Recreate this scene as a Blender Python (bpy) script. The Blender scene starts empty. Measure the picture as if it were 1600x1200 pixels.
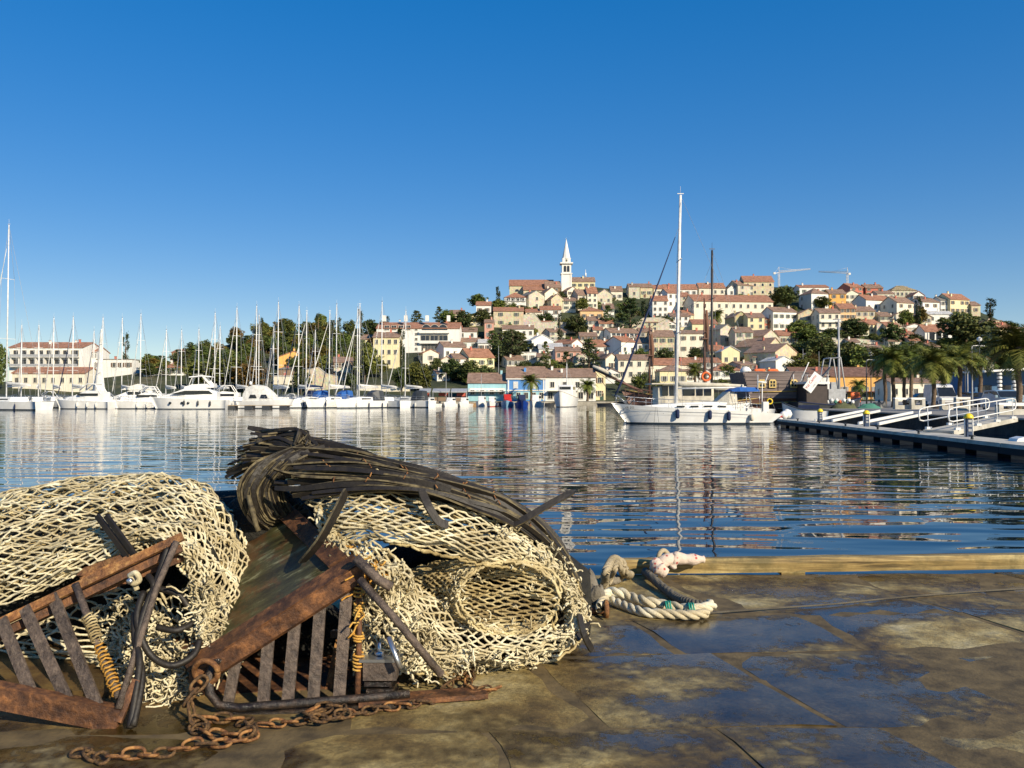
import bpy, math, random
import numpy as np
from mathutils import Vector, Matrix, noise as mnoise

sc = bpy.context.scene
rnd = random.Random(11)
PI = math.pi
R = math.radians

# ------------------------------------------------------------------ camera, world, sun, exposure
F, CX, CY, HOR = 1300.0, 800.0, 600.0, 620.0      # focal length and centre in photograph pixels, horizon row
CAMZ = 2.1                                        # eye height above the water
PITCH = math.atan((HOR - CY) / F)
cam_d = bpy.data.cameras.new('camera'); cam = bpy.data.objects.new('camera', cam_d)
sc.collection.objects.link(cam); sc.camera = cam
cam.location = (0, 0, CAMZ); cam.rotation_euler = (PI / 2 + PITCH, 0, 0)
cam_d.sensor_fit = 'HORIZONTAL'; cam_d.sensor_width = 36.0; cam_d.lens = 36.0 * F / 1600.0
cam_d.clip_start = 0.05; cam_d.clip_end = 9000

SUN_EL, SUN_AZ = 27.0, 140.0                      # azimuth clockwise from the view direction (+Y)
world = bpy.data.worlds.new('World'); sc.world = world; world.use_nodes = True
wn = world.node_tree; wn.nodes.clear()
sky = wn.nodes.new('ShaderNodeTexSky'); sky.sky_type = 'NISHITA'; sky.sun_disc = False
sky.sun_elevation = R(SUN_EL); sky.sun_rotation = R(SUN_AZ)
sky.altitude = 1200; sky.air_density = 1.0; sky.dust_density = 0.0; sky.ozone_density = 2.6
bg = wn.nodes.new('ShaderNodeBackground'); bg.inputs['Strength'].default_value = 0.15
wo = wn.nodes.new('ShaderNodeOutputWorld')
hsv = wn.nodes.new('ShaderNodeHueSaturation'); hsv.inputs['Saturation'].default_value = 2.25; hsv.inputs['Hue'].default_value = 0.515; hsv.inputs['Value'].default_value = 1.42
gam = wn.nodes.new('ShaderNodeGamma'); gam.inputs['Gamma'].default_value = 0.47
wn.links.new(sky.outputs[0], gam.inputs['Color']); wn.links.new(gam.outputs[0], hsv.inputs['Color']); wn.links.new(hsv.outputs[0], bg.inputs[0]); wn.links.new(bg.outputs[0], wo.inputs[0])
sl = bpy.data.lights.new('sun', 'SUN'); sl.energy = 4.8; sl.angle = R(0.5); sl.color = (1.0, 0.87, 0.66)
sun = bpy.data.objects.new('sun', sl); sc.collection.objects.link(sun)
sdir = Vector((math.sin(R(SUN_AZ)) * math.cos(R(SUN_EL)), math.cos(R(SUN_AZ)) * math.cos(R(SUN_EL)), math.sin(R(SUN_EL))))
sun.rotation_euler = sdir.to_track_quat('Z', 'Y').to_euler(); sun.location = (40, -40, 60)
vs = sc.view_settings
sc.display_settings.display_device = 'sRGB'
vs.view_transform = 'Standard'; vs.look = 'None'; vs.gamma = 1.0; vs.use_curve_mapping = False
vs.exposure = 0.45

# ------------------------------------------------------------------ pixel -> world
_c, _s = math.cos(PITCH), math.sin(PITCH)
def pt(px, py, Y):
    "the point seen at photograph pixel (px, py) that lies Y metres ahead"
    u, v = (px - CX) / F, (CY - py) / F
    t = Y / (_c - v * _s)
    return Vector((u * t, Y, CAMZ + t * (_s + v * _c)))
def depth(py, z):
    v = (CY - py) / F
    return (z - CAMZ) * (_c - v * _s) / (_s + v * _c)
def on(px, py, z):
    return pt(px, py, depth(py, z))
def slope(py):
    v = (CY - py) / F
    return (_s + v * _c) / (_c - v * _s)

# ------------------------------------------------------------------ objects
LINK = sc.collection.objects.link
def tag(o, label=None, cat=None, group=None, kind=None):
    if label: o['label'] = label
    if cat: o['category'] = cat
    if group: o['group'] = group
    if kind: o['kind'] = kind
    return o
def thing(name, label, cat, loc=(0, 0, 0), rz=0.0, group=None):
    o = bpy.data.objects.new(name, None); LINK(o)
    o.location = loc; o.rotation_euler = (0, 0, rz); o.empty_display_size = 0.2
    return tag(o, label, cat, group)
def org(o):
    v = Vector((0, 0, 0))
    while o is not None:
        v += Vector(o.location); o = o.parent
    return v
def copy_tree(o, parent=None):
    c = o.copy(); LINK(c); c.parent = parent
    if parent: c.matrix_parent_inverse = Matrix()
    for ch in list(o.children): copy_tree(ch, c)
    return c
def dup(proto, loc, rz=0.0, s=1.0, label=None, group=None, cat=None):
    c = copy_tree(proto); c.location = loc; c.rotation_euler = (0, 0, rz)
    c.scale = s if isinstance(s, (tuple, list)) else (s, s, s)
    return tag(c, label, cat, group)
def mesh_obj(name, me, parent=None, loc=(0, 0, 0), rot=(0, 0, 0), scale=(1, 1, 1)):
    o = bpy.data.objects.new(name, me); LINK(o); o.parent = parent
    o.location = loc; o.rotation_euler = rot; o.scale = scale
    return o

class MB:
    "collects boxes, prisms, tubes and sheets into one mesh"
    def __init__(s):
        s.v = []; s.f = []; s.m = []; s.sm = []
    def add(s, vs_, fs, mi=0, smooth=False):
        b = len(s.v); s.v.extend([tuple(p) for p in vs_])
        for q in fs:
            s.f.append([i + b for i in q]); s.m.append(mi); s.sm.append(smooth)
    def box(s, c, d, rz=0.0, mi=0, M=None, taper=1.0):
        hx, hy, hz = d[0] / 2, d[1] / 2, d[2] / 2
        ps = []
        for z in (-hz, hz):
            k = taper if z > 0 else 1.0
            for x, y in ((-hx, -hy), (hx, -hy), (hx, hy), (-hx, hy)):
                ps.append(Vector((x * k, y * k, z)))
        if M is None: M = Matrix.Rotation(rz, 3, 'Z')
        c = Vector(c)
        s.add([M @ p + c for p in ps], [(0, 3, 2, 1), (4, 5, 6, 7), (0, 1, 5, 4), (1, 2, 6, 5), (2, 3, 7, 6), (3, 0, 4, 7)], mi)
    def bar(s, a, b, w, h, up=(0, 0, 1), mi=0):
        "a flat or square bar from a to b, w across, h along up"
        a, b = Vector(a), Vector(b); d = b - a; L = d.length; d.normalize()
        x = d.cross(Vector(up))
        if x.length < 1e-4: x = d.cross(Vector((0, 1, 0)))
        x.normalize(); u = x.cross(d)
        M = Matrix((x, d, u)).transposed()
        s.box((a + b) / 2, (w, L, h), mi=mi, M=M)
    def tube(s, pts, r, n=6, mi=0, cap=True, smooth=True):
        pts = [Vector(p) for p in pts]; N = len(pts)
        rs = r if isinstance(r, (list, tuple)) else [r] * N
        t0 = (pts[1] - pts[0]).normalized()
        ref = Vector((0, 0, 1)) if abs(t0.z) < 0.9 else Vector((1, 0, 0))
        x = t0.cross(ref).normalized(); vs_ = []
        for i, p in enumerate(pts):
            t = (pts[min(i + 1, N - 1)] - pts[max(i - 1, 0)])
            if t.length < 1e-9: t = t0
            t = t.normalized(); x = (x - t * x.dot(t))
            if x.length < 1e-6: x = t.cross(Vector((0.3, 0.5, 0.8)))
            x.normalize(); y = t.cross(x)
            for k in range(n):
                a = 2 * PI * k / n
                vs_.append(p + (x * math.cos(a) + y * math.sin(a)) * rs[i])
        fs = [(i * n + k, i * n + (k + 1) % n, (i + 1) * n + (k + 1) % n, (i + 1) * n + k) for i in range(N - 1) for k in range(n)]
        if cap: fs += [tuple(range(n - 1, -1, -1)), tuple((N - 1) * n + k for k in range(n))]
        s.add(vs_, fs, mi, smooth)
    def lathe(s, c, prof, n=16, mi=0, axis='Z', smooth=True):
        c = Vector(c); vs_ = []
        for r_, z in prof:
            for k in range(n):
                a = 2 * PI * k / n; p = Vector((r_ * math.cos(a), r_ * math.sin(a), z))
                if axis == 'X': p = Vector((p.z, p.x, p.y))
                if axis == 'Y': p = Vector((p.x, p.z, p.y))
                vs_.append(c + p)
        N = len(prof)
        fs = [(i * n + k, i * n + (k + 1) % n, (i + 1) * n + (k + 1) % n, (i + 1) * n + k) for i in range(N - 1) for k in range(n)]
        fs += [tuple(range(n - 1, -1, -1)), tuple((N - 1) * n + k for k in range(n))]
        s.add(vs_, fs, mi, smooth)
    def prism(s, poly, y0, y1, mi=0):
        "polygon in (x, z) pushed from y0 to y1"
        n = len(poly); vs_ = [(p[0], y0, p[1]) for p in poly] + [(p[0], y1, p[1]) for p in poly]
        fs = [tuple(range(n)), tuple(range(2 * n - 1, n - 1, -1))] + [(i, i + n, (i + 1) % n + n, (i + 1) % n) for i in range(n)]
        s.add(vs_, fs, mi)
    def loft(s, rings, closed=True, mi=0, cap=True, smooth=True):
        n = len(rings[0]); vs_ = [p for r_ in rings for p in r_]; fs = []
        for i in range(len(rings) - 1):
            for k in range(n if closed else n - 1):
                fs.append((i * n + k, i * n + (k + 1) % n, (i + 1) * n + (k + 1) % n, (i + 1) * n + k))
        if cap and closed: fs += [tuple(range(n - 1, -1, -1)), tuple((len(rings) - 1) * n + k for k in range(n))]
        s.add(vs_, fs, mi, smooth)
    def mesh(s, name, mats, off=None):
        me = bpy.data.meshes.new(name)
        v = s.v if off is None else [(p[0] - off[0], p[1] - off[1], p[2] - off[2]) for p in s.v]
        me.from_pydata(v, [], s.f)
        for m in (mats if isinstance(mats, (list, tuple)) else [mats]): me.materials.append(m)
        me.polygons.foreach_set('material_index', s.m); me.polygons.foreach_set('use_smooth', s.sm)
        me.update(); return me
    def build(s, name, mats, parent=None, world=False):
        return mesh_obj(name, s.mesh(name, mats, org(parent) if (world and parent) else None), parent)

def tubes_np(P, r, n=5):
    "P: (count, k, 3) polylines of equal length -> verts, quads"
    P = np.asarray(P, float); C, K, _ = P.shape
    T = np.empty_like(P); T[:, 1:-1] = P[:, 2:] - P[:, :-2]; T[:, 0] = P[:, 1] - P[:, 0]; T[:, -1] = P[:, -1] - P[:, -2]
    T /= np.maximum(np.linalg.norm(T, axis=2, keepdims=True), 1e-9)
    ref = np.zeros_like(T); ref[..., 2] = 1; par = np.abs(T[..., 2]) > 0.9; ref[par] = (1, 0, 0)
    X = np.cross(T, ref); X /= np.maximum(np.linalg.norm(X, axis=2, keepdims=True), 1e-9); Yv = np.cross(T, X)
    a = np.arange(n) * 2 * PI / n
    r = np.broadcast_to(np.asarray(r, float), (C, K)) if np.ndim(r) else np.full((C, K), r)
    V = P[:, :, None, :] + r[:, :, None, None] * (X[:, :, None, :] * np.cos(a)[None, None, :, None] + Yv[:, :, None, :] * np.sin(a)[None, None, :, None])
    V = V.reshape(-1, 3)
    c, k, j = np.meshgrid(np.arange(C), np.arange(K - 1), np.arange(n), indexing='ij')
    b = (c * K + k) * n; j2 = (j + 1) % n
    Q = np.stack([b + j, b + j2, b + n + j2, b + n + j], -1).reshape(-1, 4)
    return V, Q
def np_mesh(name, parts, mat, off=(0, 0, 0), smooth=True):
    vs_, qs, b = [], [], 0
    for V, Q in parts:
        vs_.append(V); qs.append(Q + b); b += len(V)
    V = np.concatenate(vs_) - np.array(off); Q = np.concatenate(qs)
    me = bpy.data.meshes.new(name)
    me.vertices.add(len(V)); me.vertices.foreach_set('co', V.ravel().astype(np.float32))
    w = Q.shape[1]
    me.loops.add(Q.size); me.loops.foreach_set('vertex_index', Q.ravel().astype(np.int32))
    me.polygons.add(len(Q)); me.polygons.foreach_set('loop_start', (np.arange(len(Q)) * w).astype(np.int32))
    me.polygons.foreach_set('use_smooth', np.full(len(Q), smooth)); me.update(calc_edges=True); me.validate()
    me.materials.append(mat); return me

# ------------------------------------------------------------------ materials
def N(nt, t, **kw):
    n = nt.nodes.new('ShaderNode' + t)
    for k, v in kw.items():
        if k in n.inputs: n.inputs[k].default_value = v
        else: setattr(n, k, v)
    return n
def cramp(nt, fac, stops, interp='LINEAR'):
    n = nt.nodes.new('ShaderNodeValToRGB'); e = n.color_ramp.elements; n.color_ramp.interpolation = interp
    while len(e) < len(stops): e.new(0.5)
    for i, (p, c) in enumerate(stops):
        e[i].position = p; e[i].color = (*c, 1) if not isinstance(c, (int, float)) else (c, c, c, 1)
    nt.links.new(fac, n.inputs[0]); return n.outputs[0]
def mixc(nt, fac, a, b, mode='MIX'):
    n = nt.nodes.new('ShaderNodeMix'); n.data_type = 'RGBA'; n.blend_type = mode
    for s_, v in ((n.inputs[0], fac), (n.inputs[6], a), (n.inputs[7], b)):
        if hasattr(v, 'links') or isinstance(v, bpy.types.NodeSocket): nt.links.new(v, s_)
        elif isinstance(v, (int, float)): s_.default_value = v if s_ == n.inputs[0] else (v, v, v, 1)
        else: s_.default_value = (*v, 1)
    return n.outputs[2]
MATS = {}
def new_mat(name):
    m = bpy.data.materials.new(name); m.use_nodes = True; nt = m.node_tree
    return m, nt, nt.nodes['Principled BSDF']
def mat(name, col, rough=0.8, col2=None, scale=3.0, detail=5.0, lo=0.35, hi=0.65, metal=0.0, bump=0.0, bscale=None,
        spec=0.5, objvar=0.0, stretch=(1, 1, 1), coord='Object', coat=0.0):
    if name in MATS: return MATS[name]
    m, nt, b = new_mat(name); L = nt.links.new
    tc = N(nt, 'TexCoord'); mp = N(nt, 'Mapping', Scale=stretch); L(tc.outputs[coord], mp.inputs[0])
    if col2 is None: col2 = tuple(c * 0.72 for c in col)
    nz = N(nt, 'TexNoise', Scale=scale, Detail=detail, Roughness=0.6); L(mp.outputs[0], nz.inputs['Vector'])
    c = cramp(nt, nz.outputs['Fac'], [(lo, col2), (hi, col)])
    if objvar:
        oi = N(nt, 'ObjectInfo'); hs = N(nt, 'HueSaturation')
        mr = N(nt, 'MapRange'); mr.inputs['To Min'].default_value = 1 - objvar; mr.inputs['To Max'].default_value = 1 + objvar
        L(oi.outputs['Random'], mr.inputs[0]); L(mr.outputs[0], hs.inputs['Value'])
        mr2 = N(nt, 'MapRange'); mr2.inputs['To Min'].default_value = 0.5 - objvar * 0.07; mr2.inputs['To Max'].default_value = 0.5 + objvar * 0.07
        ml = N(nt, 'Math', operation='MULTIPLY'); ml.inputs[1].default_value = 7.31; fr = N(nt, 'Math', operation='FRACT')
        L(oi.outputs['Random'], ml.inputs[0]); L(ml.outputs[0], fr.inputs[0]); L(fr.outputs[0], mr2.inputs[0]); L(mr2.outputs[0], hs.inputs['Hue'])
        L(c, hs.inputs['Color']); c = hs.outputs[0]
    L(c, b.inputs['Base Color'])
    b.inputs['Roughness'].default_value = rough; b.inputs['Metallic'].default_value = metal
    b.inputs['Specular IOR Level'].default_value = spec; b.inputs['Coat Weight'].default_value = coat
    if bump:
        n2 = N(nt, 'TexNoise', Scale=bscale or scale * 4, Detail=4.0); L(mp.outputs[0], n2.inputs['Vector'])
        bp = N(nt, 'Bump', Strength=1.0, Distance=bump); L(n2.outputs['Fac'], bp.inputs['Height']); L(bp.outputs[0], b.inputs['Normal'])
    MATS[name] = m; return m

WALLC = dict(white=(0.80, 0.78, 0.72), cream=(0.77, 0.71, 0.57), paleyellow=(0.80, 0.70, 0.42), yellow=(0.80, 0.60, 0.18), orange=(0.78, 0.42, 0.12),
             peach=(0.76, 0.50, 0.26), stone=(0.66, 0.60, 0.47), tan=(0.70, 0.60, 0.41), olive=(0.50, 0.44, 0.25), pink=(0.62, 0.34, 0.26), red=(0.52, 0.17, 0.12),
             blue=(0.10, 0.28, 0.62), turquoise=(0.34, 0.60, 0.66), grey=(0.42, 0.42, 0.40), darkblue=(0.07, 0.16, 0.30), brown=(0.26, 0.18, 0.12))
def wall_mat(k):
    n = 'wall_' + k
    if n in MATS: return MATS[n]
    c = WALLC[k]; st = k in ('stone', 'tan', 'olive')
    m, nt, b = new_mat(n); L = nt.links.new
    tc = N(nt, 'TexCoord'); nz = N(nt, 'TexNoise', Scale=0.35, Detail=6.0, Roughness=0.65); L(tc.outputs['Object'], nz.inputs['Vector'])
    base = cramp(nt, nz.outputs['Fac'], [(0.3, tuple(x * (0.74 if st else 0.86) for x in c)), (0.62, c)])
    mp = N(nt, 'Mapping', Scale=(1.2, 1.2, 0.12)); L(tc.outputs['Object'], mp.inputs[0])       # rain streaks
    n2 = N(nt, 'TexNoise', Scale=1.5, Detail=4.0); L(mp.outputs[0], n2.inputs['Vector'])
    stk = cramp(nt, n2.outputs['Fac'], [(0.34, 0.90), (0.55, 1.0)])
    base = mixc(nt, 1.0, base, stk, 'MULTIPLY')
    if st:
        vo = N(nt, 'TexVoronoi', Scale=1.7, feature='F1'); L(tc.outputs['Object'], vo.inputs['Vector'])
        base = mixc(nt, 0.25, base, mixc(nt, 1.0, base, vo.outputs['Color'], 'MULTIPLY'))
        bp = N(nt, 'Bump', Strength=0.8, Distance=0.08); L(vo.outputs['Distance'], bp.inputs['Height']); L(bp.outputs[0], b.inputs['Normal'])
    L(base, b.inputs['Base Color']); b.inputs['Roughness'].default_value = 0.9
    MATS[n] = m; return m
ROOFC = dict(orange=(0.46, 0.22, 0.13), brown=(0.36, 0.23, 0.16), dark=(0.24, 0.13, 0.09), grey=(0.30, 0.27, 0.22), white=(0.72, 0.71, 0.68), olive=(0.40, 0.31, 0.17))
def roof_mat(k):
    n = 'roof_' + k
    if n in MATS: return MATS[n]
    c = ROOFC[k]; m, nt, b = new_mat(n); L = nt.links.new
    tc = N(nt, 'TexCoord'); nz = N(nt, 'TexNoise', Scale=0.8, Detail=8.0, Roughness=0.75); L(tc.outputs['Object'], nz.inputs['Vector'])
    base = cramp(nt, nz.outputs['Fac'], [(0.32, tuple(x * 0.6 for x in c)), (0.5, c), (0.7, tuple(min(1, x * 1.35 + 0.04) for x in c))])
    n3 = N(nt, 'TexNoise', Scale=9.0, Detail=3.0); L(tc.outputs['Object'], n3.inputs['Vector'])
    base = mixc(nt, 0.6, base, cramp(nt, n3.outputs['Fac'], [(0.35, 0.45), (0.65, 1.25)]), 'MULTIPLY')
    wv = N(nt, 'TexWave', Scale=1.4, Distortion=0.3); wv.bands_direction = 'X'; L(tc.outputs['Object'], wv.inputs['Vector'])
    bp = N(nt, 'Bump', Strength=1.0, Distance=0.1); L(wv.outputs['Fac'], bp.inputs['Height']); L(bp.outputs[0], b.inputs['Normal'])
    L(base, b.inputs['Base Color']); b.inputs['Roughness'].default_value = 0.85; MATS[n] = m; return m
M_PANE = mat('window_glass_dark', (0.035, 0.04, 0.05), 0.15, scale=0.7)
M_FRAME = mat('window_surround', (0.62, 0.58, 0.48), 0.8)
M_SHUT = [mat('shutter_green', (0.05, 0.10, 0.07), 0.6), mat('shutter_brown', (0.14, 0.075, 0.04), 0.6), mat('shutter_grey', (0.30, 0.30, 0.29), 0.6), mat('shutter_white', (0.7, 0.7, 0.68), 0.6)]
M_GEL = mat('white_gelcoat', (0.80, 0.80, 0.77), 0.28, (0.72, 0.71, 0.67), scale=1.2, spec=0.5)
M_TEAK = mat('teak_deck', (0.42, 0.33, 0.22), 0.7, scale=4)
M_DGLASS = mat('tinted_glass', (0.02, 0.024, 0.03), 0.08)
M_ALU = mat('white_mast_paint', (0.78, 0.78, 0.76), 0.35)
M_STEEL = mat('stainless_steel', (0.62, 0.63, 0.64), 0.3, metal=0.9)
M_NAVY = mat('navy_canvas', (0.010, 0.022, 0.075), 0.85, bump=0.01)
M_CANVAS = mat('white_canvas', (0.74, 0.73, 0.68), 0.9, scale=2, bump=0.02)
M_CREAMC = mat('cream_canvas', (0.62, 0.57, 0.46), 0.9, scale=2, bump=0.02)
M_BLACK = mat('black_rubber', (0.018, 0.018, 0.018), 0.5, scale=5)
M_BOOT = mat('dark_boot_stripe', (0.03, 0.045, 0.06), 0.4)
M_CHAR = mat('charcoal_paint', (0.045, 0.05, 0.055), 0.5)
M_REDP = mat('red_paint', (0.55, 0.03, 0.02), 0.45)
M_YELP = mat('yellow_plastic', (0.85, 0.62, 0.02), 0.4, (0.78, 0.54, 0.02))
M_ORP = mat('orange_plastic', (0.85, 0.16, 0.03), 0.5)
M_CONC = mat('pale_concrete', (0.55, 0.52, 0.45), 0.9, (0.38, 0.36, 0.30), scale=1.5, bump=0.01)
M_GREYP = mat('grey_metal_paint', (0.40, 0.41, 0.42), 0.45)
# ------------------------------------------------------------------ water
def make_water():
    m, nt, b = new_mat('harbour_water'); L = nt.links.new
    b.inputs['Base Color'].default_value = (0.002, 0.014, 0.030, 1); b.inputs['Roughness'].default_value = 0.012
    b.inputs['IOR'].default_value = 1.333
    tc = N(nt, 'TexCoord')
    prev = None
    for sx, sy, scl, dist, det, dd in ((0.30, 1.0, 0.42, 0.5, 1.0, 0.036), (0.30, 1.0, 1.5, 0.6, 0.0, 0.0230), (0.40, 1.0, 4.0, 0.3, 0.0, 0.0016)):
        mp = N(nt, 'Mapping', Scale=(sx, sy, 1), Rotation=(0, 0, R(7 * scl))); L(tc.outputs['Object'], mp.inputs[0])
        nz = N(nt, 'TexNoise', Scale=scl, Detail=det, Distortion=dist); L(mp.outputs[0], nz.inputs['Vector'])
        bp = N(nt, 'Bump', Strength=1.0, Distance=dd); L(nz.outputs['Fac'], bp.inputs['Height'])
        if prev: L(prev.outputs[0], bp.inputs['Normal'])
        prev = bp
    L(prev.outputs[0], b.inputs['Normal'])
    mb = MB(); mb.add([(-2600, -60, 0), (2600, -60, 0), (2600, 3600, 0), (-2600, 3600, 0)], [(0, 1, 2, 3)])
    tag(mb.build('water', m), kind='structure')
make_water()

# ------------------------------------------------------------------ the hill the town stands on
SHORE = 212.0
def depth_of(py): return 226.0 + max(0.0, 626.0 - py) * 1.05
CAP = [(-900, 600), (-300, 600), (0, 597), (150, 592), (250, 578), (330, 545), (420, 520), (520, 512), (600, 518), (660, 510), (700, 497), (760, 480), (800, 462),
       (850, 447), (900, 444), (1000, 449), (1200, 447), (1350, 452), (1440, 462), (1500, 474), (1560, 494), (1610, 515), (1700, 545), (1850, 575), (2100, 600), (2600, 612)]
def cap_py(px):
    xs = [c[0] for c in CAP]; ys = [c[1] for c in CAP]
    return float(np.interp(px, xs, ys))
def ground(px, Y):
    "ground height on the ray column px at depth Y"
    if Y <= 226: return 0.95
    yc = depth_of(cap_py(px)); Yq = min(Y, yc); py = 626 - (Yq - 226) / 1.05
    z = CAMZ + slope(py) * Yq
    if Y > yc: z -= max(0, Y - yc - 45) ** 1.0 * 0.07
    return max(z, 0.95 if Y < 900 else -3)
def gpt(px, py):
    Y = depth_of(py); u = (px - CX) / F
    return Vector((u * Y / (_c - 0 * _s), Y, ground(px, Y)))
def make_land():
    m, nt, b = new_mat('hillside_ground'); L = nt.links.new
    tc = N(nt, 'TexCoord'); nz = N(nt, 'TexNoise', Scale=0.05, Detail=9.0, Roughness=0.7); L(tc.outputs['Object'], nz.inputs['Vector'])
    n2 = N(nt, 'TexNoise', Scale=0.6, Detail=6.0, Roughness=0.7); L(tc.outputs['Object'], n2.inputs['Vector'])
    c = cramp(nt, nz.outputs['Fac'], [(0.40, (0.022, 0.034, 0.012)), (0.54, (0.045, 0.058, 0.02)), (0.64, (0.11, 0.10, 0.05)), (0.76, (0.24, 0.20, 0.13))])
    c = mixc(nt, 0.8, c, cramp(nt, n2.outputs['Fac'], [(0.35, 0.4), (0.65, 1.3)]), 'MULTIPLY')
    L(c, b.inputs['Base Color']); b.inputs['Roughness'].default_value = 1.0
    bp = N(nt, 'Bump', Strength=1.0, Distance=0.6); L(n2.outputs['Fac'], bp.inputs['Height']); L(bp.outputs[0], b.inputs['Normal'])
    pxs = np.linspace(-1300, 2900, 190); Ys = np.concatenate([np.array([SHORE + 1.6, 218, 226]), np.linspace(232, 470, 42), np.linspace(490, 1500, 22)])
    V = []; 
    for Y in Ys:
        for px in pxs:
            z = ground(px, Y); X = (px - CX) / F * Y
            if Y > 226: z += (mnoise.noise(Vector((X * 0.05, Y * 0.05, 0.3)))) * 1.6 - 0.3
            V.append((X, Y, z))
    n = len(pxs); Fs = [(i * n + j, i * n + j + 1, (i + 1) * n + j + 1, (i + 1) * n + j) for i in range(len(Ys) - 1) for j in range(n - 1)]
    mb = MB(); mb.add(V, Fs, 0, True); tag(mb.build('hill_terrain', m), kind='structure')
    # far quay: a stone edge that runs along the whole shore
    mb = MB(); mb.box((0, SHORE + 1.0, -0.6), (560, 2.0, 3.0)); tag(mb.build('far_quay', mat('quay_limestone', (0.42, 0.38, 0.30), 0.9, (0.24, 0.22, 0.17), scale=0.8, bump=0.03)), kind='structure')
    # right-hand quay: a flat platform beside the pontoon
    pave = mat('harbour_paving', (0.30, 0.28, 0.25), 0.9, (0.20, 0.19, 0.17), scale=0.4, bump=0.01)
    dk = mat('dark_quay_wall', (0.055, 0.055, 0.05), 0.9, (0.02, 0.022, 0.02), scale=0.8, bump=0.05)
    mb = MB(); mb.box((27 + 90, 20 + 96.5, -1.1), (180, 193, 4.0), mi=0)
    q = mb.build('right_quay', [dk]); tag(q, kind='structure')
    mb = MB(); mb.box((27 + 90 - 0.12, 20 + 96.5, 0.93), (180.2, 193.2, 0.10)); mb.build('paving', pave, q)
make_land()

# ------------------------------------------------------------------ leaves
def leaf_mat(name, a, b_, ov=0.25):
    m, nt, b = new_mat(name); L = nt.links.new
    oi = N(nt, 'ObjectInfo'); ge = N(nt, 'NewGeometry'); mixr = N(nt, 'Math', operation='ADD')
    tc = N(nt, 'TexCoord'); nz = N(nt, 'TexNoise', Scale=0.9, Detail=3.0); L(tc.outputs['Object'], nz.inputs['Vector'])
    c = cramp(nt, ge.outputs['Random Per Island'], [(0.0, a), (1.0, b_)])
    c2 = cramp(nt, nz.outputs['Fac'], [(0.35, 0.55), (0.65, 1.25)])
    c = mixc(nt, 1.0, c, c2, 'MULTIPLY')
    hs = N(nt, 'HueSaturation'); mr = N(nt, 'MapRange'); mr.inputs['To Min'].default_value = 1 - ov; mr.inputs['To Max'].default_value = 1 + ov * 1.3
    L(oi.outputs['Random'], mr.inputs[0]); L(mr.outputs[0], hs.inputs['Value'])
    ml = N(nt, 'Math', operation='MULTIPLY'); ml.inputs[1].default_value = 13.7; fr = N(nt, 'Math', operation='FRACT')
    mr2 = N(nt, 'MapRange'); mr2.inputs['To Min'].default_value = 0.465; mr2.inputs['To Max'].default_value = 0.52
    L(oi.outputs['Random'], ml.inputs[0]); L(ml.outputs[0], fr.inputs[0]); L(fr.outputs[0], mr2.inputs[0]); L(mr2.outputs[0], hs.inputs['Hue'])
    L(c, hs.inputs['Color']); L(hs.outputs[0], b.inputs['Base Color']); b.inputs['Roughness'].default_value = 0.65
    b.inputs['Specular IOR Level'].default_value = 0.25
    MATS[name] = m; return m
LM = dict(broad=leaf_mat('leaves_broad', (0.055, 0.09, 0.018), (0.18, 0.20, 0.04)), dark=leaf_mat('leaves_dark', (0.03, 0.058, 0.016), (0.11, 0.13, 0.035)),
          pine=leaf_mat('needles_pine', (0.03, 0.058, 0.022), (0.095, 0.125, 0.04)), cyp=leaf_mat('needles_cypress', (0.02, 0.042, 0.016), (0.055, 0.075, 0.026), 0.12),
          autumn=leaf_mat('leaves_yellowing', (0.09, 0.08, 0.015), (0.19, 0.14, 0.025)), palm=leaf_mat('palm_leaves', (0.05, 0.085, 0.014), (0.19, 0.21, 0.04)))
M_BARK = mat('bark', (0.16, 0.11, 0.07), 0.95, (0.07, 0.05, 0.035), scale=3, bump=0.03)
def leaf_quads(C, size, rs, flat=0.0):
    "random leaf-sized faces about centres C (n,3)"
    n = len(C); nr = rs.normal(size=(n, 3)); nr[:, 2] = np.abs(nr[:, 2]) + flat; nr /= np.linalg.norm(nr, axis=1, keepdims=True)
    t = rs.normal(size=(n, 3)); a = np.cross(nr, t); a /= np.linalg.norm(a, axis=1, keepdims=True); b = np.cross(nr, a)
    s = (size * rs.uniform(0.6, 1.4, size=n))[:, None]; k = rs.uniform(0.5, 0.9, size=n)[:, None]
    V = np.stack([C - a * s, C - b * s * k, C + a * s, C + b * s * k], 1).reshape(-1, 3)
    return V, np.arange(n * 4).reshape(-1, 4)
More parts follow.
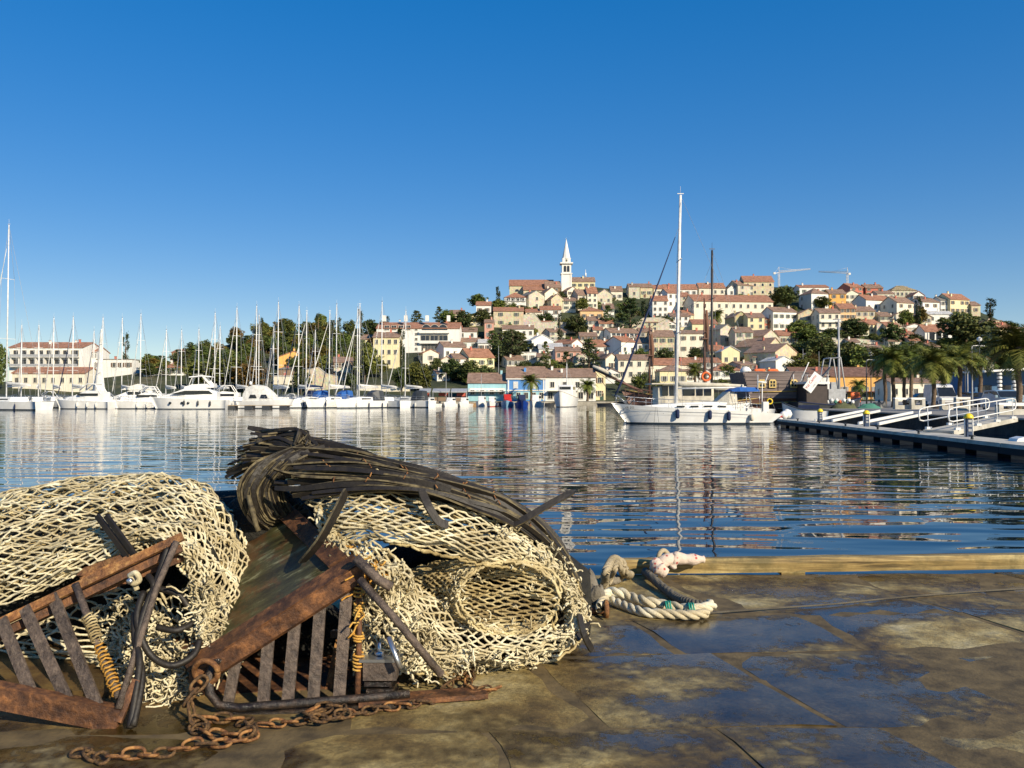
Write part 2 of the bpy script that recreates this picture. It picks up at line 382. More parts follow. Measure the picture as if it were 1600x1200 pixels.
def crown(kind, seed):
    rs = np.random.RandomState(seed); pts_ = []
    if kind == 'broad':                 # unit tree: 1 high, crown radius .42
        for _ in range(70):
            d = rs.normal(size=3); d /= np.linalg.norm(d); rr = rs.uniform(0.35, 1.0)
            c = np.array([0, 0, 0.53]) + d * rr * np.array([0.37, 0.37, 0.38]); r_ = rs.uniform(0.07, 0.13)
            q = rs.normal(size=(46, 3)); q /= np.linalg.norm(q, axis=1, keepdims=True)
            pts_.append(c + q * r_ * rs.uniform(0.6, 1.05, size=(46, 1)) * np.array([1, 1, 0.75]))
        sz = 0.030
    elif kind == 'pine':                # irregular tiers of boughs
        for _ in range(44):
            h = rs.uniform(0.22, 1.0); w = 0.40 * (1.05 - h) ** 0.6 + 0.03; a = rs.uniform(0, 2 * PI); rr = rs.uniform(0.25, 1.0) * w
            c = np.array([math.cos(a) * rr, math.sin(a) * rr, h * 0.97]); q = rs.normal(size=(40, 3))
            pts_.append(c + q * np.array([0.055, 0.055, 0.016]) * (1.3 - 0.6 * h))
        sz = 0.026
    elif kind == 'cyp':
        for _ in range(40):
            h = rs.uniform(0.04, 1.0); w = 0.105 * math.sin(PI * min(1, max(0.04, (1.03 - h)) ** 0.62)) ** 0.7 + 0.006; a = rs.uniform(0, 2 * PI); rr = w * rs.uniform(0.4, 1)
            q = rs.normal(size=(34, 3)); pts_.append(np.array([math.cos(a) * rr, math.sin(a) * rr, h]) + q * np.array([0.018, 0.018, 0.04]))
        sz = 0.018
    elif kind == 'bush':
        for _ in range(26):
            d = rs.normal(size=3); d[2] = abs(d[2]); d /= np.linalg.norm(d)
            c = d * rs.uniform(0.5, 1) * np.array([0.75, 0.75, 0.8]); q = rs.normal(size=(40, 3)); q /= np.linalg.norm(q, axis=1, keepdims=True)
            pts_.append(c + q * rs.uniform(0.12, 0.24) + np.array([0, 0, 0.05]))
        sz = 0.06
    C = np.concatenate(pts_); C[:, 2] = np.maximum(C[:, 2], 0.01)
    return leaf_quads(C, sz, rs)
def trunk_mb(h, r, seed, limbs=5, z0=0.25):
    mb = MB(); q = random.Random(seed)
    mb.tube([(0, 0, -0.06), (q.uniform(-.01, .01), q.uniform(-.01, .01), h * 0.3), (q.uniform(-.02, .02), q.uniform(-.02, .02), h * 0.7), (0, 0, h)], [r, r * 0.8, r * 0.55, r * 0.15], 6)
    for i in range(limbs):
        z = h * q.uniform(z0, 0.75); a = q.uniform(0, 2 * PI); l = q.uniform(0.15, 0.28)
        mb.tube([(0, 0, z), (math.cos(a) * l * .6, math.sin(a) * l * .6, z + l * .4), (math.cos(a) * l, math.sin(a) * l, z + l * .8)], [r * .4, r * .25, r * .08], 4)
    return mb
TREE_ME = {}
for k_, lmats, lim, th in (('broad', ('broad', 'dark', 'autumn'), 6, 0.8), ('pine', ('pine', 'dark'), 7, 0.96), ('cyp', ('cyp',), 0, 0.9), ('bush', ('broad', 'dark'), 0, 0.6)):
    for sd in range(3):
        V, Q = crown(k_, 40 + sd)
        for lm in lmats:
            TREE_ME[(k_, lm, sd)] = np_mesh('crown', [(V, Q)], LM[lm], smooth=False)
        TREE_ME[(k_, 'trunk', sd)] = trunk_mb(th, 0.03 if k_ != 'bush' else 0.05, sd, lim).mesh('trunk', M_BARK)
NTREE = [0]
TN = dict(broad='broadleaf_tree', pine='pine_tree', cyp='cypress_tree', bush='shrub')
def tree(kind, lm, loc, h, w=None, label='', group=None):
    "w: crown width in metres"
    NTREE[0] += 1; sd = NTREE[0] % 3
    o = thing(TN[kind], label, 'shrub' if kind == 'bush' else 'tree', loc, rnd.uniform(0, 6.28), group)
    un = dict(broad=0.84, pine=0.84, cyp=0.26, bush=1.7)[kind]
    sx = (w / un) if w else h
    mesh_obj('crown', TREE_ME[(kind, lm, sd)], o); mesh_obj('trunk', TREE_ME[(kind, 'trunk', sd)], o)
    o.scale = (sx, sx, h); return o
def tree_px(kind, lm, px, ytop, ybase, wpx, label, Y=None, group=None):
    Y = Y or depth_of(ybase); z0 = ground(px, Y); ztop = CAMZ + slope(ytop) * Y
    return tree(kind, lm, ((px - CX) / F * Y, Y, z0 - 0.2), max(1.0, ztop - z0), wpx * Y / F, label, group)
# ------------------------------------------------------------------ houses
WIN_ME = {}
def window_mesh(w, h, sh, arch=False):
    k = (round(w, 1), round(h, 1), sh, arch)
    if k not in WIN_ME:
        mb = MB(); t = 0.12
        if arch:
            n = 9; out = [(-w / 2 - t, 0), (w / 2 + t, 0)] + [((w / 2 + t) * math.cos(a), h - w / 2 + (w / 2 + t) * math.sin(a)) for a in np.linspace(0, PI, n)]
            inn = [(-w / 2, 0.08), (w / 2, 0.08)] + [(w / 2 * math.cos(a), h - w / 2 + w / 2 * math.sin(a)) for a in np.linspace(0, PI, n)]
            mb.prism(out[::-1], -0.05, 0.02, 0); mb.prism(inn[::-1], -0.065, -0.045, 1)
        else:
            mb.box((-w / 2 - t / 2, -0.05, h / 2), (t, 0.14, h)); mb.box((w / 2 + t / 2, -0.05, h / 2), (t, 0.14, h))
            mb.box((0, -0.05, h + t / 2), (w + 2 * t, 0.14, t)); mb.box((0, -0.08, -t / 2), (w + 2.6 * t, 0.22, t))
            mb.box((0, -0.005, h / 2), (w, 0.03, h), mi=1)
            mb.box((0, -0.03, h / 2), (0.07, 0.03, h), mi=0)
            if sh is not None:
                for s_ in (-1, 1): mb.box((s_ * (w * 0.5 + t + w * 0.24), -0.04, h / 2), (w * 0.46, 0.06, h * 1.02), mi=2)
        WIN_ME[k] = mb.mesh('window', [M_FRAME, M_PANE, M_SHUT[sh or 0]])
    return WIN_ME[k]
NH = [0]
def house(x0, x1, ye, yb, yr, kind, wall, roof, label, rows=2, cols=2, rz=0.0, dep=9.0, ch=1, sh='r', arch=False, Y=None, ww=0.95, wh=1.4, side=True, name='house',
          base=None, group=None, windows=True, below=4.0, ov=0.35, cat='house'):
    q = random.Random(1000 + NH[0]); NH[0] += 1
    xm = (x0 + x1) / 2; Y = Y or depth_of(yb)
    zb = (CAMZ + slope(yb) * Y) if base is None else base
    W = (x1 - x0) * Y / F / max(0.5, math.cos(rz)); ze = CAMZ + slope(ye) * Y - zb
    hd = dep / 2 if kind in 'hp' else (0 if kind != 's' else dep)
    zr = (CAMZ + slope(yr) * (Y + hd)) - zb
    zr = max(zr, ze + 0.15)
    if kind == 'h' or kind == 'p': zr = min(zr, ze + dep * 0.36)
    o = thing(name, label, cat, ((xm - CX) / F * Y, Y, zb), rz, group)
    wm, rm = wall_mat(wall), roof_mat(roof) if roof else None
    h2 = W / 2; mb = MB(); B = -below
    if kind == 'g':
        mb.prism([(-h2, B), (h2, B), (h2, ze), (0, zr), (-h2, ze)], 0, dep)
    elif kind == 'h':
        P = [(0, B), (dep, B), (dep, ze), (dep / 2, zr), (0, ze)]; n = 5
        mb.add([(-h2, y, z) for y, z in P] + [(h2, y, z) for y, z in P], [tuple(range(n)), tuple(range(2 * n - 1, n - 1, -1))] + [(i, (i + 1) % n, (i + 1) % n + n, i + n) for i in range(n)])
    elif kind == 's':
        P = [(0, B), (dep, B), (dep, zr), (0, ze)]; n = 4
        mb.add([(-h2, y, z) for y, z in P] + [(h2, y, z) for y, z in P], [tuple(range(n)), tuple(range(2 * n - 1, n - 1, -1))] + [(i, (i + 1) % n, (i + 1) % n + n, i + n) for i in range(n)])
    else:
        mb.box((0, dep / 2, (B + ze) / 2), (W, dep, ze - B))
    mb.build('wall', wm, o)
    if rm:
        mb = MB(); t = 0.22
        if kind in 'hs':
            yr_ = dep / 2 if kind == 'h' else dep
            ex = 0.25
            sl_ = (zr - ze) / yr_
            prof = [(-ov, ze - ov * sl_), (yr_, zr)] + ([(dep + ov, ze - ov * sl_)] if kind == 'h' else [(dep + .1, zr)])
            up = [(y, z + t) for y, z in prof]
            P = prof + up[::-1]; n = len(P)
            mb.add([(-h2 - ex, y, z + .003) for y, z in P] + [(h2 + ex, y, z + .003) for y, z in P], [tuple(range(n)), tuple(range(2 * n - 1, n - 1, -1))] + [(i, (i + 1) % n, (i + 1) % n + n, i + n) for i in range(n)])
            mb.box((0, yr_, zr + t), (W + .4, .3, .16))
        elif kind == 'g':
            sl_ = (zr - ze) / h2
            prof = [(-h2 - ov, ze - ov * sl_), (0, zr), (h2 + ov, ze - ov * sl_)]; up = [(x, z + t) for x, z in prof][::-1]
            mb.prism([(x, z + .003) for x, z in prof + up], -0.25, dep + 0.25)
        elif kind == 'p':
            e = ov; rl = max(0.0, h2 - dep / 2)
            mb.add([(-h2 - e, -e, ze), (h2 + e, -e, ze), (h2 + e, dep + e, ze), (-h2 - e, dep + e, ze), (-rl, dep / 2, zr + .2), (rl, dep / 2, zr + .2)],
                   [(0, 1, 5, 4), (1, 2, 5), (2, 3, 4, 5), (3, 0, 4), (0, 3, 2, 1)])
        elif kind == 'f':
            mb.box((0, dep / 2, ze + 0.12), (W + 0.3, dep + 0.3, 0.24))
        rf = mb.build('roof', rm, o)
        for i in range(ch):
            x = q.uniform(-0.4, 0.4) * W; y = dep * q.uniform(0.25, 0.6)
            zz = {'h': ze + (zr - ze) * (1 - abs(y - dep / 2) / (dep / 2)), 'g': ze + (zr - ze) * (1 - abs(x) / h2), 'p': ze + (zr - ze) * .4}.get(kind, ze)
            c_ = MB(); c_.box((x, y, zz + 0.5), (0.6, 0.5, 1.5)); c_.box((x, y, zz + 1.3), (0.75, 0.65, 0.12), mi=1)
            c_.build('chimney', [wm if q.random() < .6 else wall_mat('red'), rm], rf)
    if windows:
        s_ = q.choice([None, 0, 1, 2, None]) if sh == 'r' else sh
        for r_ in range(rows):
            zz = ze * (r_ + 0.36) / rows if rows > 1 or ze > 3.6 else max(0.5, ze * 0.35)
            hh = min(wh, ze / rows * 0.5)
            for c_ in range(cols):
                if rows * cols > 3 and q.random() < 0.07: continue
                x = -h2 + W * (c_ + 0.5) / cols + q.uniform(-.03, .03) * W / cols
                k_ = mesh_obj('window', window_mesh(min(ww, W / cols * .5), hh, s_, arch), o, (x, 0, zz))
            if side and (rz > 0.12 or (x0 + x1) / 2 > 950):
                nc = max(1, int(dep / 4.5))
                for c_ in range(nc):
                    if q.random() < .35: continue
                    mesh_obj('window', window_mesh(0.75, hh, None), o, (-h2, dep * (nc - c_ - .5) / nc, zz), (0, 0, -PI / 2))
        if ze > 5 and q.random() < .5:
            d = MB(); x = q.uniform(-.3, .3) * W; d.box((x, -0.03, 1.0), (1.0, 0.08, 2.1)); d.box((x, -0.05, 2.12), (1.3, 0.14, 0.15), mi=1); d.box((x, -.35, .04), (1.5, .6, .2), mi=1); d.build('door', [M_SHUT[q.randint(0, 1)], M_FRAME], o)
    return o
def arcade(o, W, z, h, n, wmat, y=-0.0, col=0.28):
    "a dark loggia with columns on the front of a building"
    mb = MB(); mb.box((0, -0.02, z + h / 2), (W * .94, 0.06, h)); mb.build('loggia_opening', M_PANE, o)
    for i in range(n + 1):
        c_ = MB(); c_.box((-W * .47 + W * .94 * i / n, -0.12, z + h / 2), (col, 0.3, h)); c_.build('column', wmat, o)
    r_ = MB(); r_.box((0, -0.25, z + 0.06), (W, 0.5, 0.14)); r_.build('balcony_slab', wmat, o)

T = [
 # --- ridge top, left of and around the church (x0,x1,ye,yb,yr,kind,wall,roof,label,rows,cols,opts)
 (744, 767, 477, 492, 472, 'h', 'white', 'orange', 'small white house at the left end of the ridge beneath a round tree', 1, 2, {}),
 (852, 876, 449, 470, 438, 'h', 'brown', 'brown', 'dark brown-roofed block directly left of the bell tower', 2, 2, {}),
 (893, 930, 440, 452, 434, 'h', 'paleyellow', 'brown', 'pale yellow building directly right of the bell tower', 1, 4, {}),
 (788, 822, 465, 486, 458, 'p', 'white', 'orange', 'white villa with dark loggia openings below the left end of the church', 2, 4, {}),
 (826, 851, 462, 484, 454, 'g', 'stone', 'grey', 'shaded stone house with stepped outline below the church nave', 2, 1, dict(rz=.5)),
 (851, 875, 459, 478, 449, 'g', 'cream', 'brown', 'cream gabled house just below the foot of the bell tower', 1, 1, dict(rz=.35)),
 (861, 882, 468, 486, 459, 'g', 'tan', 'brown', 'tan stone gabled house in front of the cream gable below the bell tower', 1, 1, dict(rz=.3)),
 (886, 905, 455, 472, 448, 'g', 'cream', 'brown', 'cream gable-fronted house right below the bell tower', 2, 2, dict(rz=.4)),
 (903, 920, 461, 482, 453, 'h', 'stone', 'brown', 'narrow stone house in shade right of the cream gable below the tower', 2, 1, dict(rz=.3)),
 (918, 934, 458, 482, 449, 'h', 'cream', 'orange', 'tall cream house with balconies right of the narrow stone house', 3, 2, dict(rz=.1)),
 (934, 957, 460, 478, 452, 'g', 'stone', 'grey', 'low stone house with wide dark opening below the skyline', 1, 2, dict(rz=.2)),
 (955, 973, 455, 471, 448, 'h', 'cream', 'brown', 'cream skyline house left of the two stone blocks', 1, 2, {}),
 (983, 1000, 448, 468, 444, 'h', 'stone', 'brown', 'left one of two bare stone blocks on the skyline', 1, 1, {}),
 (1001, 1020, 449, 466, 444, 'h', 'tan', 'brown', 'right one of two bare stone blocks on the skyline', 1, 2, {}),
 (1022, 1037, 451, 464, 446, 'h', 'cream', 'orange', 'small cream house on the skyline between stone block and long white house', 1, 1, {}),
 (1038, 1090, 452, 464, 445, 'h', 'white', 'orange', 'long low white house with red roof on the skyline behind the mast', 1, 5, {}),
 (1093, 1134, 450, 463, 443, 'h', 'cream', 'orange', 'cream skyline house with stepped red roofs right of the white mast', 1, 4, {}),
 (1137, 1151, 452, 464, 446, 'g', 'white', 'grey', 'small white gable on the skyline left of the highest roofs', 1, 1, {}),
 (1163, 1210, 440, 463, 432, 'h', 'tan', 'orange', 'highest house of the skyline with red roof and row of arches', 2, 4, dict(arch=True)),
 (1152, 1184, 446, 464, 440, 'h', 'stone', 'brown', 'stone house in front and left of the highest skyline house', 2, 2, dict(rz=.35)),
 (1250, 1296, 449, 462, 446, 'h', 'white', 'orange', 'long white skyline house right of the big round tree', 1, 3, {}),
 (1328, 1352, 449, 463, 444, 'h', 'red', 'orange', 'left one of the two dark red houses on the skyline by the crane', 2, 2, dict(rz=.3)),
 (1354, 1381, 450, 463, 445, 'h', 'red', 'brown', 'right one of the two dark red houses on the skyline', 2, 3, dict(ch=2)),
 (1372, 1398, 459, 470, 455, 'h', 'cream', 'brown', 'low cream house beneath the dark red skyline houses', 1, 3, {}),
 (1394, 1434, 454, 466, 447, 'p', 'stone', 'olive', 'grey stone house with olive hipped roof on the right skyline', 1, 6, {}),
 (1483, 1519, 468, 492, 460, 'h', 'paleyellow', 'orange', 'tall pale yellow house with chimneys at the right end of the skyline', 2, 4, dict(rz=.30, ch=3)),
 (1519, 1533, 477, 492, 472, 'h', 'tan', 'brown', 'small tan house against the right side of the tall pale yellow one', 1, 1, {}),
 (1471, 1486, 469, 492, 464, 'h', 'white', 'grey', 'narrow white house against the left side of the tall pale yellow one', 2, 2, {}),
 (1441, 1471, 472, 497, 467, 'h', 'white', 'brown', 'plain white house with red brick chimney right of the skyline cypress', 2, 2, dict(rz=.25)),
 (1451, 1492, 491, 506, 487, 'h', 'white', 'white', 'white terrace building stepping down below the plain white house', 1, 3, {}),
 # --- second rank
 (771, 818, 486, 511, 481, 'h', 'tan', 'orange', 'square tan stone house with four windows below the white villa', 2, 2, {}),
 (844, 877, 484, 505, 479, 'h', 'white', 'orange', 'white house with red roof above the long stone retaining wall', 2, 2, {}),
 (907, 943, 486, 502, 481, 'p', 'peach', 'orange', 'peach coloured house with red pilasters left of the dark cedar', 1, 3, {}),
 (785, 834, 514, 528, 509, 'h', 'white', 'brown', 'long low white house with brown roof below the tan stone house', 1, 5, {}),
 (757, 771, 504, 530, 500, 'h', 'pink', 'brown', 'narrow pink house at the left of the tan stone house', 2, 1, {}),
 (1020, 1044, 470, 498, 463, 'h', 'white', 'orange', 'white three-storey house with nine windows left of the white mast', 3, 3, dict(sh=None)),
 (1043, 1063, 458, 493, 452, 'h', 'white', 'orange', 'taller white house adjoining the nine-windowed one', 3, 2, dict(rz=.25)),
 (1083, 1211, 471, 502, 462, 'h', 'cream', 'orange', 'very long cream palace with red roof crossed by the dark mast', 2, 11, dict(rz=.12, dep=14, wh=1.5)),
 (1166, 1204, 467, 489, 462, 'h', 'orange', 'brown', 'bright orange house left of the big round tree', 2, 4, {}),
 (1267, 1297, 459, 484, 451, 'p', 'white', 'brown', 'white house with hipped brown roof right of the big round tree', 2, 2, dict(rz=.30)),
 (1297, 1323, 459, 480, 453, 'h', 'orange', 'brown', 'orange house against the right side of the white hipped one', 2, 2, {}),
 (1351, 1397, 469, 490, 462, 'h', 'white', 'orange', 'white house with a row of four windows below the red skyline houses', 1, 4, dict(rz=.3)),
 (1399, 1432, 473, 497, 465, 'h', 'cream', 'brown', 'cream house with shaded left side left of the skyline cypress', 2, 2, dict(rz=.4)),
 (1207, 1247, 487, 518, 481, 'h', 'white', 'brown', 'white house with six windows in the middle of the slope below the round tree', 2, 4, dict(rz=.25)),
 (1248, 1281, 491, 519, 483, 'g', 'tan', 'brown', 'tan stone gable-fronted house right of the six-windowed white house', 2, 1, {}),
 (1281, 1314, 489, 528, 483, 'h', 'cream', 'brown', 'tall cream house with white balconies above the dark trees', 3, 3, {}),
 (1313, 1338, 482, 518, 475, 'h', 'peach', 'orange', 'ochre house with four rows of windows right of the tall cream house', 4, 3, {}),
 (1338, 1368, 486, 509, 480, 'h', 'tan', 'brown', 'brownish stone half adjoining the ochre four-row house', 2, 3, {}),
 # --- third rank
 (1169, 1195, 496, 526, 490, 'h', 'paleyellow', 'brown', 'pale yellow house with six windows left of the little red house', 3, 2, {}),
 (1195, 1208, 499, 517, 495, 'h', 'red', 'orange', 'little red house squeezed between yellow and white houses', 2, 2, {}),
 (1148, 1170, 495, 520, 487, 'g', 'olive', 'brown', 'olive stone gable left of the pale yellow six-windowed house', 1, 1, dict(rz=.2)),
 (1149, 1177, 519, 554, 512, 'h', 'stone', 'brown', 'upright stone house left of the big shaded walls', 3, 2, {}),
 (1082, 1121, 506, 530, 500, 'h', 'paleyellow', 'orange', 'pale yellow house with a blue window between the two masts', 1, 3, {}),
 (1061, 1105, 521, 554, 517, 'h', 'cream', 'brown', 'cream stone house with scattered windows behind the white mast', 2, 3, {}),
 (1063, 1086, 511, 527, 507, 'f', 'paleyellow', 'white', 'small flat-topped yellow annex above the cream stone house', 1, 2, {}),
 (1017, 1054, 526, 554, 517, 'h', 'tan', 'brown', 'tan house with brown roof left of the white mast', 2, 3, {}),
 (1124, 1150, 515, 544, 507, 'g', 'stone', 'grey', 'stone gable in half shade right of the dark mast', 1, 1, dict(rz=.5)),
 (1189, 1222, 526, 548, 515, 'g', 'stone', 'brown', 'upper one of the stone gables with a black shaded side', 1, 1, dict(rz=.75, dep=13)),
 (1196, 1228, 541, 562, 528, 'g', 'tan', 'brown', 'middle one of the stone gables with a black shaded side', 1, 1, dict(rz=.75, dep=13)),
 (1205, 1254, 551, 576, 537, 'g', 'tan', 'brown', 'lowest and widest stone gable with a round window', 1, 2, dict(rz=.7, dep=12)),
 (1211, 1241, 564, 586, 557, 'g', 'white', 'white', 'plain white gable standing in front of the widest stone gable', 0, 0, dict(rz=.3, windows=False)),
 (1217, 1248, 524, 540, 517, 'h', 'stone', 'orange', 'low stone house with orange roof above the stone gables', 1, 2, {}),
 (1128, 1156, 549, 574, 541, 'g', 'paleyellow', 'white', 'pale yellow gable beside the black shaded walls', 1, 2, {}),
 (1112, 1160, 579, 592, 568, 'p', 'white', 'orange', 'white bungalow with orange hipped roof behind the wooden ship', 1, 3, {}),
 (1073, 1127, 566, 577, 560, 'h', 'white', 'orange', 'long white house with red roof right of the white mast above the palm', 1, 4, {}),
 (1020, 1077, 570, 592, 561, 'h', 'cream', 'orange', 'wide cream house with orange roof left of the white mast', 1, 3, {}),
 (1031, 1073, 580, 604, 571, 'p', 'paleyellow', 'brown', 'yellow pavilion with hipped roof directly behind the white mast foot', 1, 3, {}),
 (966, 1019, 562, 594, 555, 'h', 'cream', 'brown', 'long cream house with brown roof behind the bow of the wooden ship', 2, 4, {}),
 (946, 966, 560, 582, 552, 'g', 'cream', 'brown', 'small cream gable left of the long cream house', 1, 1, dict(rz=.3)),
 (970, 994, 534, 558, 527, 'h', 'white', 'orange', 'white house with blue shaded gable below the cedar', 1, 2, dict(rz=.55)),
 (953, 1000, 520, 536, 514, 'h', 'white', 'brown', 'house with a long brown pergola roof below the cedar', 1, 5, dict(rz=.3)),
 (996, 1014, 536, 551, 528, 'h', 'white', 'brown', 'small white house with brown roof right of the blue shaded gable', 1, 2, {}),
 (924, 954, 541, 554, 532, 'h', 'white', 'orange', 'white house with orange roof left of the blue shaded gable', 1, 2, {}),
 (893, 911, 537, 550, 530, 'g', 'white', 'orange', 'small house with blue-grey shaded gable left of the dark conifer', 1, 1, dict(rz=.8)),
 (868, 908, 549, 563, 543, 'h', 'pink', 'brown', 'low pinkish house with verandah above the row by the harbour', 1, 4, {}),
 (831, 865, 532, 551, 523, 'g', 'white', 'white', 'white gable house with balcony in the middle of the slope', 1, 2, dict(rz=.25)),
 (842, 880, 545, 560, 537, 's', 'white', 'white', 'white porch building with lean-to roof beside the white gable house', 1, 3, {}),
 (814, 838, 551, 568, 549, 'f', 'white', 'white', 'flat-topped white shed left of the white gable house', 1, 2, {}),
 (715, 745, 518, 531, 513, 'h', 'white', 'brown', 'upper small white house right of the white hotel', 1, 2, {}),
 (716, 749, 534, 547, 529, 'h', 'white', 'brown', 'lower small white house right of the white hotel', 1, 2, {}),
 (747, 768, 536, 551, 531, 'h', 'white', 'white', 'pale house with flat balcony left of the grey cedar', 1, 2, {}),
 (694, 728, 542, 563, 535, 'h', 'white', 'brown', 'white house with brown roof and grey gable in front of the hotel', 1, 3, dict(rz=.4)),
 (661, 685, 552, 568, 546, 'g', 'cream', 'orange', 'cream gable half hidden by trees below the hotel', 1, 1, dict(rz=.3)),
 (733, 772, 558, 576, 546, 'h', 'paleyellow', 'orange', 'yellow house with big orange roof left of centre above the trees', 1, 3, dict(rz=.5)),
 (688, 708, 563, 578, 557, 'g', 'cream', 'orange', 'small cream house with orange roof peeping from the trees', 1, 1, {}),
 (583, 623, 527, 575, 520, 'h', 'paleyellow', 'brown', 'yellow three-storey house left below the white hotel', 3, 4, dict(rz=.0)),
 (563, 590, 530, 548, 524, 'h', 'paleyellow', 'brown', 'long-roofed yellow wing left of the three-storey yellow house', 1, 3, {}),
 (522, 550, 566, 592, 559, 'h', 'stone', 'brown', 'stone house with brown roof behind the marina masts', 2, 3, dict(rz=.2)),
 (437, 481, 558, 578, 549, 'g', 'orange', 'orange', 'orange gable-fronted house behind the marina masts', 1, 1, dict(rz=.3)),
 (435, 462, 577, 587, 574, 's', 'brown', 'grey', 'brown shed below the orange gable house', 0, 0, dict(windows=False)),
 (427, 456, 588, 602, 585, 'f', 'cream', 'white', 'low cream block below the brown shed', 0, 0, dict(windows=False)),
 (268, 326, 551, 562, 547, 'h', 'orange', 'orange', 'long terracotta building at the foot of the wooded hill', 1, 6, {}),
 (224, 286, 574, 588, 568, 'h', 'white', 'orange', 'white building with terracotta roof left of the wooded hill', 1, 5, {}),
 (150, 206, 562, 580, 558, 'f', 'white', 'grey', 'low white building right of the balconied hotel', 1, 5, {}),
 (121, 150, 550, 578, 544, 'h', 'white', 'orange', 'white wing at the right end of the balconied hotel', 2, 3, {}),
 (19, 133, 583, 606, 575, 'h', 'cream', 'orange', 'long cream annex with red roof in front of the balconied hotel', 1, 8, dict(sh=None)),
 # --- right lower slope
 (1543, 1566, 501, 515, 496, 'f', 'tan', 'brown', 'tan house below the right-hand cypress', 1, 2, {}),
 (1560, 1588, 513, 532, 504, 'h', 'paleyellow', 'orange', 'pale yellow house with orange roof at the far right edge', 1, 2, dict(rz=.3)),
 (1446, 1488, 518, 536, 508, 'h', 'white', 'orange', 'white terrace house with columns below the dark cypress', 1, 1, dict(windows=False)),
 (1521, 1556, 566, 586, 556, 'g', 'cream', 'orange', 'cream gable above the dark blue harbour building', 1, 1, dict(rz=.2)),
 (1590, 1640, 520, 536, 512, 'h', 'cream', 'brown', 'cream house cut off by the right edge of the view', 1, 2, {}),
]
HO = {}; RECT = [(t[0], t[1], t[4], t[3]) for t in T] + [(588, 718, 505, 552), (796, 876, 430, 475), (877, 895, 370, 455), (731, 946, 572, 640), (1235, 1400, 575, 640)]
q = random.Random(77); EXTRA = []; TREEB = [(1203, 1253, 440, 482), (883, 920, 487, 526), (960, 1012, 465, 520), (1470, 1550, 484, 552), (1255, 1312, 516, 560), (770, 830, 512, 560)]
for _ in range(5000):
    if len(EXTRA) >= 58: break
    x = q.uniform(690, 1560); yb = q.uniform(max(cap_py(x) + 14, 466), 598); w = q.uniform(14, 30); h = q.uniform(11, 19)
    if x > 1250 and yb > 530 and q.random() < .8: continue
    R_ = (x - w / 2, x + w / 2, yb - h - 5, yb)
    ov_ = max([max(0, min(R_[1], r_[1]) - max(R_[0], r_[0])) * max(0, min(R_[3], r_[3] - 3) - max(R_[2], r_[2])) for r_ in RECT + TREEB])
    if ov_ > .22 * w * h: continue
    near = min(T, key=lambda t: abs((t[0] + t[1]) / 2 - x) + abs(t[3] - yb) * 1.4); dx, dy = x - (near[0] + near[1]) / 2, yb - near[3]
    rel = ('right of' if dx > 0 else 'left of') if abs(dx) > abs(dy) else ('below' if dy > 0 else 'above'); wc = q.choice(['white', 'cream', 'stone', 'white', 'white', 'paleyellow', 'cream', 'tan']); rc = q.choice(['orange', 'brown', 'brown'])
    nl = near[8].split(); nl = ' '.join(nl[:5] if nl[4] not in ('with', 'of', 'the', 'and', 'in', 'behind', 'right', 'left', 'at', 'on') else nl[:4])
    if any(e_[8] == f"small {wc.replace('paleyellow', 'pale yellow')} house with {rc} roof just {rel} the {nl}" for e_ in EXTRA): continue
    RECT.append(R_); EXTRA.append((R_[0], R_[1], yb - h, yb, yb - h - q.uniform(4, 7), q.choice('hhhg'), wc, rc, f"small {wc.replace('paleyellow', 'pale yellow')} house with {rc} roof just {rel} the {nl}", 1 if h < 13 else 2, int(w / 8), dict(rz=q.choice([0, 0, .3]))))
for t in T + EXTRA:
    x0, x1, ye, yb, yr, k, w_, r_, lb, ro, co, op = t
    HO[lb] = house(x0, x1, ye, yb, yr, k, w_, r_, lb, ro, co, **op)
def front_w(o): return max(v.co.x for v in [c for c in o.children if c.name.startswith('wall')][0].data.vertices) * 2
o = HO['white villa with dark loggia openings below the left end of the church']; W = front_w(o)
arcade(o, W * .9, 4.4, 1.5, 4, wall_mat('white'))
o = HO['white terrace house with columns below the dark cypress']; arcade(o, front_w(o) * .8, 1.2, 2.8, 3, wall_mat('white'), col=.5)
o = HO['highest house of the skyline with red roof and row of arches']
o = HO['house with a long brown pergola roof below the cedar']; arcade(o, front_w(o), 2.2, 1.4, 6, wall_mat('white'))
o = HO['white gable house with balcony in the middle of the slope']
mb = MB(); mb.box((0, -.6, 2.4), (front_w(o) * .9, 1.2, .15)); mb.box((0, -1.15, 2.9), (front_w(o) * .9, .06, .9)); mb.build('balcony', wall_mat('white'), o)
o = HO['tall cream house with white balconies above the dark trees']
for z in (3.2, 6.2):
    mb = MB(); mb.box((0, -.5, z), (front_w(o) * .95, 1.0, .15)); mb.box((0, -.98, z + .45), (front_w(o) * .95, .05, .8)); mb.build('balcony', wall_mat('white'), o)

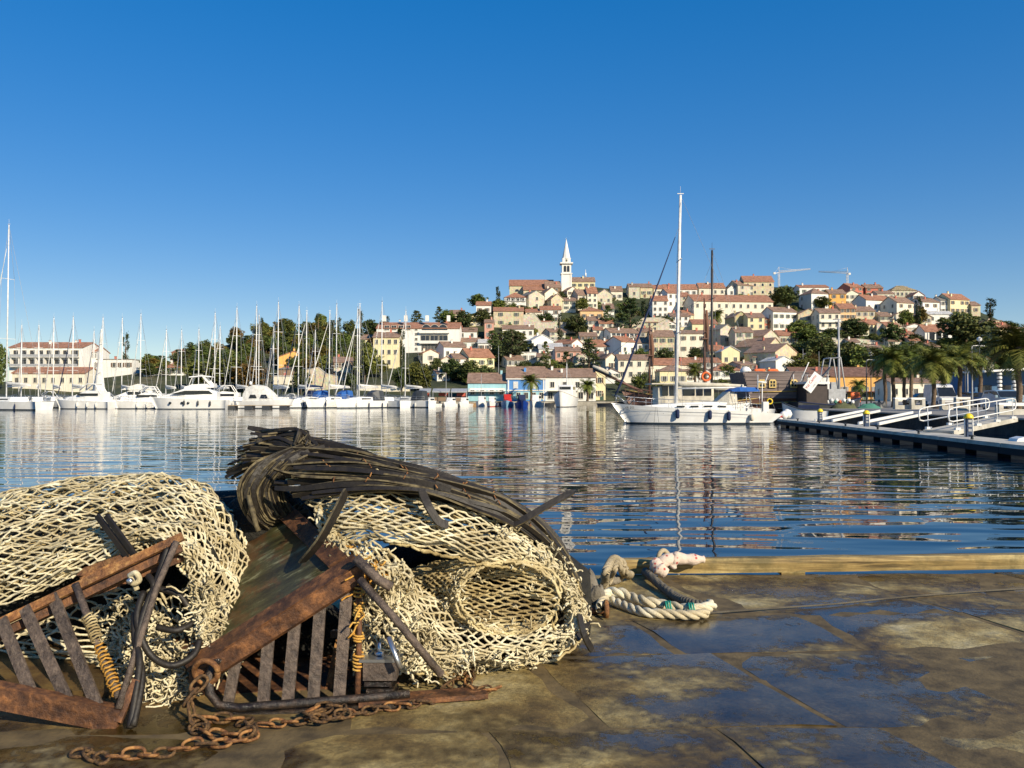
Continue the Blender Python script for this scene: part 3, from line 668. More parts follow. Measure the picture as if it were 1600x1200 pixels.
# white hotel on the slope, with arches and glazed floors
o = house(588, 718, 513, 552, 505, 'h', 'white', 'orange', 'big white hotel with arched top floor left of centre', dep=14, windows=False, name='hotel', cat='hotel', ch=2)
W = front_w(o)
for i in range(3): mesh_obj('arched_window', window_mesh(3.2, 2.2, None, True), o, (W * (.10 + .1 * i), 0, 8.3))
for i in range(3):
    for z, w_ in ((4.6, 3.4),): mesh_obj('window', window_mesh(w_, 1.9, None), o, (W * (.09 + .105 * i), 0, z))
for i in range(7): mesh_obj('window', window_mesh(0.9, 2.2, None), o, (W * (.06 + .035 * i), 0, 1.0))
for i in range(4): mesh_obj('window', window_mesh(1.7, 1.5, None), o, (-W * (.12 + .085 * i), 0, 8.6))
for i in range(5): mesh_obj('window', window_mesh(0.8, 0.8, None), o, (-W * .02, 0, 1.2 + i * 1.8))
for z in (3.6, 7.4):
    mb = MB(); mb.box((W * .2, -.6, z), (W * .36, 1.2, .2)); mb.box((W * .2, -1.15, z + .5), (W * .36, .08, .9)); mb.build('balcony', wall_mat('white'), o)
mb = MB()
for i in range(4): mb.box((-W * .42 + i * W * .26, 3, 13.0), (1.2, 1.2, 2.2))
mb.build('roof_dormers', wall_mat('white'), o)
# balconied hotel at the far left
o = house(14, 129, 543, 584, 536, 'h', 'white', 'orange', 'long white hotel with two storeys of balconies at the far left', dep=13, windows=False, name='hotel', cat='hotel', ch=3)
W = front_w(o)
for fl in range(2):
    z = 2.6 + fl * 3.1
    for i in range(8):
        mesh_obj('balcony_window', window_mesh(2.3, 1.9, None), o, (-W * .45 + W * .9 * (i + .5) / 8, 0, z))
        mb = MB(); mb.box((-W * .45 + W * .9 * i / 8, -.8, z + .9), (.2, 1.6, 2.9)); mb.build('party_wall', wall_mat('white'), o)
    mb = MB(); mb.box((0, -.8, z - .35), (W * .92, 1.6, .2)); mb.build('balcony_slab', wall_mat('white'), o)
    mb = MB(); mb.box((0, -1.62, z + .15), (W * .92, .05, .8)); mb.build('balcony_rail', M_GREYP, o)

# church: nave, aisle and bell tower
def church():
    Y = depth_of(470); z0 = ground(835, Y) - 1
    o = thing('church', 'long tan stone church with red roof crowning the hill left of its bell tower', 'church', ((829 - CX) / F * Y, Y, z0)); k = Y / F
    zt = lambda py: CAMZ + slope(py) * Y - z0
    st = wall_mat('tan')
    def blk(nm, x0, x1, ye, yr, y0, dep, z=-4):
        a, b = (x0 - 829) * k, (x1 - 829) * k; ze = zt(ye); zr = max(ze + .8, (CAMZ + slope(yr) * (Y + y0 + dep / 2)) - z0)
        mb = MB(); P = [(y0, z), (y0 + dep, z), (y0 + dep, ze), (y0 + dep / 2, zr), (y0, ze)]; n = 5
        mb.add([(a, y, zz) for y, zz in P] + [(b, y, zz) for y, zz in P], [tuple(range(n)), tuple(range(2 * n - 1, n - 1, -1))] + [(i, (i + 1) % n, (i + 1) % n + n, i + n) for i in range(n)])
        mb.build(nm, st, o)
        mb = MB(); P = [(y0 - .4, ze - .2), (y0 + dep / 2, zr), (y0 + dep + .4, ze - .2), (y0 + dep + .4, ze + .1), (y0 + dep / 2, zr + .3), (y0 - .4, ze + .1)]; n = 6
        mb.add([(a - .3, y, zz + .004) for y, zz in P] + [(b + .3, y, zz + .004) for y, zz in P], [tuple(range(n)), tuple(range(2 * n - 1, n - 1, -1))] + [(i, (i + 1) % n, (i + 1) % n + n, i + n) for i in range(n)])
        mb.build('roof', roof_mat('orange'), o)
    blk('nave_wall', 796, 866, 444, 438, 5, 13); blk('aisle_wall', 818, 852, 453, 448, 0, 9)
    for px, py in ((808, 454),): mesh_obj('lunette_window', window_mesh(2.0, 1.3, None, True), o, ((px - 829) * k, 5, zt(py)))
    for px, py in ((836, 448), (849, 448), (823, 448)): mesh_obj('lunette_window', window_mesh(2.0, 1.2, None, True), o, ((px - 829) * k, 5, zt(py)))
    for px in (825, 843): mesh_obj('window', window_mesh(.9, 2.2, None, True), o, ((px - 829) * k, 0, zt(466)))
    # tower
    Yt = Y + 3; kt = Yt / F; z0 = ground(885, Yt) - 1; zt = lambda py: CAMZ + slope(py) * Yt - z0
    o = thing('bell_tower', 'tall white bell tower with pointed spire crowning the hill', 'bell tower', ((885.5 - CX) / F * Yt, Yt, z0))
    wh = wall_mat('white'); w = 15.0 * kt
    mb = MB(); mb.box((0, w / 2, zt(428) / 2 - 1), (w, w, zt(428) + 2)); mb.build('shaft', wh, o)
    for s_ in (-1, 1):
        mb = MB(); mb.box((s_ * w * .46, -.06, zt(428) / 2), (w * .16, .3, zt(428))); mb.build('corner_pilaster', wh, o)
    zb, z2 = zt(428), zt(412)
    mb = MB(); mb.box((0, w / 2, zb + .2), (w + .9, w + .9, .5)); mb.build('lower_cornice', wh, o)
    mb = MB(); mb.box((0, w / 2, (zb + z2) / 2), (w * .96, w * .96, z2 - zb)); mb.build('belfry', wh, o)
    for s_ in (-1, 1):
        mesh_obj('belfry_arch', window_mesh(w * .26, (z2 - zb) * .62, None, True), o, (s_ * w * .17, w * .02, zb + .9))
        mesh_obj('belfry_arch', window_mesh(w * .26, (z2 - zb) * .62, None, True), o, (-w * .48, w / 2 + s_ * w * .17, zb + .9), (0, 0, -PI / 2))
    mb = MB(); mb.box((0, w / 2, z2 + .3), (w + 1.5, w + 1.5, .6)); mb.build('upper_cornice', wh, o)
    z3 = zt(403); mb = MB(); mb.box((0, w / 2, (z2 + z3) / 2), (w * .84, w * .84, z3 - z2)); mb.build('drum', wh, o)
    mesh_obj('clock_opening', window_mesh(w * .16, w * .22, None), o, (0, w * .08, z2 + 1.1))
    z4 = zt(373); mb = MB(); mb.lathe((0, w / 2, z3), [(w * .52, 0), (w * .42, .3), (.12, z4 - z3)], 8, smooth=False); mb.build('spire', wh, o)
    mb = MB(); mb.tube([(0, w / 2, z4), (0, w / 2, z4 + 1.0)], .07, 5); mb.lathe((0, w / 2, z4 + .2), [(.05, -.25), (.28, 0), (.05, .25)], 8); mb.build('finial', M_STEEL, o)
church()
# antennas on the yellow roof, tower cranes behind the skyline
o = thing('antenna_mast', 'thin white antenna mast on the yellow building right of the bell tower', 'antenna', pt(915, 440, depth_of(450) + 4)); b0 = pt(915, 440, depth_of(450) + 4)
mb = MB(); mb.tube([(0, 0, -2), (0, 0, 6)], .12, 5); mb.lathe((0, 0, 3.4), [(.05, -1), (.4, -.9), (.4, .9), (.05, 1)], 8); mb.build('pole', M_GEL, o)
def crane(px, ytop, jx, jy, label, col, backx, Y=470):
    b = pt(px, 452, Y); t = pt(px, ytop, Y); o = thing('tower_crane', label, 'crane', b); mb = MB(); w = .4
    for sx in (-w, w):
        for sy in (-w, w): mb.tube([(sx, sy, -9), (sx, sy, (t - b).z)], .09, 4)
    nz = int((t - b).z / 1.6)
    for i in range(-4, nz): mb.tube([(-w, -w, i * 1.6), (w, -w, i * 1.6 + 1.6)], .08, 3); mb.tube([(-w, w, i * 1.6 + 1.6), (-w, -w, i * 1.6)], .08, 3)
    mb.build('mast', col, o); j = pt(jx, jy, Y + 14) - b; a = (t - b)
    mb = MB(); n = 22; bk = pt(backx, ytop + 1, Y - 4) - b
    for off in ((0, 0, 1.1), (0, .6, 0), (0, -.6, 0)): mb.tube([a + Vector(off), j + Vector(off) * .5], .08, 4)
    for i in range(n):
        p = a.lerp(j, i / n); q_ = a.lerp(j, (i + 1) / n); mb.tube([p + Vector((0, -.6, 0)), p.lerp(q_, .5) + Vector((0, 0, 1.1 - .5 * i / n)), q_ + Vector((0, -.6, 0))], .07, 3)
    mb.build('jib', col, o)
    mb = MB(); mb.bar(a, bk, .5, .3); mb.box(bk, (1.2, 1.0, 1.1)); mb.build('counterweight', col, o)
    mb = MB(); top = a + Vector((0, 0, 3.2)); mb.tube([a, top], .16, 4); mb.tube([top, a.lerp(j, .6)], .06, 3); mb.tube([top, bk], .06, 3); mb.build('tie_bars', col, o)
crane(1217, 426, 1266, 421, 'white and red tower crane above the big round tree', mat('crane_white', (.75, .72, .68), .5), 1210)
crane(1324, 427, 1279, 425, 'white tower crane with a level jib over the dark red houses', mat('crane_white', (.75, .72, .68), .5), 1327)

# retaining walls
def wall_run(pxs, ytops, yb, label, c='stone', name='retaining_wall'):
    Y = depth_of(yb); mb = MB(); o_ = gpt((pxs[0] + pxs[-1]) / 2, yb); o = thing(name, label, 'wall', o_)
    n = len(pxs); top = [pt(x, y, Y) - o_ for x, y in zip(pxs, ytops)]
    for i in range(n - 1):
        a, b = top[i], top[i + 1]
        mb.add([(a.x, 0, -3), (b.x, 0, -3), (b.x, 0, b.z), (a.x, 0, a.z), (a.x, .8, -3), (b.x, .8, -3), (b.x, .8, b.z), (a.x, .8, a.z)], [(0, 1, 2, 3), (5, 4, 7, 6), (3, 2, 6, 7), (0, 3, 7, 4), (1, 5, 6, 2)])
    mb.build('masonry', wall_mat(c), o)
    cp = MB()
    for i in range(n - 1): cp.bar(top[i] + Vector((0, .4, .06)), top[i + 1] + Vector((0, .4, .06)), 1.0, .14)
    cp.build('coping', M_CONC, o)
wall_run([818, 835, 846, 872, 905], [492, 490, 504, 503, 507], 522, 'long stone retaining wall under the white house on the slope')
wall_run([905, 930, 955, 975], [499, 502, 505, 507], 515, 'stone wall under the peach coloured house')
wall_run([988, 1005, 1030, 1046], [508, 497, 496, 500], 518, 'rocky stone wall under the white three-storey house')
wall_run([1370, 1400, 1432], [505, 510, 514], 524, 'pale terrace wall below the ochre house on the right')
wall_run([1300, 1345, 1382], [528, 530, 534], 543, 'pale terrace wall between the dark trees on the right')
wall_run([1332, 1370], [538, 541], 560, 'tan stone ruin wall among the trees left of the palms', 'tan')
wall_run([1445, 1492], [531, 534], 546, 'white garden wall below the terrace house with columns', 'white')
wall_run([1520, 1600], [540, 545], 555, 'low pale wall on the slope at the far right')
wall_run([480, 497, 510, 527], [578, 574, 584, 588], 610, 'ruined brown stone wall behind the marina masts', 'tan')
wall_run([560, 640], [602, 603], 612, 'low pale quay-side wall behind the marina masts', 'cream')
wall_run([905, 945], [612, 612], 622, 'low garden wall in front of the right waterfront palm', 'cream')

# waterfront row
o = house(731, 791, 598, 626, 584, 'h', 'turquoise', 'brown', 'low turquoise house with brown roof at the water front', 1, 4, dep=11, wh=1.6, base=1.0, sh=3)
W = front_w(o); mb = MB(); mb.box((0, -.9, 2.55), (W * .98, 1.8, .18)); mb.build('awning', M_CANVAS, o)
mb = MB(); mb.box((0, -.1, 3.15), (W * .9, .1, .5)); mb.build('fascia_sign', wall_mat('white'), o)
o = house(792, 852, 590, 626, 574, 'h', 'blue', 'brown', 'bright blue two-storey house with white quoins at the water front', 1, 2, dep=11, wh=1.5, base=1.0, sh=3, windows=False)
W = front_w(o); ZE = 5.9
for s_ in (-1, 1):
    mb = MB(); mb.box((s_ * W * .46, -.04, 3), (W * .035, .16, 5.8)); mb.build('quoin', wall_mat('white'), o)
mb = MB(); mb.box((0, -.1, 2.85), (W, .25, .28)); mb.build('string_course', wall_mat('white'), o)
mb = MB(); mb.box((0, -.1, 5.95), (W + .4, .5, .3)); mb.build('cornice', wall_mat('white'), o)
mb = MB(); mb.box((-W * .27, -.03, 4.3), (1.3, .14, 1.9)); mb.build('shutters', M_SHUT[3], o)
mb = MB(); mb.box((W * .2, -.03, 4.4), (2.0, .14, 2.2)); mb.build('shutters', M_SHUT[3], o)
mb = MB(); mb.box((0, -.06, 1.4), (W * .92, .1, 2.2)); mb.build('shopfront', wall_mat('turquoise'), o)
for i in range(5): mesh_obj('window', window_mesh(1.0, 1.5, None), o, (-W * .4 + W * .2 * i, -.11, .7))
mb = MB(); mb.box((0, 5.6, 9.0), (W + .6, .5, .5)); mb.build('ridge_parapet', wall_mat('white'), o)
o = house(852, 931, 589, 626, 577, 'h', 'white', 'brown', 'long white two-storey house at the water front right of the blue one', 1, 4, dep=11, wh=1.5, base=1.0, sh=1, windows=False, ch=2)
W = front_w(o)
for i in range(4): mesh_obj('window', window_mesh(1.0, 1.4, None), o, (-W * .36 + W * .25 * i, 0, 3.7))
for i in range(5): mesh_obj('window', window_mesh(1.2, 1.7, None), o, (-W * .4 + W * .2 * i, 0, .6))
mb = MB(); mb.box((-W * .15, -1.0, 2.7), (W * .6, 2.0, .14)); mb.build('awning', M_CREAMC, o)
house(928, 946, 585, 624, 572, 'g', 'paleyellow', 'orange', 'pale yellow gable end at the right end of the waterfront row', 2, 1, dep=10, base=1.0, rz=-.1)
o = house(1241, 1296, 588, 626, 575, 'h', 'white', 'dark', 'white house with long dark red roof behind the trawler', 1, 4, dep=11, base=1.0, Y=228)
o = house(1296, 1392, 588, 626, 575, 'h', 'orange', 'dark', 'long orange house with dark red roof behind the palms', 1, 6, dep=11, base=1.0, Y=228, sh=2)
W = front_w(o); mb = MB(); mb.box((0, -1.1, 2.5), (W * .8, 2.2, .15)); mb.build('awning', mat('maroon_canvas', (.16, .02, .03), .9), o)
for i in range(6): mesh_obj('window', window_mesh(1.3, 1.8, None), o, (-W * .42 + W * .168 * i, 0, .4))
house(1392, 1470, 598, 626, 592, 'h', 'cream', 'brown', 'low cream shop building behind the palms and the white van', 1, 5, dep=9, base=1.0, Y=205, below=1)

# market stalls under grey awnings
for i, (a, b, lb) in enumerate(((655, 673, 'left market stall under a grey awning behind the small boats'), (676, 703, 'middle market stall with red goods under a grey awning'), (705, 730, 'right market stall with red goods under a grey awning'))):
    Y = 217.0; k = Y / F; o = thing('market_stall', lb, 'market stall', ((((a + b) / 2) - CX) * k, Y, .98), 0, 'market stalls on the far quay'); w = (b - a) * k
    mb = MB(); mb.add([(-w / 2, -1.2, 2.5), (w / 2, -1.2, 2.5), (w / 2, 1.6, 3.3), (-w / 2, 1.6, 3.3), (-w / 2, -1.2, 2.25), (w / 2, -1.2, 2.25), (w / 2, 1.6, 3.2), (-w / 2, 1.6, 3.2)], [(0, 1, 2, 3), (7, 6, 5, 4), (4, 5, 1, 0), (1, 5, 6, 2), (0, 3, 7, 4)]); mb.build('awning', M_GREYP, o)
    for s_ in (-1, 1):
        for y in (-1.0, 1.4): mb = MB(); mb.box((s_ * w * .46, y, 1.3), (.12, .12, 2.6 + (y > 0) * .6)); mb.build('post', M_GREYP, o)
    mb = MB(); mb.box((0, .3, .5), (w * .8, .8, 1.0)); mb.build('counter', wall_mat('brown'), o)
    mb = MB(); mb.box((w * .1, 1.2, 1.7), (w * .55, .1, .9)); mb.build('sign_panel', mat('faded_red_panel', (.55, .12, .08), .7), o)

# ------------------------------------------------------------------ trees of the town
TT = [
 ('broad', 'dark', 1228, 442, 484, 50, 'big round dark tree standing on the skyline behind the orange house'),
 ('broad', 'dark', 901, 487, 526, 38, 'round dark tree by the stone retaining wall below the bell tower'),
 ('cyp', 'cyp', 875, 491, 542, 12, 'cypress directly left of the round dark tree below the bell tower'),
 ('broad', 'broad', 748, 456, 484, 34, 'round green tree on the ridge above the small white house'),
 ('cyp', 'cyp', 778, 448, 482, 9, 'slim cypress at the left of the church'),
 ('pine', 'pine', 985, 464, 520, 52, 'wide cedar with yellow-green boughs left of the three-storey house'),
 ('pine', 'dark', 950, 476, 518, 30, 'dark cedar standing left of the wide yellow-green one'),
 ('cyp', 'cyp', 1007, 470, 514, 14, 'dark cypress against the right side of the wide cedar'),
 ('broad', 'dark', 1510, 484, 552, 84, 'huge dark tree right of the terrace house on the right slope'),
 ('cyp', 'cyp', 1436, 463, 516, 12, 'tall narrow cypress on the right slope between the white houses'),
 ('cyp', 'cyp', 1548, 466, 500, 17, 'cypress alone on the skyline at the far right'),
 ('broad', 'dark', 1283, 516, 572, 60, 'dark tree below the tall cream house with balconies'),
 ('broad', 'dark', 1325, 528, 586, 56, 'dark tree behind the thin lamp above the orange house'),
 ('broad', 'broad', 1352, 536, 592, 60, 'green tree right of the tan stone ruin'),
 ('broad', 'dark', 1395, 500, 545, 40, 'dark tree between the pale terrace walls on the right'),
 ('broad', 'broad', 1415, 480, 515, 30, 'green tree below the cream house with the shaded side'),
 ('broad', 'broad', 1430, 530, 590, 60, 'green tree behind the second palm group on the slope'),
 ('broad', 'dark', 1550, 520, 560, 40, 'dark tree below the tan house at the right'),
 ('bush', 'broad', 1463, 538, 560, 30, 'yellow-green shrub under the terrace house with columns'),
 ('broad', 'dark', 1470, 545, 596, 50, 'dark tree above the white van'),
 ('broad', 'broad', 1575, 528, 580, 60, 'green tree at the right edge of the slope'),
 ('broad', 'autumn', 1440, 475, 510, 22, 'small yellowing tree beside the tall narrow cypress'),
 ('broad', 'dark', 1390, 466, 492, 12, 'small dark tree right of the white house with four windows'),
 ('pine', 'dark', 920, 528, 578, 46, 'dark conifer above the waterfront palm'),
 ('pine', 'dark', 885, 548, 584, 30, 'lower dark conifer left of the one above the waterfront palm'),
 ('pine', 'pine', 800, 512, 570, 60, 'greyish cedar with drooping boughs in the middle of the slope'),
 ('pine', 'dark', 770, 515, 560, 34, 'dark pine left of the greyish cedar'),
 ('pine', 'dark', 852, 532, 580, 20, 'narrow conifer in front of the white porch building'),
 ('broad', 'dark', 820, 560, 584, 30, 'dark tree below the flat white shed'),
 ('broad', 'dark', 705, 556, 596, 40, 'dark tree between the yellow house and the market stalls'),
 ('broad', 'dark', 735, 558, 600, 50, 'dark tree above the turquoise house'),
 ('broad', 'dark', 760, 566, 600, 30, 'dark bushy tree just behind the turquoise house roof'),
 ('broad', 'broad', 655, 560, 612, 48, 'green tree above the left market stall'),
 ('broad', 'dark', 682, 555, 590, 26, 'dark tree right of the green tree above the market'),
 ('broad', 'dark', 628, 566, 612, 34, 'dark tree left of the green tree above the market'),
 ('cyp', 'cyp', 626, 515, 572, 17, 'dark narrow tree at the right corner of the yellow house'),
 ('broad', 'broad', 570, 528, 600, 50, 'green tree in front of the yellow house'),
 ('broad', 'dark', 548, 580, 608, 24, 'low dark tree by the stone house behind the masts'),
 ('pine', 'dark', 651, 484, 520, 26, 'flat-topped cedar on the skyline behind the white hotel'),
 ('cyp', 'cyp', 606, 493, 520, 7, 'slim cypress on the skyline left of the white hotel'),
 ('broad', 'broad', 350, 552, 608, 90, 'big yellow-green tree behind the marina boats'),
 ('broad', 'autumn', 392, 560, 612, 60, 'yellowing tree right of the big yellow-green one'),
 ('broad', 'broad', 310, 560, 606, 46, 'green tree left of the big yellow-green one'),
 ('broad', 'dark', 470, 572, 612, 34, 'dark tree in front of the orange gable house'),
 ('cyp', 'cyp', 196, 524, 562, 13, 'cypress right of the white sail at the left'),
 ('cyp', 'cyp', 497, 489, 540, 13, 'tall cypress rising from the wooded hill, fourth mast group'),
 ('cyp', 'cyp', 529, 497, 545, 10, 'smaller cypress right of the tall one on the wooded hill'),
 ('cyp', 'cyp', 563, 487, 545, 12, 'cypress at the right end of the wooded hill'),
 ('cyp', 'cyp', 408, 496, 540, 9, 'cypress breaking the outline of the wooded hill at its left half'),
 ('cyp', 'cyp', 442, 500, 540, 8, 'thin cypress on the middle of the wooded hill'),
 ('broad', 'dark', -5, 528, 610, 34, 'dark tree at the left edge beside the balconied hotel'),
 ('broad', 'dark', 755, 480, 510, 36, 'dark tree under the small white ridge house'),
 ('broad', 'dark', 725, 482, 515, 34, 'dark tree on the ridge above the hotel wings'),
 ('broad', 'broad', 700, 480, 512, 30, 'green tree on the ridge left of the dark one'),
 ('pine', 'dark', 686, 478, 512, 20, 'dark conifer at the left end of the ridge trees'),
 ('broad', 'broad', 800, 470, 492, 20, 'small green tree in front of the white villa'),
 ('broad', 'broad', 832, 476, 498, 26, 'green tree below the church between villa and white house'),
 ('broad', 'broad', 910, 462, 488, 26, 'green tree between the cream gables below the tower'),
 ('broad', 'dark', 1045, 490, 514, 16, 'dark tree at the foot of the taller white house'),
 ('broad', 'dark', 1040, 540, 568, 34, 'low dark tree left of the white mast'),
 ('broad', 'dark', 1087, 540, 566, 32, 'low dark tree right of the white mast'),
 ('broad', 'broad', 1003, 578, 612, 34, 'green tree above the deck of the wooden ship'),
 ('bush', 'broad', 1126, 588, 606, 34, 'bright green hedge behind the wooden ship'),
 ('broad', 'dark', 1262, 546, 580, 24, 'dark tree right of the widest stone gable'),
 ('broad', 'autumn', 1270, 548, 582, 20, 'brownish tree behind the small white street lamp'),
 ('broad', 'broad', 1002, 540, 570, 26, 'green tree between tan house and cream house'),
]
for k, lm, px, yt, yb, w, lb in TT: tree_px(k, lm, px, yt, yb, w, lb)
# wooded hillside behind the masts: many alike trees
q = random.Random(5)
for i in range(190):
    px = q.uniform(228, 600); Yc = depth_of(cap_py(px)); yb = q.uniform(cap_py(px) + 1, 590)
    Y = depth_of(yb)
    hp = q.uniform(20, 34) if q.random() < .75 else q.uniform(14, 22)
    if yb - hp < 500 and px < 330: hp *= .6
    kd = q.choices(['broad', 'pine', 'broad', 'cyp'], [5, 2.5, 3, .4])[0]; lm = {'broad': q.choice(['broad', 'broad', 'dark', 'autumn', 'dark']), 'pine': q.choice(['pine', 'dark']), 'cyp': 'cyp'}[kd]
    near = 'left of the orange house' if px < 430 else ('behind the orange house' if px < 490 else 'between the orange house and the hotel')
    adj = {'broad': {'broad': 'green leafy', 'dark': 'dark leafy', 'autumn': 'yellowing leafy'}[lm] if kd == 'broad' else '', 'pine': 'dark pine', 'cyp': 'slender cypress'}[kd]
    lv = 'high' if yb < 550 else 'low'
    tree_px(kd, lm, px, yb - hp, yb, q.uniform(22, 36) if kd != 'cyp' else 9, f'{adj} tree {lv} on the wooded hill {near}', group=f'{adj} trees {lv} on the wooded hill {near}')
# scrub between the houses and on the right slope
def place_name(px, yb):
    h = 'beneath the church' if px < 900 else ('left of the masts of the big sailboat' if px < 1060 else ('between mast and big round tree' if px < 1230 else ('above the palms' if px < 1450 else 'at the far right')))
    return h, ('upper' if yb < 500 else ('middle' if yb < 550 else 'lower'))
for i in range(290):
    px = q.uniform(680, 1620); yb = q.uniform(max(cap_py(px) + 12, 470), 606)
    if px > 1240 and q.random() < .7: yb = q.uniform(510, 604)
    h, lv = place_name(px, yb)
    kd = q.choice(['bush', 'broad', 'bush']); lm = q.choice(['broad', 'dark', 'broad'])
    hp = (q.uniform(7, 13) if kd == 'bush' else q.uniform(13, 24)) * (1.5 if px > 1240 and yb > 520 else 1); w = hp * q.uniform(1.1, 1.9)
    tone = 'dark' if lm == 'dark' else 'light green'
    nm = f'{tone} {"shrub" if kd == "bush" else "small tree"}'
    tree_px(kd, lm, px, yb - hp, yb, w, f'{nm} on the {lv} slope {h}', group=f'{nm}s on the {lv} slope {h}')
# ------------------------------------------------------------------ boats (local: x forward, z = 0 at the waterline)
def hull_rings(L, B, fs, fm, fb, rake_b=0.9, rake_s=-0.2, transom=0.72, draft=0.35, flare=0.82, z0=None, z1=None, grow=0.0, n=15, pw=2.4):
    "rings of (x, y, z) from stern to bow"
    rings = []
    for i in range(n):
        t = i / (n - 1)
        half = B / 2 * ((transom + (1 - transom) * math.sin(min(1, t / .45) * PI / 2)) if t < .45 else max(.012, 1 - ((t - .45) / .55) ** pw))
        sheer = fs + (fm - fs) * min(1, t / .45) if t < .45 else fm + (fb - fm) * ((t - .45) / .55) ** 1.7
        zs = [-draft, -draft * .5, 0.0, 0.13, sheer * .5, sheer * .85, sheer]
        ring = []
        for z in zs:
            k = (z + draft) / (sheer + draft); k = max(0, min(1, k))
            w = half * (flare + (1 - flare) * k) if z > -draft * .6 else half * flare * (.35 if z <= -draft else .8)
            x = -L / 2 + L * t - rake_b * (1 - k) * t ** 5 - rake_s * (1 - k) * (1 - t) ** 5
            ring.append((x, w + grow, z))
        rings.append([(x, y, z) for x, y, z in ring[::-1]] + [(x, -y, z) for x, y, z in ring])
    return rings
def build_hull(o, L, B, fs, fm, fb, hm, boot=None, deck=None, rail=None, name='hull', **kw):
    rg = hull_rings(L, B, fs, fm, fb, **kw); n = len(rg[0]); N_ = len(rg)
    mb = MB(); V = [p for r_ in rg for p in r_]; fs_, mi = [], []
    for i in range(N_ - 1):
        for k in range(n - 1):
            fs_.append((i * n + k, i * n + k + 1, (i + 1) * n + k + 1, (i + 1) * n + k))
            mi.append(1 if max(V[i * n + k][2], V[i * n + k + 1][2]) <= .14 else 0)
    b = len(mb.v); mb.v = V; mb.f = fs_; mb.m = mi; mb.sm = [True] * len(fs_)
    mb.f.append(tuple(range(n))); mb.m.append(0); mb.sm.append(False)
    mb.f.append(tuple((N_ - 1) * n + k for k in range(n - 1, -1, -1))); mb.m.append(0); mb.sm.append(False)
    mb.build(name, [hm, boot or hm], o)
    mb = MB(); dv = []
    for r_ in rg: p, s_ = r_[0], r_[-1]; dv += [(p[0], p[1] * .985, p[2] - .04), (s_[0], s_[1] * .985, s_[2] - .04)]
    mb.add(dv, [(2 * i, 2 * i + 1, 2 * i + 3, 2 * i + 2) for i in range(N_ - 1)]); mb.build('deck', deck or M_GEL, o)
    if rail:
        mb = MB()
        for sd in (0, -1): mb.tube([Vector(r_[sd]) + Vector((0, 0, .02)) for r_ in rg], .05, 5)
        mb.build('rubbing_strake', rail, o)
    return rg
def side_at(rg, x, sgn, z=None):
    "hull side point near x at the sheer"
    best = min(rg, key=lambda r_: abs(r_[0][0] - x)); p = best[0] if sgn > 0 else best[-1]
    i = rg.index(best); j = min(len(rg) - 1, i + 1) if p[0] < x else max(0, i - 1); q_ = rg[j][0] if sgn > 0 else rg[j][-1]
    if abs(q_[0] - p[0]) < 1e-6: return Vector(p)
    t = (x - p[0]) / (q_[0] - p[0]); return Vector(p).lerp(Vector(q_), max(0, min(1, t)))
def fender(o, p, l=.6, r_=.12, m=None, rope=.3):
    mb = MB(); mb.lathe((p[0], p[1], p[2] - rope - l), [(.03, 0), (r_ * .8, .05), (r_, .15), (r_, l - .15), (r_ * .8, l - .05), (.03, l)], 10); f = mb.build('fender', m or M_NAVY, o)
    mb = MB(); mb.tube([(p[0], p[1], p[2] - rope), (p[0], p[1] * .98, p[2])], .012, 4); mb.build('fender_line', M_CHAR, f)
def loft_box(mb, secs, mi=0, smooth=False):
    "secs: (x, half width bottom, half width top, z bottom, z top)"
    rings = [[(x, wb, zb), (x, wt, zt), (x, -wt, zt), (x, -wb, zb)] for x, wb, wt, zb, zt in secs]
    mb.loft(rings, mi=mi, smooth=smooth)
def rails(o, rg, x0, x1, h=.6, n=6, m=None, sides=(1, -1), inset=.96):
    mb = MB()
    for s_ in sides:
        ps = [side_at(rg, x0 + (x1 - x0) * i / n, s_) for i in range(n + 1)]; ps = [Vector((p.x, p.y * inset, p.z)) for p in ps]
        for p in ps: mb.tube([p, p + Vector((0, 0, h))], .016, 4)
        for hh in (h, h * .5): mb.tube([p + Vector((0, 0, hh)) for p in ps], .013, 4)
    mb.build('guard_rail', m or M_STEEL, o)
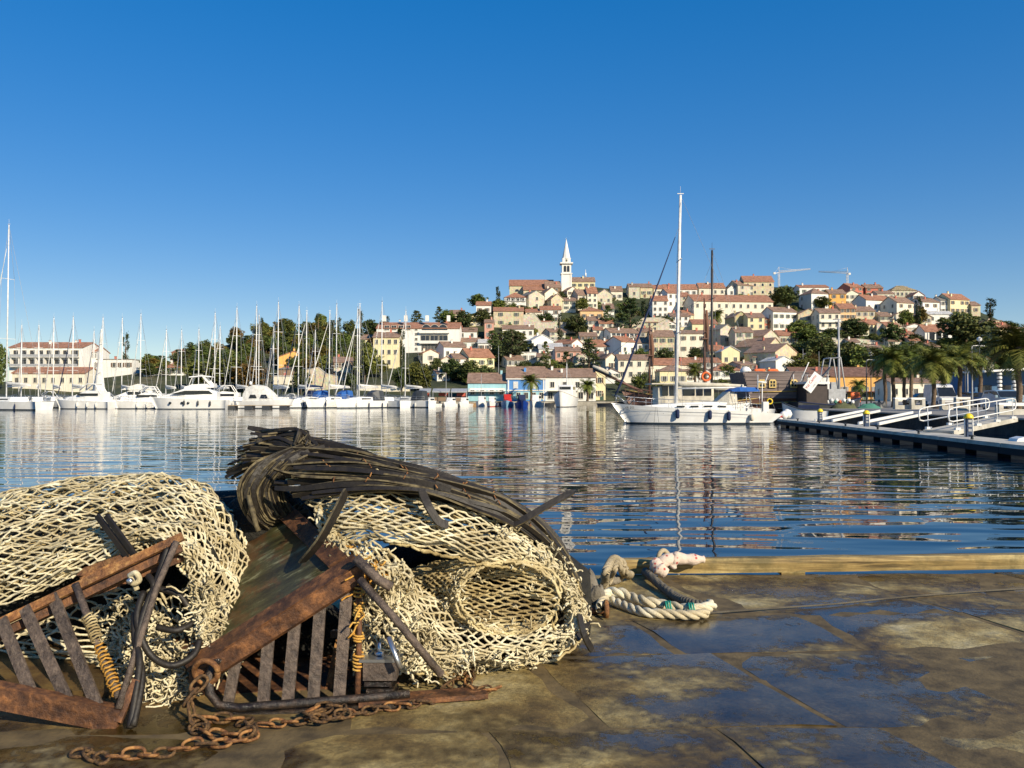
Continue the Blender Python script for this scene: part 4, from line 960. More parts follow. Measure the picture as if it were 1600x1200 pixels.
def rig(o, L, mx, deck_z, H, mm=M_ALU, cover=M_CANVAS, jib=M_CANVAS, rake=.01, rm=.085, boom=True, spreads=2, jibtop=.93, bowz=1.3, sternz=1.0, B=3.4, boomL=None, lines=.018, bimini=None):
    top = Vector((mx - H * rake, 0, deck_z + H)); base = Vector((mx, 0, deck_z - .1))
    mb = MB(); mb.tube([base, base.lerp(top, .5), top], [rm, rm, rm * .75], 8); mb.tube([top, top + Vector((0, 0, .7))], .015, 3); mb.box(top + Vector((.0, 0, .12)), (.5, .06, .06)); m_ = mb.build('mast', mm, o)
    sp = []
    for i in range(spreads):
        z = base.lerp(top, (i + 1) / (spreads + .9)); w = B * .30 * (1 - .22 * i); sp.append((z, w)); mb = MB(); mb.bar(z + Vector((0, -w, 0)), z + Vector((0, w, 0)), .09, .04); mb.build('spreader', mm, m_)
    bow = Vector((L / 2 - .25, 0, bowz)); ft = base.lerp(top, jibtop)
    if jib:
        mb = MB(); mb.tube([bow + Vector((0, 0, .45)), bow.lerp(ft, .1) + Vector((0, 0, .1)), bow.lerp(ft, .5), bow.lerp(ft, .93)], [.05, .095, .075, .03], 7); mb.build('furled_jib', jib, o)
    mb = MB(); mb.tube([bow, ft], lines, 3)
    if jibtop < .97: mb.tube([bow.lerp(ft, .9), ft], lines, 3)
    for s_ in (-1, 1):
        p = Vector((mx - .15, s_ * B * .46, deck_z - .2)); last = p
        for z, w in sp: q_ = z + Vector((0, s_ * w, 0)); mb.tube([last, q_], lines, 3); last = q_
        mb.tube([last, top], lines, 3)
    mb.tube([Vector((-L / 2 + .2, 0, sternz)), top], lines, 3); mb.build('rigging', M_GREYP, o)
    if boom:
        bl = boomL or L * .36; z = deck_z + 1.25
        mb = MB(); mb.tube([(mx - .1, 0, z), (mx - bl, 0, z + .1)], .07, 7); b_ = mb.build('boom', mm, o)
        mb = MB(); mb.tube([(mx - .12, 0, z + .5), (mx - .4, 0, z + .35), (mx - bl * .5, 0, z + .28), (mx - bl + .2, 0, z + .22)], [.10, .2, .17, .09], 8); mb.build('sail_cover', cover, b_)
    return m_
def cockpit_tent(mb, x0, x1, w, z0, z1):
    loft_box(mb, [(x0, w * .9, w * .55, z0, z1 * .96), ((x0 + x1) / 2, w, w * .7, z0, z1), (x1, w * .9, w * .5, z0, z0 + (z1 - z0) * .75), (x1 + .5, w * .8, w * .4, z0, z0 + .1)], smooth=False)
def sailboat(px, pyw, mpx, mtop, L, rz, label, hm=M_GEL, cover=M_CANVAS, jib=M_CANVAS, tent=None, mm=M_ALU, Y=None, group='sailing yachts moored in the marina'):
    Y = Y or depth(pyw, 0); x = (mpx - CX) / F * Y; B = L * .30; mx = L * .06
    o = thing('sailing_yacht', label, 'sailboat', (x - mx * math.cos(rz), Y - mx * math.sin(rz), 0), rz, group)
    rg = build_hull(o, L, B, .95, .98, 1.3, hm, M_BOOT, rail=None)
    mb = MB(); loft_box(mb, [(-L * .12, B * .33, B * .28, .9, 1.45), (L * .08, B * .32, B * .26, .9, 1.5), (L * .24, B * .2, B * .14, 1.0, 1.3), (L * .3, B * .1, B * .06, 1.05, 1.12)]); c = mb.build('coachroof', M_GEL, o)
    mb = MB()
    for s_ in (-1, 1): mb.box((-L * .0, s_ * B * .305, 1.22), (L * .17, .04, .14))
    mb.build('cabin_windows', M_DGLASS, c)
    o.scale = (1, 1, 1.4); H = (CAMZ + slope(mtop) * Y) / 1.4 - 1.4
    rig(o, L, mx, 1.4, H, mm, cover, jib, rake=.012, rm=.105, bowz=1.35, B=B, lines=.022)
    if tent: mb = MB(); cockpit_tent(mb, -L * .34, -L * .14, B * .38, 1.0, 2.4); mb.build('spray_hood', tent, o)
    rails(o, rg, -L * .42, L * .46, n=6)
    for fx in (-.25, .0, .2):
        for s_ in (-1, 1): fender(o, side_at(rg, L * fx, s_) * 1.02, m=M_NAVY if rnd.random() < .6 else M_CANVAS)
    return o
# masts at the left (mast px, top row, waterline row)
far = 638.5
SB = [
 (10, 352, 640.5, 15.5, 2.75, 'largest sailing yacht at the far left edge with the tallest mast', dict(tent=None)),
 (33, 508, far, 10.5, 2.2, 'sailing yacht with the short first mast right of the tallest one', {}),
 (60, 508, 637.5, 10.0, 2.0, 'sailing yacht with the short second mast right of the tallest one', {}),
 (83, 497, 637.0, 11.5, 2.4, 'sailing yacht with mast in front of the balconied hotel middle', {}),
 (113, 496, 637.5, 11.5, 2.6, 'sailing yacht with a dark furled foresail before the balconied hotel', dict(jib=M_NAVY)),
 (146, 517, 637.0, 10.0, 2.4, 'sailing yacht with a dark furled foresail left of the hoisted white sail', dict(jib=M_NAVY)),
 (190, 497, 636.5, 11.5, 2.4, 'sailing yacht with mast next to the cypress at the left', {}),
 (219, 491, 636.5, 12.0, 2.4, 'sailing yacht with mast right of that cypress, behind the tent-roofed cruiser', {}),
 (259, 516, 636.0, 10.5, 2.5, 'sailing yacht with mast behind the dark-windowed motor yacht bow', {}),
 (283, 516, 636.0, 10.5, 2.3, 'sailing yacht with mast behind the arch of the dark-windowed motor yacht', {}),
 (310, 514, 636.0, 10.5, 2.3, 'sailing yacht with mast before the long terracotta building', {}),
 (335, 489, 636.3, 12.0, 2.4, 'sailing yacht with mast left of the big yellow-green tree', {}),
 (343, 510, 635.8, 11.0, 2.4, 'sailing yacht with a shorter mast just right of its taller neighbour', {}),
 (369, 481, 637.0, 12.5, 2.4, 'sailing yacht with mast over the gap between flybridge yacht and canvas cruiser', {}),
 (400, 478, 637.0, 12.5, 2.3, 'sailing yacht with the left one of two crossing masts over the canvas cruiser', {}),
 (404, 492, 636.2, 11.5, 2.2, 'sailing yacht with the lower right one of two crossing masts', {}),
 (427, 510, 636.2, 10.5, 2.3, 'sailing yacht with a short mast left of the orange gable house', {}),
 (434, 472, 637.0, 13.0, 2.3, 'sailing yacht with tall mast touching the left edge of the orange house', {}),
 (466, 478, 636.8, 12.5, 2.5, 'sailing yacht with mast before the middle of the orange house', dict(jib=M_NAVY, tent=M_NAVY)),
 (478, 487, 637.4, 11.5, 4.05, 'sailing yacht with blue cockpit canvas and mast at the right edge of the orange house', dict(cover=M_NAVY, tent=mat('royal_blue_canvas', (.02, .12, .42), .9))),
 (492, 516, 636.2, 10.0, 2.3, 'sailing yacht with a short mast right of the orange house', {}),
 (514, 487, 637.4, 12.0, 3.95, 'sailing yacht with mast left of the stone house and blue cockpit cover', dict(tent=mat('royal_blue_canvas', (.02, .12, .42), .9))),
 (525, 476, 636.8, 12.5, 2.4, 'sailing yacht with tall mast before the stone house', dict(jib=M_NAVY)),
 (558, 481, 636.5, 12.0, 2.4, 'sailing yacht with the thin left mast of a close pair before the yellow wing', {}),
 (561, 476, 637.6, 13.0, 4.0, 'white broad-sterned sailing yacht with tall mast before the yellow wing', dict(tent=M_CHAR)),
 (596, 472, 636.8, 13.0, 2.4, 'sailing yacht with tall mast before the yellow three-storey house', {}),
 (633, 486, 636.6, 12.0, 2.6, 'sailing yacht with the rightmost tall mast, before the white hotel', dict(tent=M_CHAR)),
]
for mpx, mt, pw, L, rz, lb, kw in SB: sailboat(mpx, pw, mpx, mt, L, rz, lb, **kw)
# a hoisted white sail at the left
Y = 150.0; o = thing('sailing_yacht', 'sailing yacht with a hoisted white sail slumped towards its deck at the left', 'sailboat', ((150 - CX) / F * Y, Y, 0), 2.7, 'sailing yachts moored in the marina')
L = 11; rg = build_hull(o, L, 3.3, .95, .98, 1.3, M_GEL, M_BOOT); H = CAMZ + slope(497) * Y - 1.4
rig(o, L, -L * .14, 1.4, H, jib=None, B=3.3, rm=.1, boom=False)
mb = MB(); rings = []
for i in range(9):
    t = i / 8; w = .12 + 1.15 * (1 - t) ** 1.3; c = Vector((-L * .14 + .6 * (1 - t) + .25, 0, 1.6 + t * (H - 2.2)))
    rings.append([c + Vector((w * math.cos(a) + .3 * (1 - t) * math.sin(3 * a + 5 * t), w * .8 * math.sin(a), 0)) for a in np.linspace(0, 2 * PI, 13)[:-1]])
mb.loft(rings); mb.build('slack_sail', M_CANVAS, o)
mb = MB(); loft_box(mb, [(-L * .4, 1.3, .4, 1.0, 1.3), (-L * .14, 1.4, .3, 1.0, 3.3), (L * .3, 1.0, .2, 1.1, 1.6)]); mb.build('winter_cover', M_CANVAS, o)

# ------------------------------------------------------------------ motor yachts at the left, bows to the left
def motor_yacht(x0, x1, pyw, label, style, rz=PI + .12, hm=M_GEL):
    Y = depth(pyw, 0); L = (x1 - x0) * Y / F; B = L * .3; o = thing('motor_yacht', label, 'motor yacht', (((x0 + x1) / 2 - CX) / F * Y, Y, 0), rz, 'motor yachts moored in the marina')
    fb = L * .165; fm = L * .135; fs = L * .12
    rg = build_hull(o, L, B, fs, fm, fb, hm, M_BOOT, rake_b=L * .11, flare=.72, draft=.5, pw=2.8, transom=.9)
    k = L / 11.0
    if style == 'sport':
        mb = MB(); loft_box(mb, [(-L * .38, B * .36, B * .32, fs - .1, fm + 1.0 * k), (-L * .2, B * .38, B * .33, fs, fm + 1.75 * k), (L * .02, B * .36, B * .28, fm, fm + 1.55 * k), (L * .22, B * .30, B * .2, fm, fm + .75 * k), (L * .36, B * .16, B * .1, fm, fm + .35 * k)]); c = mb.build('superstructure', M_GEL, o)
        for s_ in (-1, 1):
            mb = MB(); P = [(-L * .33, fm + .75 * k), (-L * .28, fm + 1.2 * k), (L * .02, fm + 1.2 * k), (L * .2, fm + .72 * k), (L * .1, fm + .62 * k)]
            ys = B * .375 * s_; mb.add([(x, ys, z) for x, z in P] + [(x, ys * .8, z) for x, z in P], [tuple(range(5)) if s_ < 0 else tuple(range(4, -1, -1))] + [(i, (i + 1) % 5, (i + 1) % 5 + 5, i + 5) for i in range(5)])
            mb.build('side_window', M_DGLASS, c)
        mb = MB(); loft_box(mb, [(-L * .34, B * .30, B * .27, fm + 1.65 * k, fm + 2.25 * k), (-L * .05, B * .30, B * .22, fm + 1.6 * k, fm + 2.1 * k), (L * .04, B * .26, B * .2, fm + 1.5 * k, fm + 1.75 * k)]); mb.build('flybridge', M_GEL, o)
        mb = MB(); loft_box(mb, [(-L * .3, B * .3, B * .28, fm + 3.15 * k, fm + 3.3 * k), (-L * .18, B * .32, B * .3, fm + 3.3 * k, fm + 3.45 * k), (-L * .02, B * .28, B * .25, fm + 3.1 * k, fm + 3.25 * k)]); t_ = mb.build('hardtop', M_GEL, o)
        mb = MB()
        for s_ in (-1, 1): mb.bar((-L * .3, s_ * B * .28, fm + 2.0 * k), (-L * .2, s_ * B * .28, fm + 3.3 * k), .12, .35, up=(1, 0, 0)); mb.bar((-L * .02, s_ * B * .24, fm + 2.0 * k), (-L * .06, s_ * B * .24, fm + 3.15 * k), .06, .1, up=(1, 0, 0))
        mb.build('hardtop_legs', M_GEL, t_)
    elif style == 'canvas':
        mb = MB(); loft_box(mb, [(-L * .4, B * .4, B * .3, fs, fm + 1.3 * k), (-L * .34, B * .42, B * .25, fs, fm + 2.5 * k), (-L * .22, B * .42, B * .28, fs, fm + 3.0 * k), (-L * .02, B * .40, B * .24, fm, fm + 2.7 * k), (L * .12, B * .34, B * .2, fm, fm + 1.5 * k), (L * .18, B * .3, B * .18, fm, fm + .8 * k)]); c = mb.build('cockpit_cover', M_CANVAS, o)
        mb = MB()
        for x in (-L * .26, -L * .06):
            for s_ in (-1, 1): mb.add([(x - .1 * k, s_ * B * .425, fm + .5 * k), (x + 1.5 * k, s_ * B * .425, fm + .5 * k), (x + 1.1 * k, s_ * B * .385, fm + 1.15 * k), (x + .1 * k, s_ * B * .385, fm + 1.15 * k)], [(0, 1, 2, 3) if s_ < 0 else (3, 2, 1, 0)])
        for j in range(4): m2 = MB(); m2.add(mb.v[4 * j:4 * j + 4], [(0, 1, 2, 3)]); m2.build('clear_panel', M_DGLASS, c)
        mb = MB(); loft_box(mb, [(L * .0, B * .38, B * .3, fm - .05, fm + .8 * k), (L * .25, B * .28, B * .18, fm, fm + .5 * k), (L * .4, B * .12, B * .08, fm, fm + .25 * k)]); mb.build('foredeck', M_GEL, o)
        mb = MB(); mb.lathe((-L * .3, 0, fm + 3.0 * k), [(.05, 0), (.25 * k, .1), (.28 * k, .5 * k), (.05, .75 * k)], 10); mb.build('radar_dome', M_GEL, o)
    elif style == 'tent':
        mb = MB(); loft_box(mb, [(-L * .42, B * .4, B * .36, fs, fm + 1.9 * k), (-L * .05, B * .4, B * .34, fm, fm + 2.0 * k), (L * .15, B * .34, B * .24, fm, fm + 1.1 * k), (L * .32, B * .2, B * .12, fm, fm + .5 * k)]); c = mb.build('superstructure', M_GEL, o)
        mb = MB()
        for s_ in (-1, 1):
            for i in range(3): mb.box((-L * .3 + i * L * .125, s_ * B * .385, fm + 1.35 * k), (L * .1, .06, .6 * k))
        mb.build('side_windows', M_DGLASS, c)
        mb = MB(); mb.prism([(-L * .46, fm + 2.0 * k), (L * .12, fm + 2.0 * k), (-L * .02, fm + 2.7 * k), (-L * .17, fm + 3.2 * k), (-L * .3, fm + 2.75 * k)], -B * .4, B * .4); mb.build('fly_tent', M_CANVAS, o)
    else:
        mb = MB(); loft_box(mb, [(-L * .4, B * .4, B * .34, fs, fm + 1.6 * k), (-L * .1, B * .4, B * .3, fm, fm + 1.9 * k), (L * .12, B * .34, B * .2, fm, fm + 1.0 * k), (L * .3, B * .18, B * .1, fm, fm + .5 * k)]); c = mb.build('superstructure', M_GEL, o)
        mb = MB()
        for s_ in (-1, 1): mb.box((-L * .14, s_ * B * .385, fm + 1.15 * k), (L * .36, .06, .42 * k))
        mb.build('side_windows', M_DGLASS, c)
        mb = MB()
        for s_ in (-1, 1): mb.tube([(-L * .36, s_ * B * .34, fm + 1.2 * k), (-L * .26, s_ * B * .3, fm + 3.0 * k), (-L * .12, s_ * B * .3, fm + 3.1 * k), (L * .02, s_ * B * .28, fm + 1.9 * k)], .1 * k, 6)
        mb.box((-L * .19, 0, fm + 3.08 * k), (L * .16, B * .62, .1)); mb.build('radar_arch', M_GEL, o)
    rails(o, rg, -L * .05, L * .48, h=.7, n=7)
    for fx in (-.3, -.15, .02):
        for s_ in (1,): fender(o, side_at(rg, L * fx, s_) * 1.02, l=.8, r_=.16, m=M_CHAR if style == 'sport' else M_CANVAS)
    if style == 'sport':
        mb = MB()
        for x in (.2, .05, -.03): mb.lathe((L * x, 0, fm * .62), [(.02, -B * .5), (.2, -B * .495), (.2, B * .495), (.02, B * .5)], 10, axis='Y')
        mb.build('porthole', M_DGLASS, o)
    return o
motor_yacht(236, 354, 639.3, 'white motor yacht with a long dark side window and hardtop, bow to the left', 'sport')
motor_yacht(178, 262, 638.8, 'white motor yacht with dark windscreen tucked behind the long dark-windowed one', 'low')
motor_yacht(160, 246, 636.5, 'white cruiser with a tent-shaped flybridge cover and square windows', 'tent')
motor_yacht(84, 178, 639.0, 'white motorboat with low windscreen left of the other motor yachts', 'low', rz=PI - .1)
motor_yacht(36, 96, 636.5, 'white motorboat with radar arch behind the largest sailing yacht', 'arch')
motor_yacht(118, 176, 635.0, 'white cruiser behind the hoisted white sail', 'tent')
motor_yacht(206, 262, 634.6, 'white flybridge boat in the second row before the terracotta-roofed building', 'arch')
motor_yacht(262, 322, 634.6, 'white motorboat in the second row behind the dark-windowed motor yacht', 'tent')
motor_yacht(424, 470, 634.4, 'white motorboat behind the canvas cruiser stern', 'arch')
motor_yacht(575, 624, 634.6, 'white motorboat behind the rightmost sailing yachts', 'low', rz=.3)
motor_yacht(298, 382, 637.2, 'cream flybridge yacht with radar arch behind the dark-windowed motor yacht', 'arch')
motor_yacht(372, 462, 638.2, 'motor cruiser with a rounded cream canvas cockpit cover', 'canvas', rz=-.15)
# small jetty in front of the canvas cruiser
Y = depth(638.6, 0) - 3; o = thing('floating_jetty', 'short brown floating jetty in front of the canvas-covered cruiser', 'jetty', ((405 - CX) / F * Y, Y, 0))
for i in range(14): mb = MB(); mb.box((-5 + .78 * i, 0, .62), (.74, 2.0, .1)); mb.build('plank', M_TEAK, o)
for i in range(4): mb = MB(); mb.box((-4.6 + 3.0 * i, 0, .2), (1.3, 1.9, .7)); mb.build('float', M_CHAR, o)

# ------------------------------------------------------------------ small boats along the far quay
def small_boat(px, pyw, L, rz, label, hm=M_GEL, cab=True, cm=M_GEL, band=None, outb=False, canopy=None, s=1.0):
    Y = depth(pyw, 0); o = thing('small_boat', label, 'small boat', ((px - CX) / F * Y, Y, 0), rz, 'small boats along the far quay')
    B = L * .38; rg = build_hull(o, L, B, .6 * s, .65 * s, 1.05 * s, hm, band or hm, rail=M_TEAK if not cab else None)
    if cab:
        mb = MB(); loft_box(mb, [(-L * .12, B * .3, B * .27, .55 * s, 1.9 * s), (L * .1, B * .3, B * .25, .6 * s, 1.95 * s), (L * .2, B * .24, B * .18, .7 * s, 1.2 * s), (L * .32, B * .14, B * .1, .8 * s, 1.0 * s)]); c = mb.build('cabin', cm, o)
        mb = MB(); mb.box((0, 0, 1.55 * s), (L * .2, B * .585, .36 * s)); mb.box((L * .12, 0, 1.5 * s), (.3, B * .4, .3 * s)); mb.build('cabin_windows', M_DGLASS, c)
    else:
        mb = MB(); [mb.box((x * L, 0, .55), (.3, B * .8, .06)) for x in (-.25, 0, .22)]; mb.build('thwart', M_TEAK, o)
    if canopy:
        mb = MB(); mb.box((-L * .25, 0, 1.9), (L * .35, B * .7, .07)); [mb.tube([(-L * .25 + sx * L * .15, sy * B * .3, .5), (-L * .25 + sx * L * .15, sy * B * .3, 1.9)], .03, 4) for sx in (-1, 1) for sy in (-1, 1)]; mb.build('canopy', canopy, o)
    if outb:
        mb = MB(); mb.box((-L / 2 - .2, 0, .9), (.35, .35, .5)); mb.box((-L / 2 - .2, 0, .3), (.14, .1, .9)); mb.build('outboard_motor', M_CHAR, o)
    return o
for px, pw, L, rz, lb, kw in [
 (622, 635.6, 8.5, 3.4, 'inflatable boat with dark tubes and orange buoy in front of the green tree', dict(cab=True, band=M_CHAR)),
 (655, 635.2, 5.5, -2.0, 'white motorboat with small dark windscreen left of the market stalls', {}),
 (672, 635.3, 6.0, -2.2, 'white cabin boat before the left market stall', dict(outb=True)),
 (690, 634.8, 4.2, -2.6, 'dark grey open rowing boat before the middle market stall', dict(hm=M_CHAR, cab=False)),
 (705, 635.6, 6.5, -2.0, 'white motorboat with grey canopy before the right market stall', dict(canopy=M_GREYP)),
 (726, 635.4, 6.0, -1.9, 'white bow-on motorboat left of the turquoise house corner', {}),
 (739, 634.6, 5.0, -2.4, 'tan wooden boat before the turquoise house', dict(hm=mat('varnished_hull', (.38, .24, .12), .4), cab=False)),
 (753, 635.0, 6.5, -1.8, 'grey-white cabin boat before the turquoise house', dict(s=1.15)),
 (769, 635.4, 6.0, -1.75, 'white boat with a red stripe and tall cabin at the blue house corner', dict(band=M_REDP, s=1.1)),
 (780, 634.4, 5.0, -1.3, 'dark blue boat under a cover left of the red and blue fishing boat', dict(hm=M_NAVY, cab=False)),
 (793, 635.6, 7.5, -1.65, 'pale blue fishing boat with bright red deckhouse', dict(hm=mat('pale_blue_paint', (.22, .42, .62), .5), cm=M_REDP, s=1.35)),
 (815, 636.0, 7.5, -1.5, 'royal blue fishing boat with white rail right of the red deckhouse', dict(hm=mat('royal_blue_paint', (.01, .05, .30), .45), cm=M_NAVY, s=1.3)),
 (838, 635.0, 7.5, -1.85, 'white fishing boat behind the waterfront palm', dict(s=1.3)),
 (855, 634.4, 4.5, -.3, 'dark grey inflatable tender left of the big bow-on fishing boat', dict(hm=M_CHAR, cab=False, outb=True)),
 (950, 634.6, 5.0, -.5, 'low dark motorboat near the bow of the big sailboat', dict(hm=M_CHAR, cab=False))]:
    small_boat(px, pw, L, rz, lb, **kw)
mb = MB(); p = on(829, 629, .55); mb.lathe((0, 0, 0), [(.05, -.6), (.45, -.4), (.62, 0), (.45, .4), (.05, .6)], 12); o = mb.build('mooring_buoy', M_ORP); o.location = (p.x, 203, .35); tag(o, 'orange ball buoy between the royal blue and white fishing boats', 'buoy')
# big white fishing boat, bow-on
Y = depth(636.2, 0); o = thing('fishing_boat', 'big white fishing boat seen bow-on before the white waterfront house', 'fishing boat', ((886 - CX) / F * Y, Y + 5, 0), -PI / 2 - .25)
rg = build_hull(o, 13, 4.8, 1.9, 1.9, 3.3, M_GEL, M_CHAR, rail=M_TEAK, flare=.7)
mb = MB(); loft_box(mb, [(-4, 1.6, 1.5, 1.8, 4.6), (0, 1.6, 1.5, 1.8, 4.6), (.5, 1.5, 1.3, 1.9, 4.3)]); c = mb.build('wheelhouse', M_GEL, o)
mb = MB(); mb.box((.45, 0, 3.9), (.12, 2.4, .6)); mb.box((-1.6, 0, 3.9), (2.8, 3.12, .6)); mb.build('wheelhouse_windows', M_DGLASS, c)
rig(o, 12, -1.5, 4.6, 4.5, jib=None, boom=False, spreads=0, B=3, bowz=3.2, sternz=2)

# ------------------------------------------------------------------ the big white sailing yacht
Y = depth(662, 0); k = Y / F
o = thing('sailing_yacht', 'big white sailing yacht side-on with white mast and navy furled foresail', 'sailboat', ((1086 - CX) * k, Y, 0), PI)
L = 262 * k; XP = lambda px: -(px - 1086) * k            # local x of a photo column (bow to the left)
ZP = lambda py: CAMZ + slope(py) * Y
rg = build_hull(o, L, 3.9, .78, 1.18, 1.62, M_GEL, M_BOOT, rake_b=1.5, rake_s=-1.6, draft=.4, transom=.6, flare=.86, n=21)
mb = MB()
for z in (.92, .70):
    for s_ in (-1, 1):
        ps = [Vector((r_[0][0], s_ * (abs(r_[0][1]) + .012), z + (r_[0][2] - 1.18) * .8)) for r_ in rg[4:-1]]
        mb.tube(ps, .014 if z > .8 else .008, 4)
mb.build('hull_stripe', M_GREYP, o)
mb = MB(); loft_box(mb, [(-2.9, 1.25, 1.1, 1.0, 1.62), (-1.0, 1.3, 1.05, 1.1, 1.72), (2.2, 1.0, .8, 1.15, 1.58), (4.2, .5, .35, 1.2, 1.38)]); c = mb.build('coachroof', M_GEL, o)
for i in range(4):
    for s_ in (-1, 1): mb = MB(); mb.box((-1.8 + i * 1.05, s_ * (1.235 - .04 * i), 1.36), (.62, .05, .12)); mb.build('cabin_window', M_DGLASS, c)
for x in (1.5, 2.9):
    for s_ in (-1, 1): mb = MB(); mb.box((x - .3, s_ * (1.86 - .12 * x), .95 - .12), (.34, .06, .09)); mb.build('hull_port', M_DGLASS, o)
H = ZP(305) - 1.5
rig(o, L, XP(1056), 1.5, H, cover=M_CREAMC, jib=M_NAVY, rake=-.03 + .055, rm=.135, bowz=1.65, sternz=.9, jibtop=.86, B=3.9, boomL=5.5, lines=.012)
rails(o, rg, -L * .40, L * .47, h=.62, n=9)
mb = MB(); mb.tube([(L / 2 - 1.2, -.5, 1.55), (L / 2 - .5, -.3, 2.2), (L / 2 - .1, 0, 2.25), (L / 2 - .5, .3, 2.2), (L / 2 - 1.2, .5, 1.55)], .02, 5); mb.build('pulpit', M_STEEL, o)
mb = MB(); loft_box(mb, [(-3.0, 1.2, .95, 1.5, 2.35), (-2.4, 1.2, .95, 1.5, 2.5), (-1.55, 1.0, .75, 1.55, 1.75)]); mb.build('spray_hood', M_CREAMC, o)
mb = MB(); loft_box(mb, [(XP(1181), 1.2, .9, 2.52, 2.6), (XP(1176), 1.3, 1.05, 2.5, 2.82), (XP(1150), 1.3, 1.05, 2.52, 2.86), (XP(1138), 1.2, .9, 2.5, 2.62)]); b_ = mb.build('bimini', mat('royal_blue_canvas', (.02, .12, .42), .9), o)
mb = MB()
for x in (XP(1142), XP(1160), XP(1180)):
    for s_ in (-1, 1): mb.tube([(x, s_ * 1.35, 1.1), (x + .1, s_ * 1.25, 2.6)], .018, 4)
mb.build('bimini_frame', M_STEEL, b_)
mb = MB(); mb.tube([(-4.0 + .35 * math.cos(a), 0, 1.75 + .35 * math.sin(a)) for a in np.linspace(0, 2 * PI, 17)], .02, 4); mb.tube([(-4.0, 0, 1.0), (-4.0, 0, 1.75)], .06, 5); mb.build('steering_wheel', M_STEEL, o)
for x in (XP(1052), XP(1099), XP(1127)): fender(o, side_at(rg, x, 1) * 1.03 + Vector((0, .06, 0)), l=.72, r_=.15, m=M_NAVY, rope=.12)
fender(o, side_at(rg, XP(1162), 1) * 1.03 + Vector((0, .06, 0)), l=.55, r_=.16, m=M_CREAMC, rope=.2)
mb = MB(); mb.tube([(XP(1183), 1.2, .9), (XP(1184), 1.2, 3.2)], .035, 6); w_ = mb.build('wind_generator_pole', M_GEL, o)
mb = MB(); mb.tube([(XP(1184) - .3, 1.2, 3.2), (XP(1184) + .4, 1.2, 3.25)], .08, 6); mb.bar((XP(1184) - .2, 1.2, 3.2), (XP(1193), 1.2, 3.85), .05, .16, up=(0, 1, 0)); mb.bar((XP(1184) + .35, 1.2, 2.7), (XP(1184) + .35, 1.2, 3.8), .03, .12, up=(0, 1, 0)); mb.build('wind_generator', M_GEL, w_)
mb = MB(); mb.box((XP(1188), 1.3, 1.35), (.42, .35, .75)); mb.build('liferaft_canister', M_GEL, o)
mb = MB(); mb.box((-L / 2 + .55, .55, .66), (.95, .9, .26)); mb.build('red_stern_cushion', M_REDP, o)
mb = MB(); mb.tube([(XP(1194) + .2 * math.cos(a), 1.4, 1.75 + .2 * math.sin(a)) for a in np.linspace(0, 2 * PI, 13)], .05, 5); mb.build('yellow_life_ring', M_YELP, o)
for j, (px, py, r_) in enumerate(((1213, 657, .26), (1222, 649, .34), (1231, 647, .40))):
    mb = MB(); mb.lathe((XP(px), 1.0 - j * .6, ZP(py)), [(.04, -r_), (r_ * .7, -r_ * .72), (r_, 0), (r_ * .7, r_ * .72), (.04, r_)], 12); mb.build('ball_fender', M_GEL, o)
mb = MB()
for a, b in ((1018, 1014), (1020, 1022)):
    mb.tube([(XP(a), 1.78, 1.3), (XP(b), 2.2, -.05)], .012, 3)
mb.tube([(L / 2 - .2, 0, 1.5), (L / 2 + .8, 1.5, -.2)], .014, 3); mb.build('mooring_line', M_CHAR, o)
def text(body, size, m, parent, loc, rot, ext=.004, sx=1.0, name='lettering'):
    cu = bpy.data.curves.new(name, 'FONT'); cu.body = body; cu.size = size; cu.extrude = ext; cu.materials.append(m); cu.resolution_u = 2
    t_ = bpy.data.objects.new('text_outline', cu); LINK(t_); bpy.context.view_layer.update(); me = bpy.data.meshes.new_from_object(t_.evaluated_get(bpy.context.evaluated_depsgraph_get())); bpy.data.objects.remove(t_)
    return mesh_obj(name, me, parent, loc, rot, (sx, 1, 1))
p_ = side_at(rg, XP(975), 1)
a_ = math.atan2(side_at(rg, XP(985), 1).y - side_at(rg, XP(972), 1).y, 13 * k)
text('VR 7G', .22, M_CHAR, o, (XP(974.5), side_at(rg, XP(974.5), 1).y * .985 + .05, ZP(638)), (R(90), 0, PI - a_), sx=1.25, name='registration_letters')

# ------------------------------------------------------------------ white excursion boat with flat canopy and the dark-masted yacht behind it
Y = 72.0; k = Y / F; XP = lambda px: (px - 1075) * k; ZP = lambda py: CAMZ + slope(py) * Y
o = thing('excursion_boat', 'white excursion boat with flat roof and tinted windows behind the big sailing yacht', 'excursion boat', ((1075 - CX) * k, Y, 0), 0)
rg = build_hull(o, 11.0, 3.8, 1.2, 1.25, 1.7, M_GEL, M_CHAR, rail=M_TEAK, transom=.85)
loft = MB(); loft_box(loft, [(XP(1024), 1.5, 1.35, 1.2, ZP(605)), (XP(1034), 1.6, 1.5, 1.2, ZP(602)), (XP(1104), 1.6, 1.5, 1.2, ZP(602)), (XP(1109), 1.55, 1.4, 1.2, ZP(606))]); c = loft.build('cabin', M_CREAMC, o)
for a, b in ((1029, 1039), (1041, 1052), (1061, 1080), (1082, 1092), (1094, 1105)):
    mb = MB(); mb.box((XP((a + b) / 2), -1.58, ZP(610.5)), ((b - a) * k * .92, .08, .82)); mb.build('cabin_window', M_DGLASS, c)
mb = MB(); mb.box((XP(1072), 0, ZP(600)), (118 * k, 3.6, .10)); mb.build('flat_roof', M_CREAMC, o)
mb = MB(); mb.tube([(XP(1097) + .34 * math.cos(a), -1.5, ZP(589) + .34 * math.sin(a)) for a in np.linspace(0, 2 * PI, 17)], .10, 6); mb.build('orange_life_ring', M_ORP, o)
o = thing('sailing_yacht', 'yacht with a tall dark mast standing right of the white mast', 'sailboat', ((1112 - CX) / F * 76, 76, 0), PI + .1)
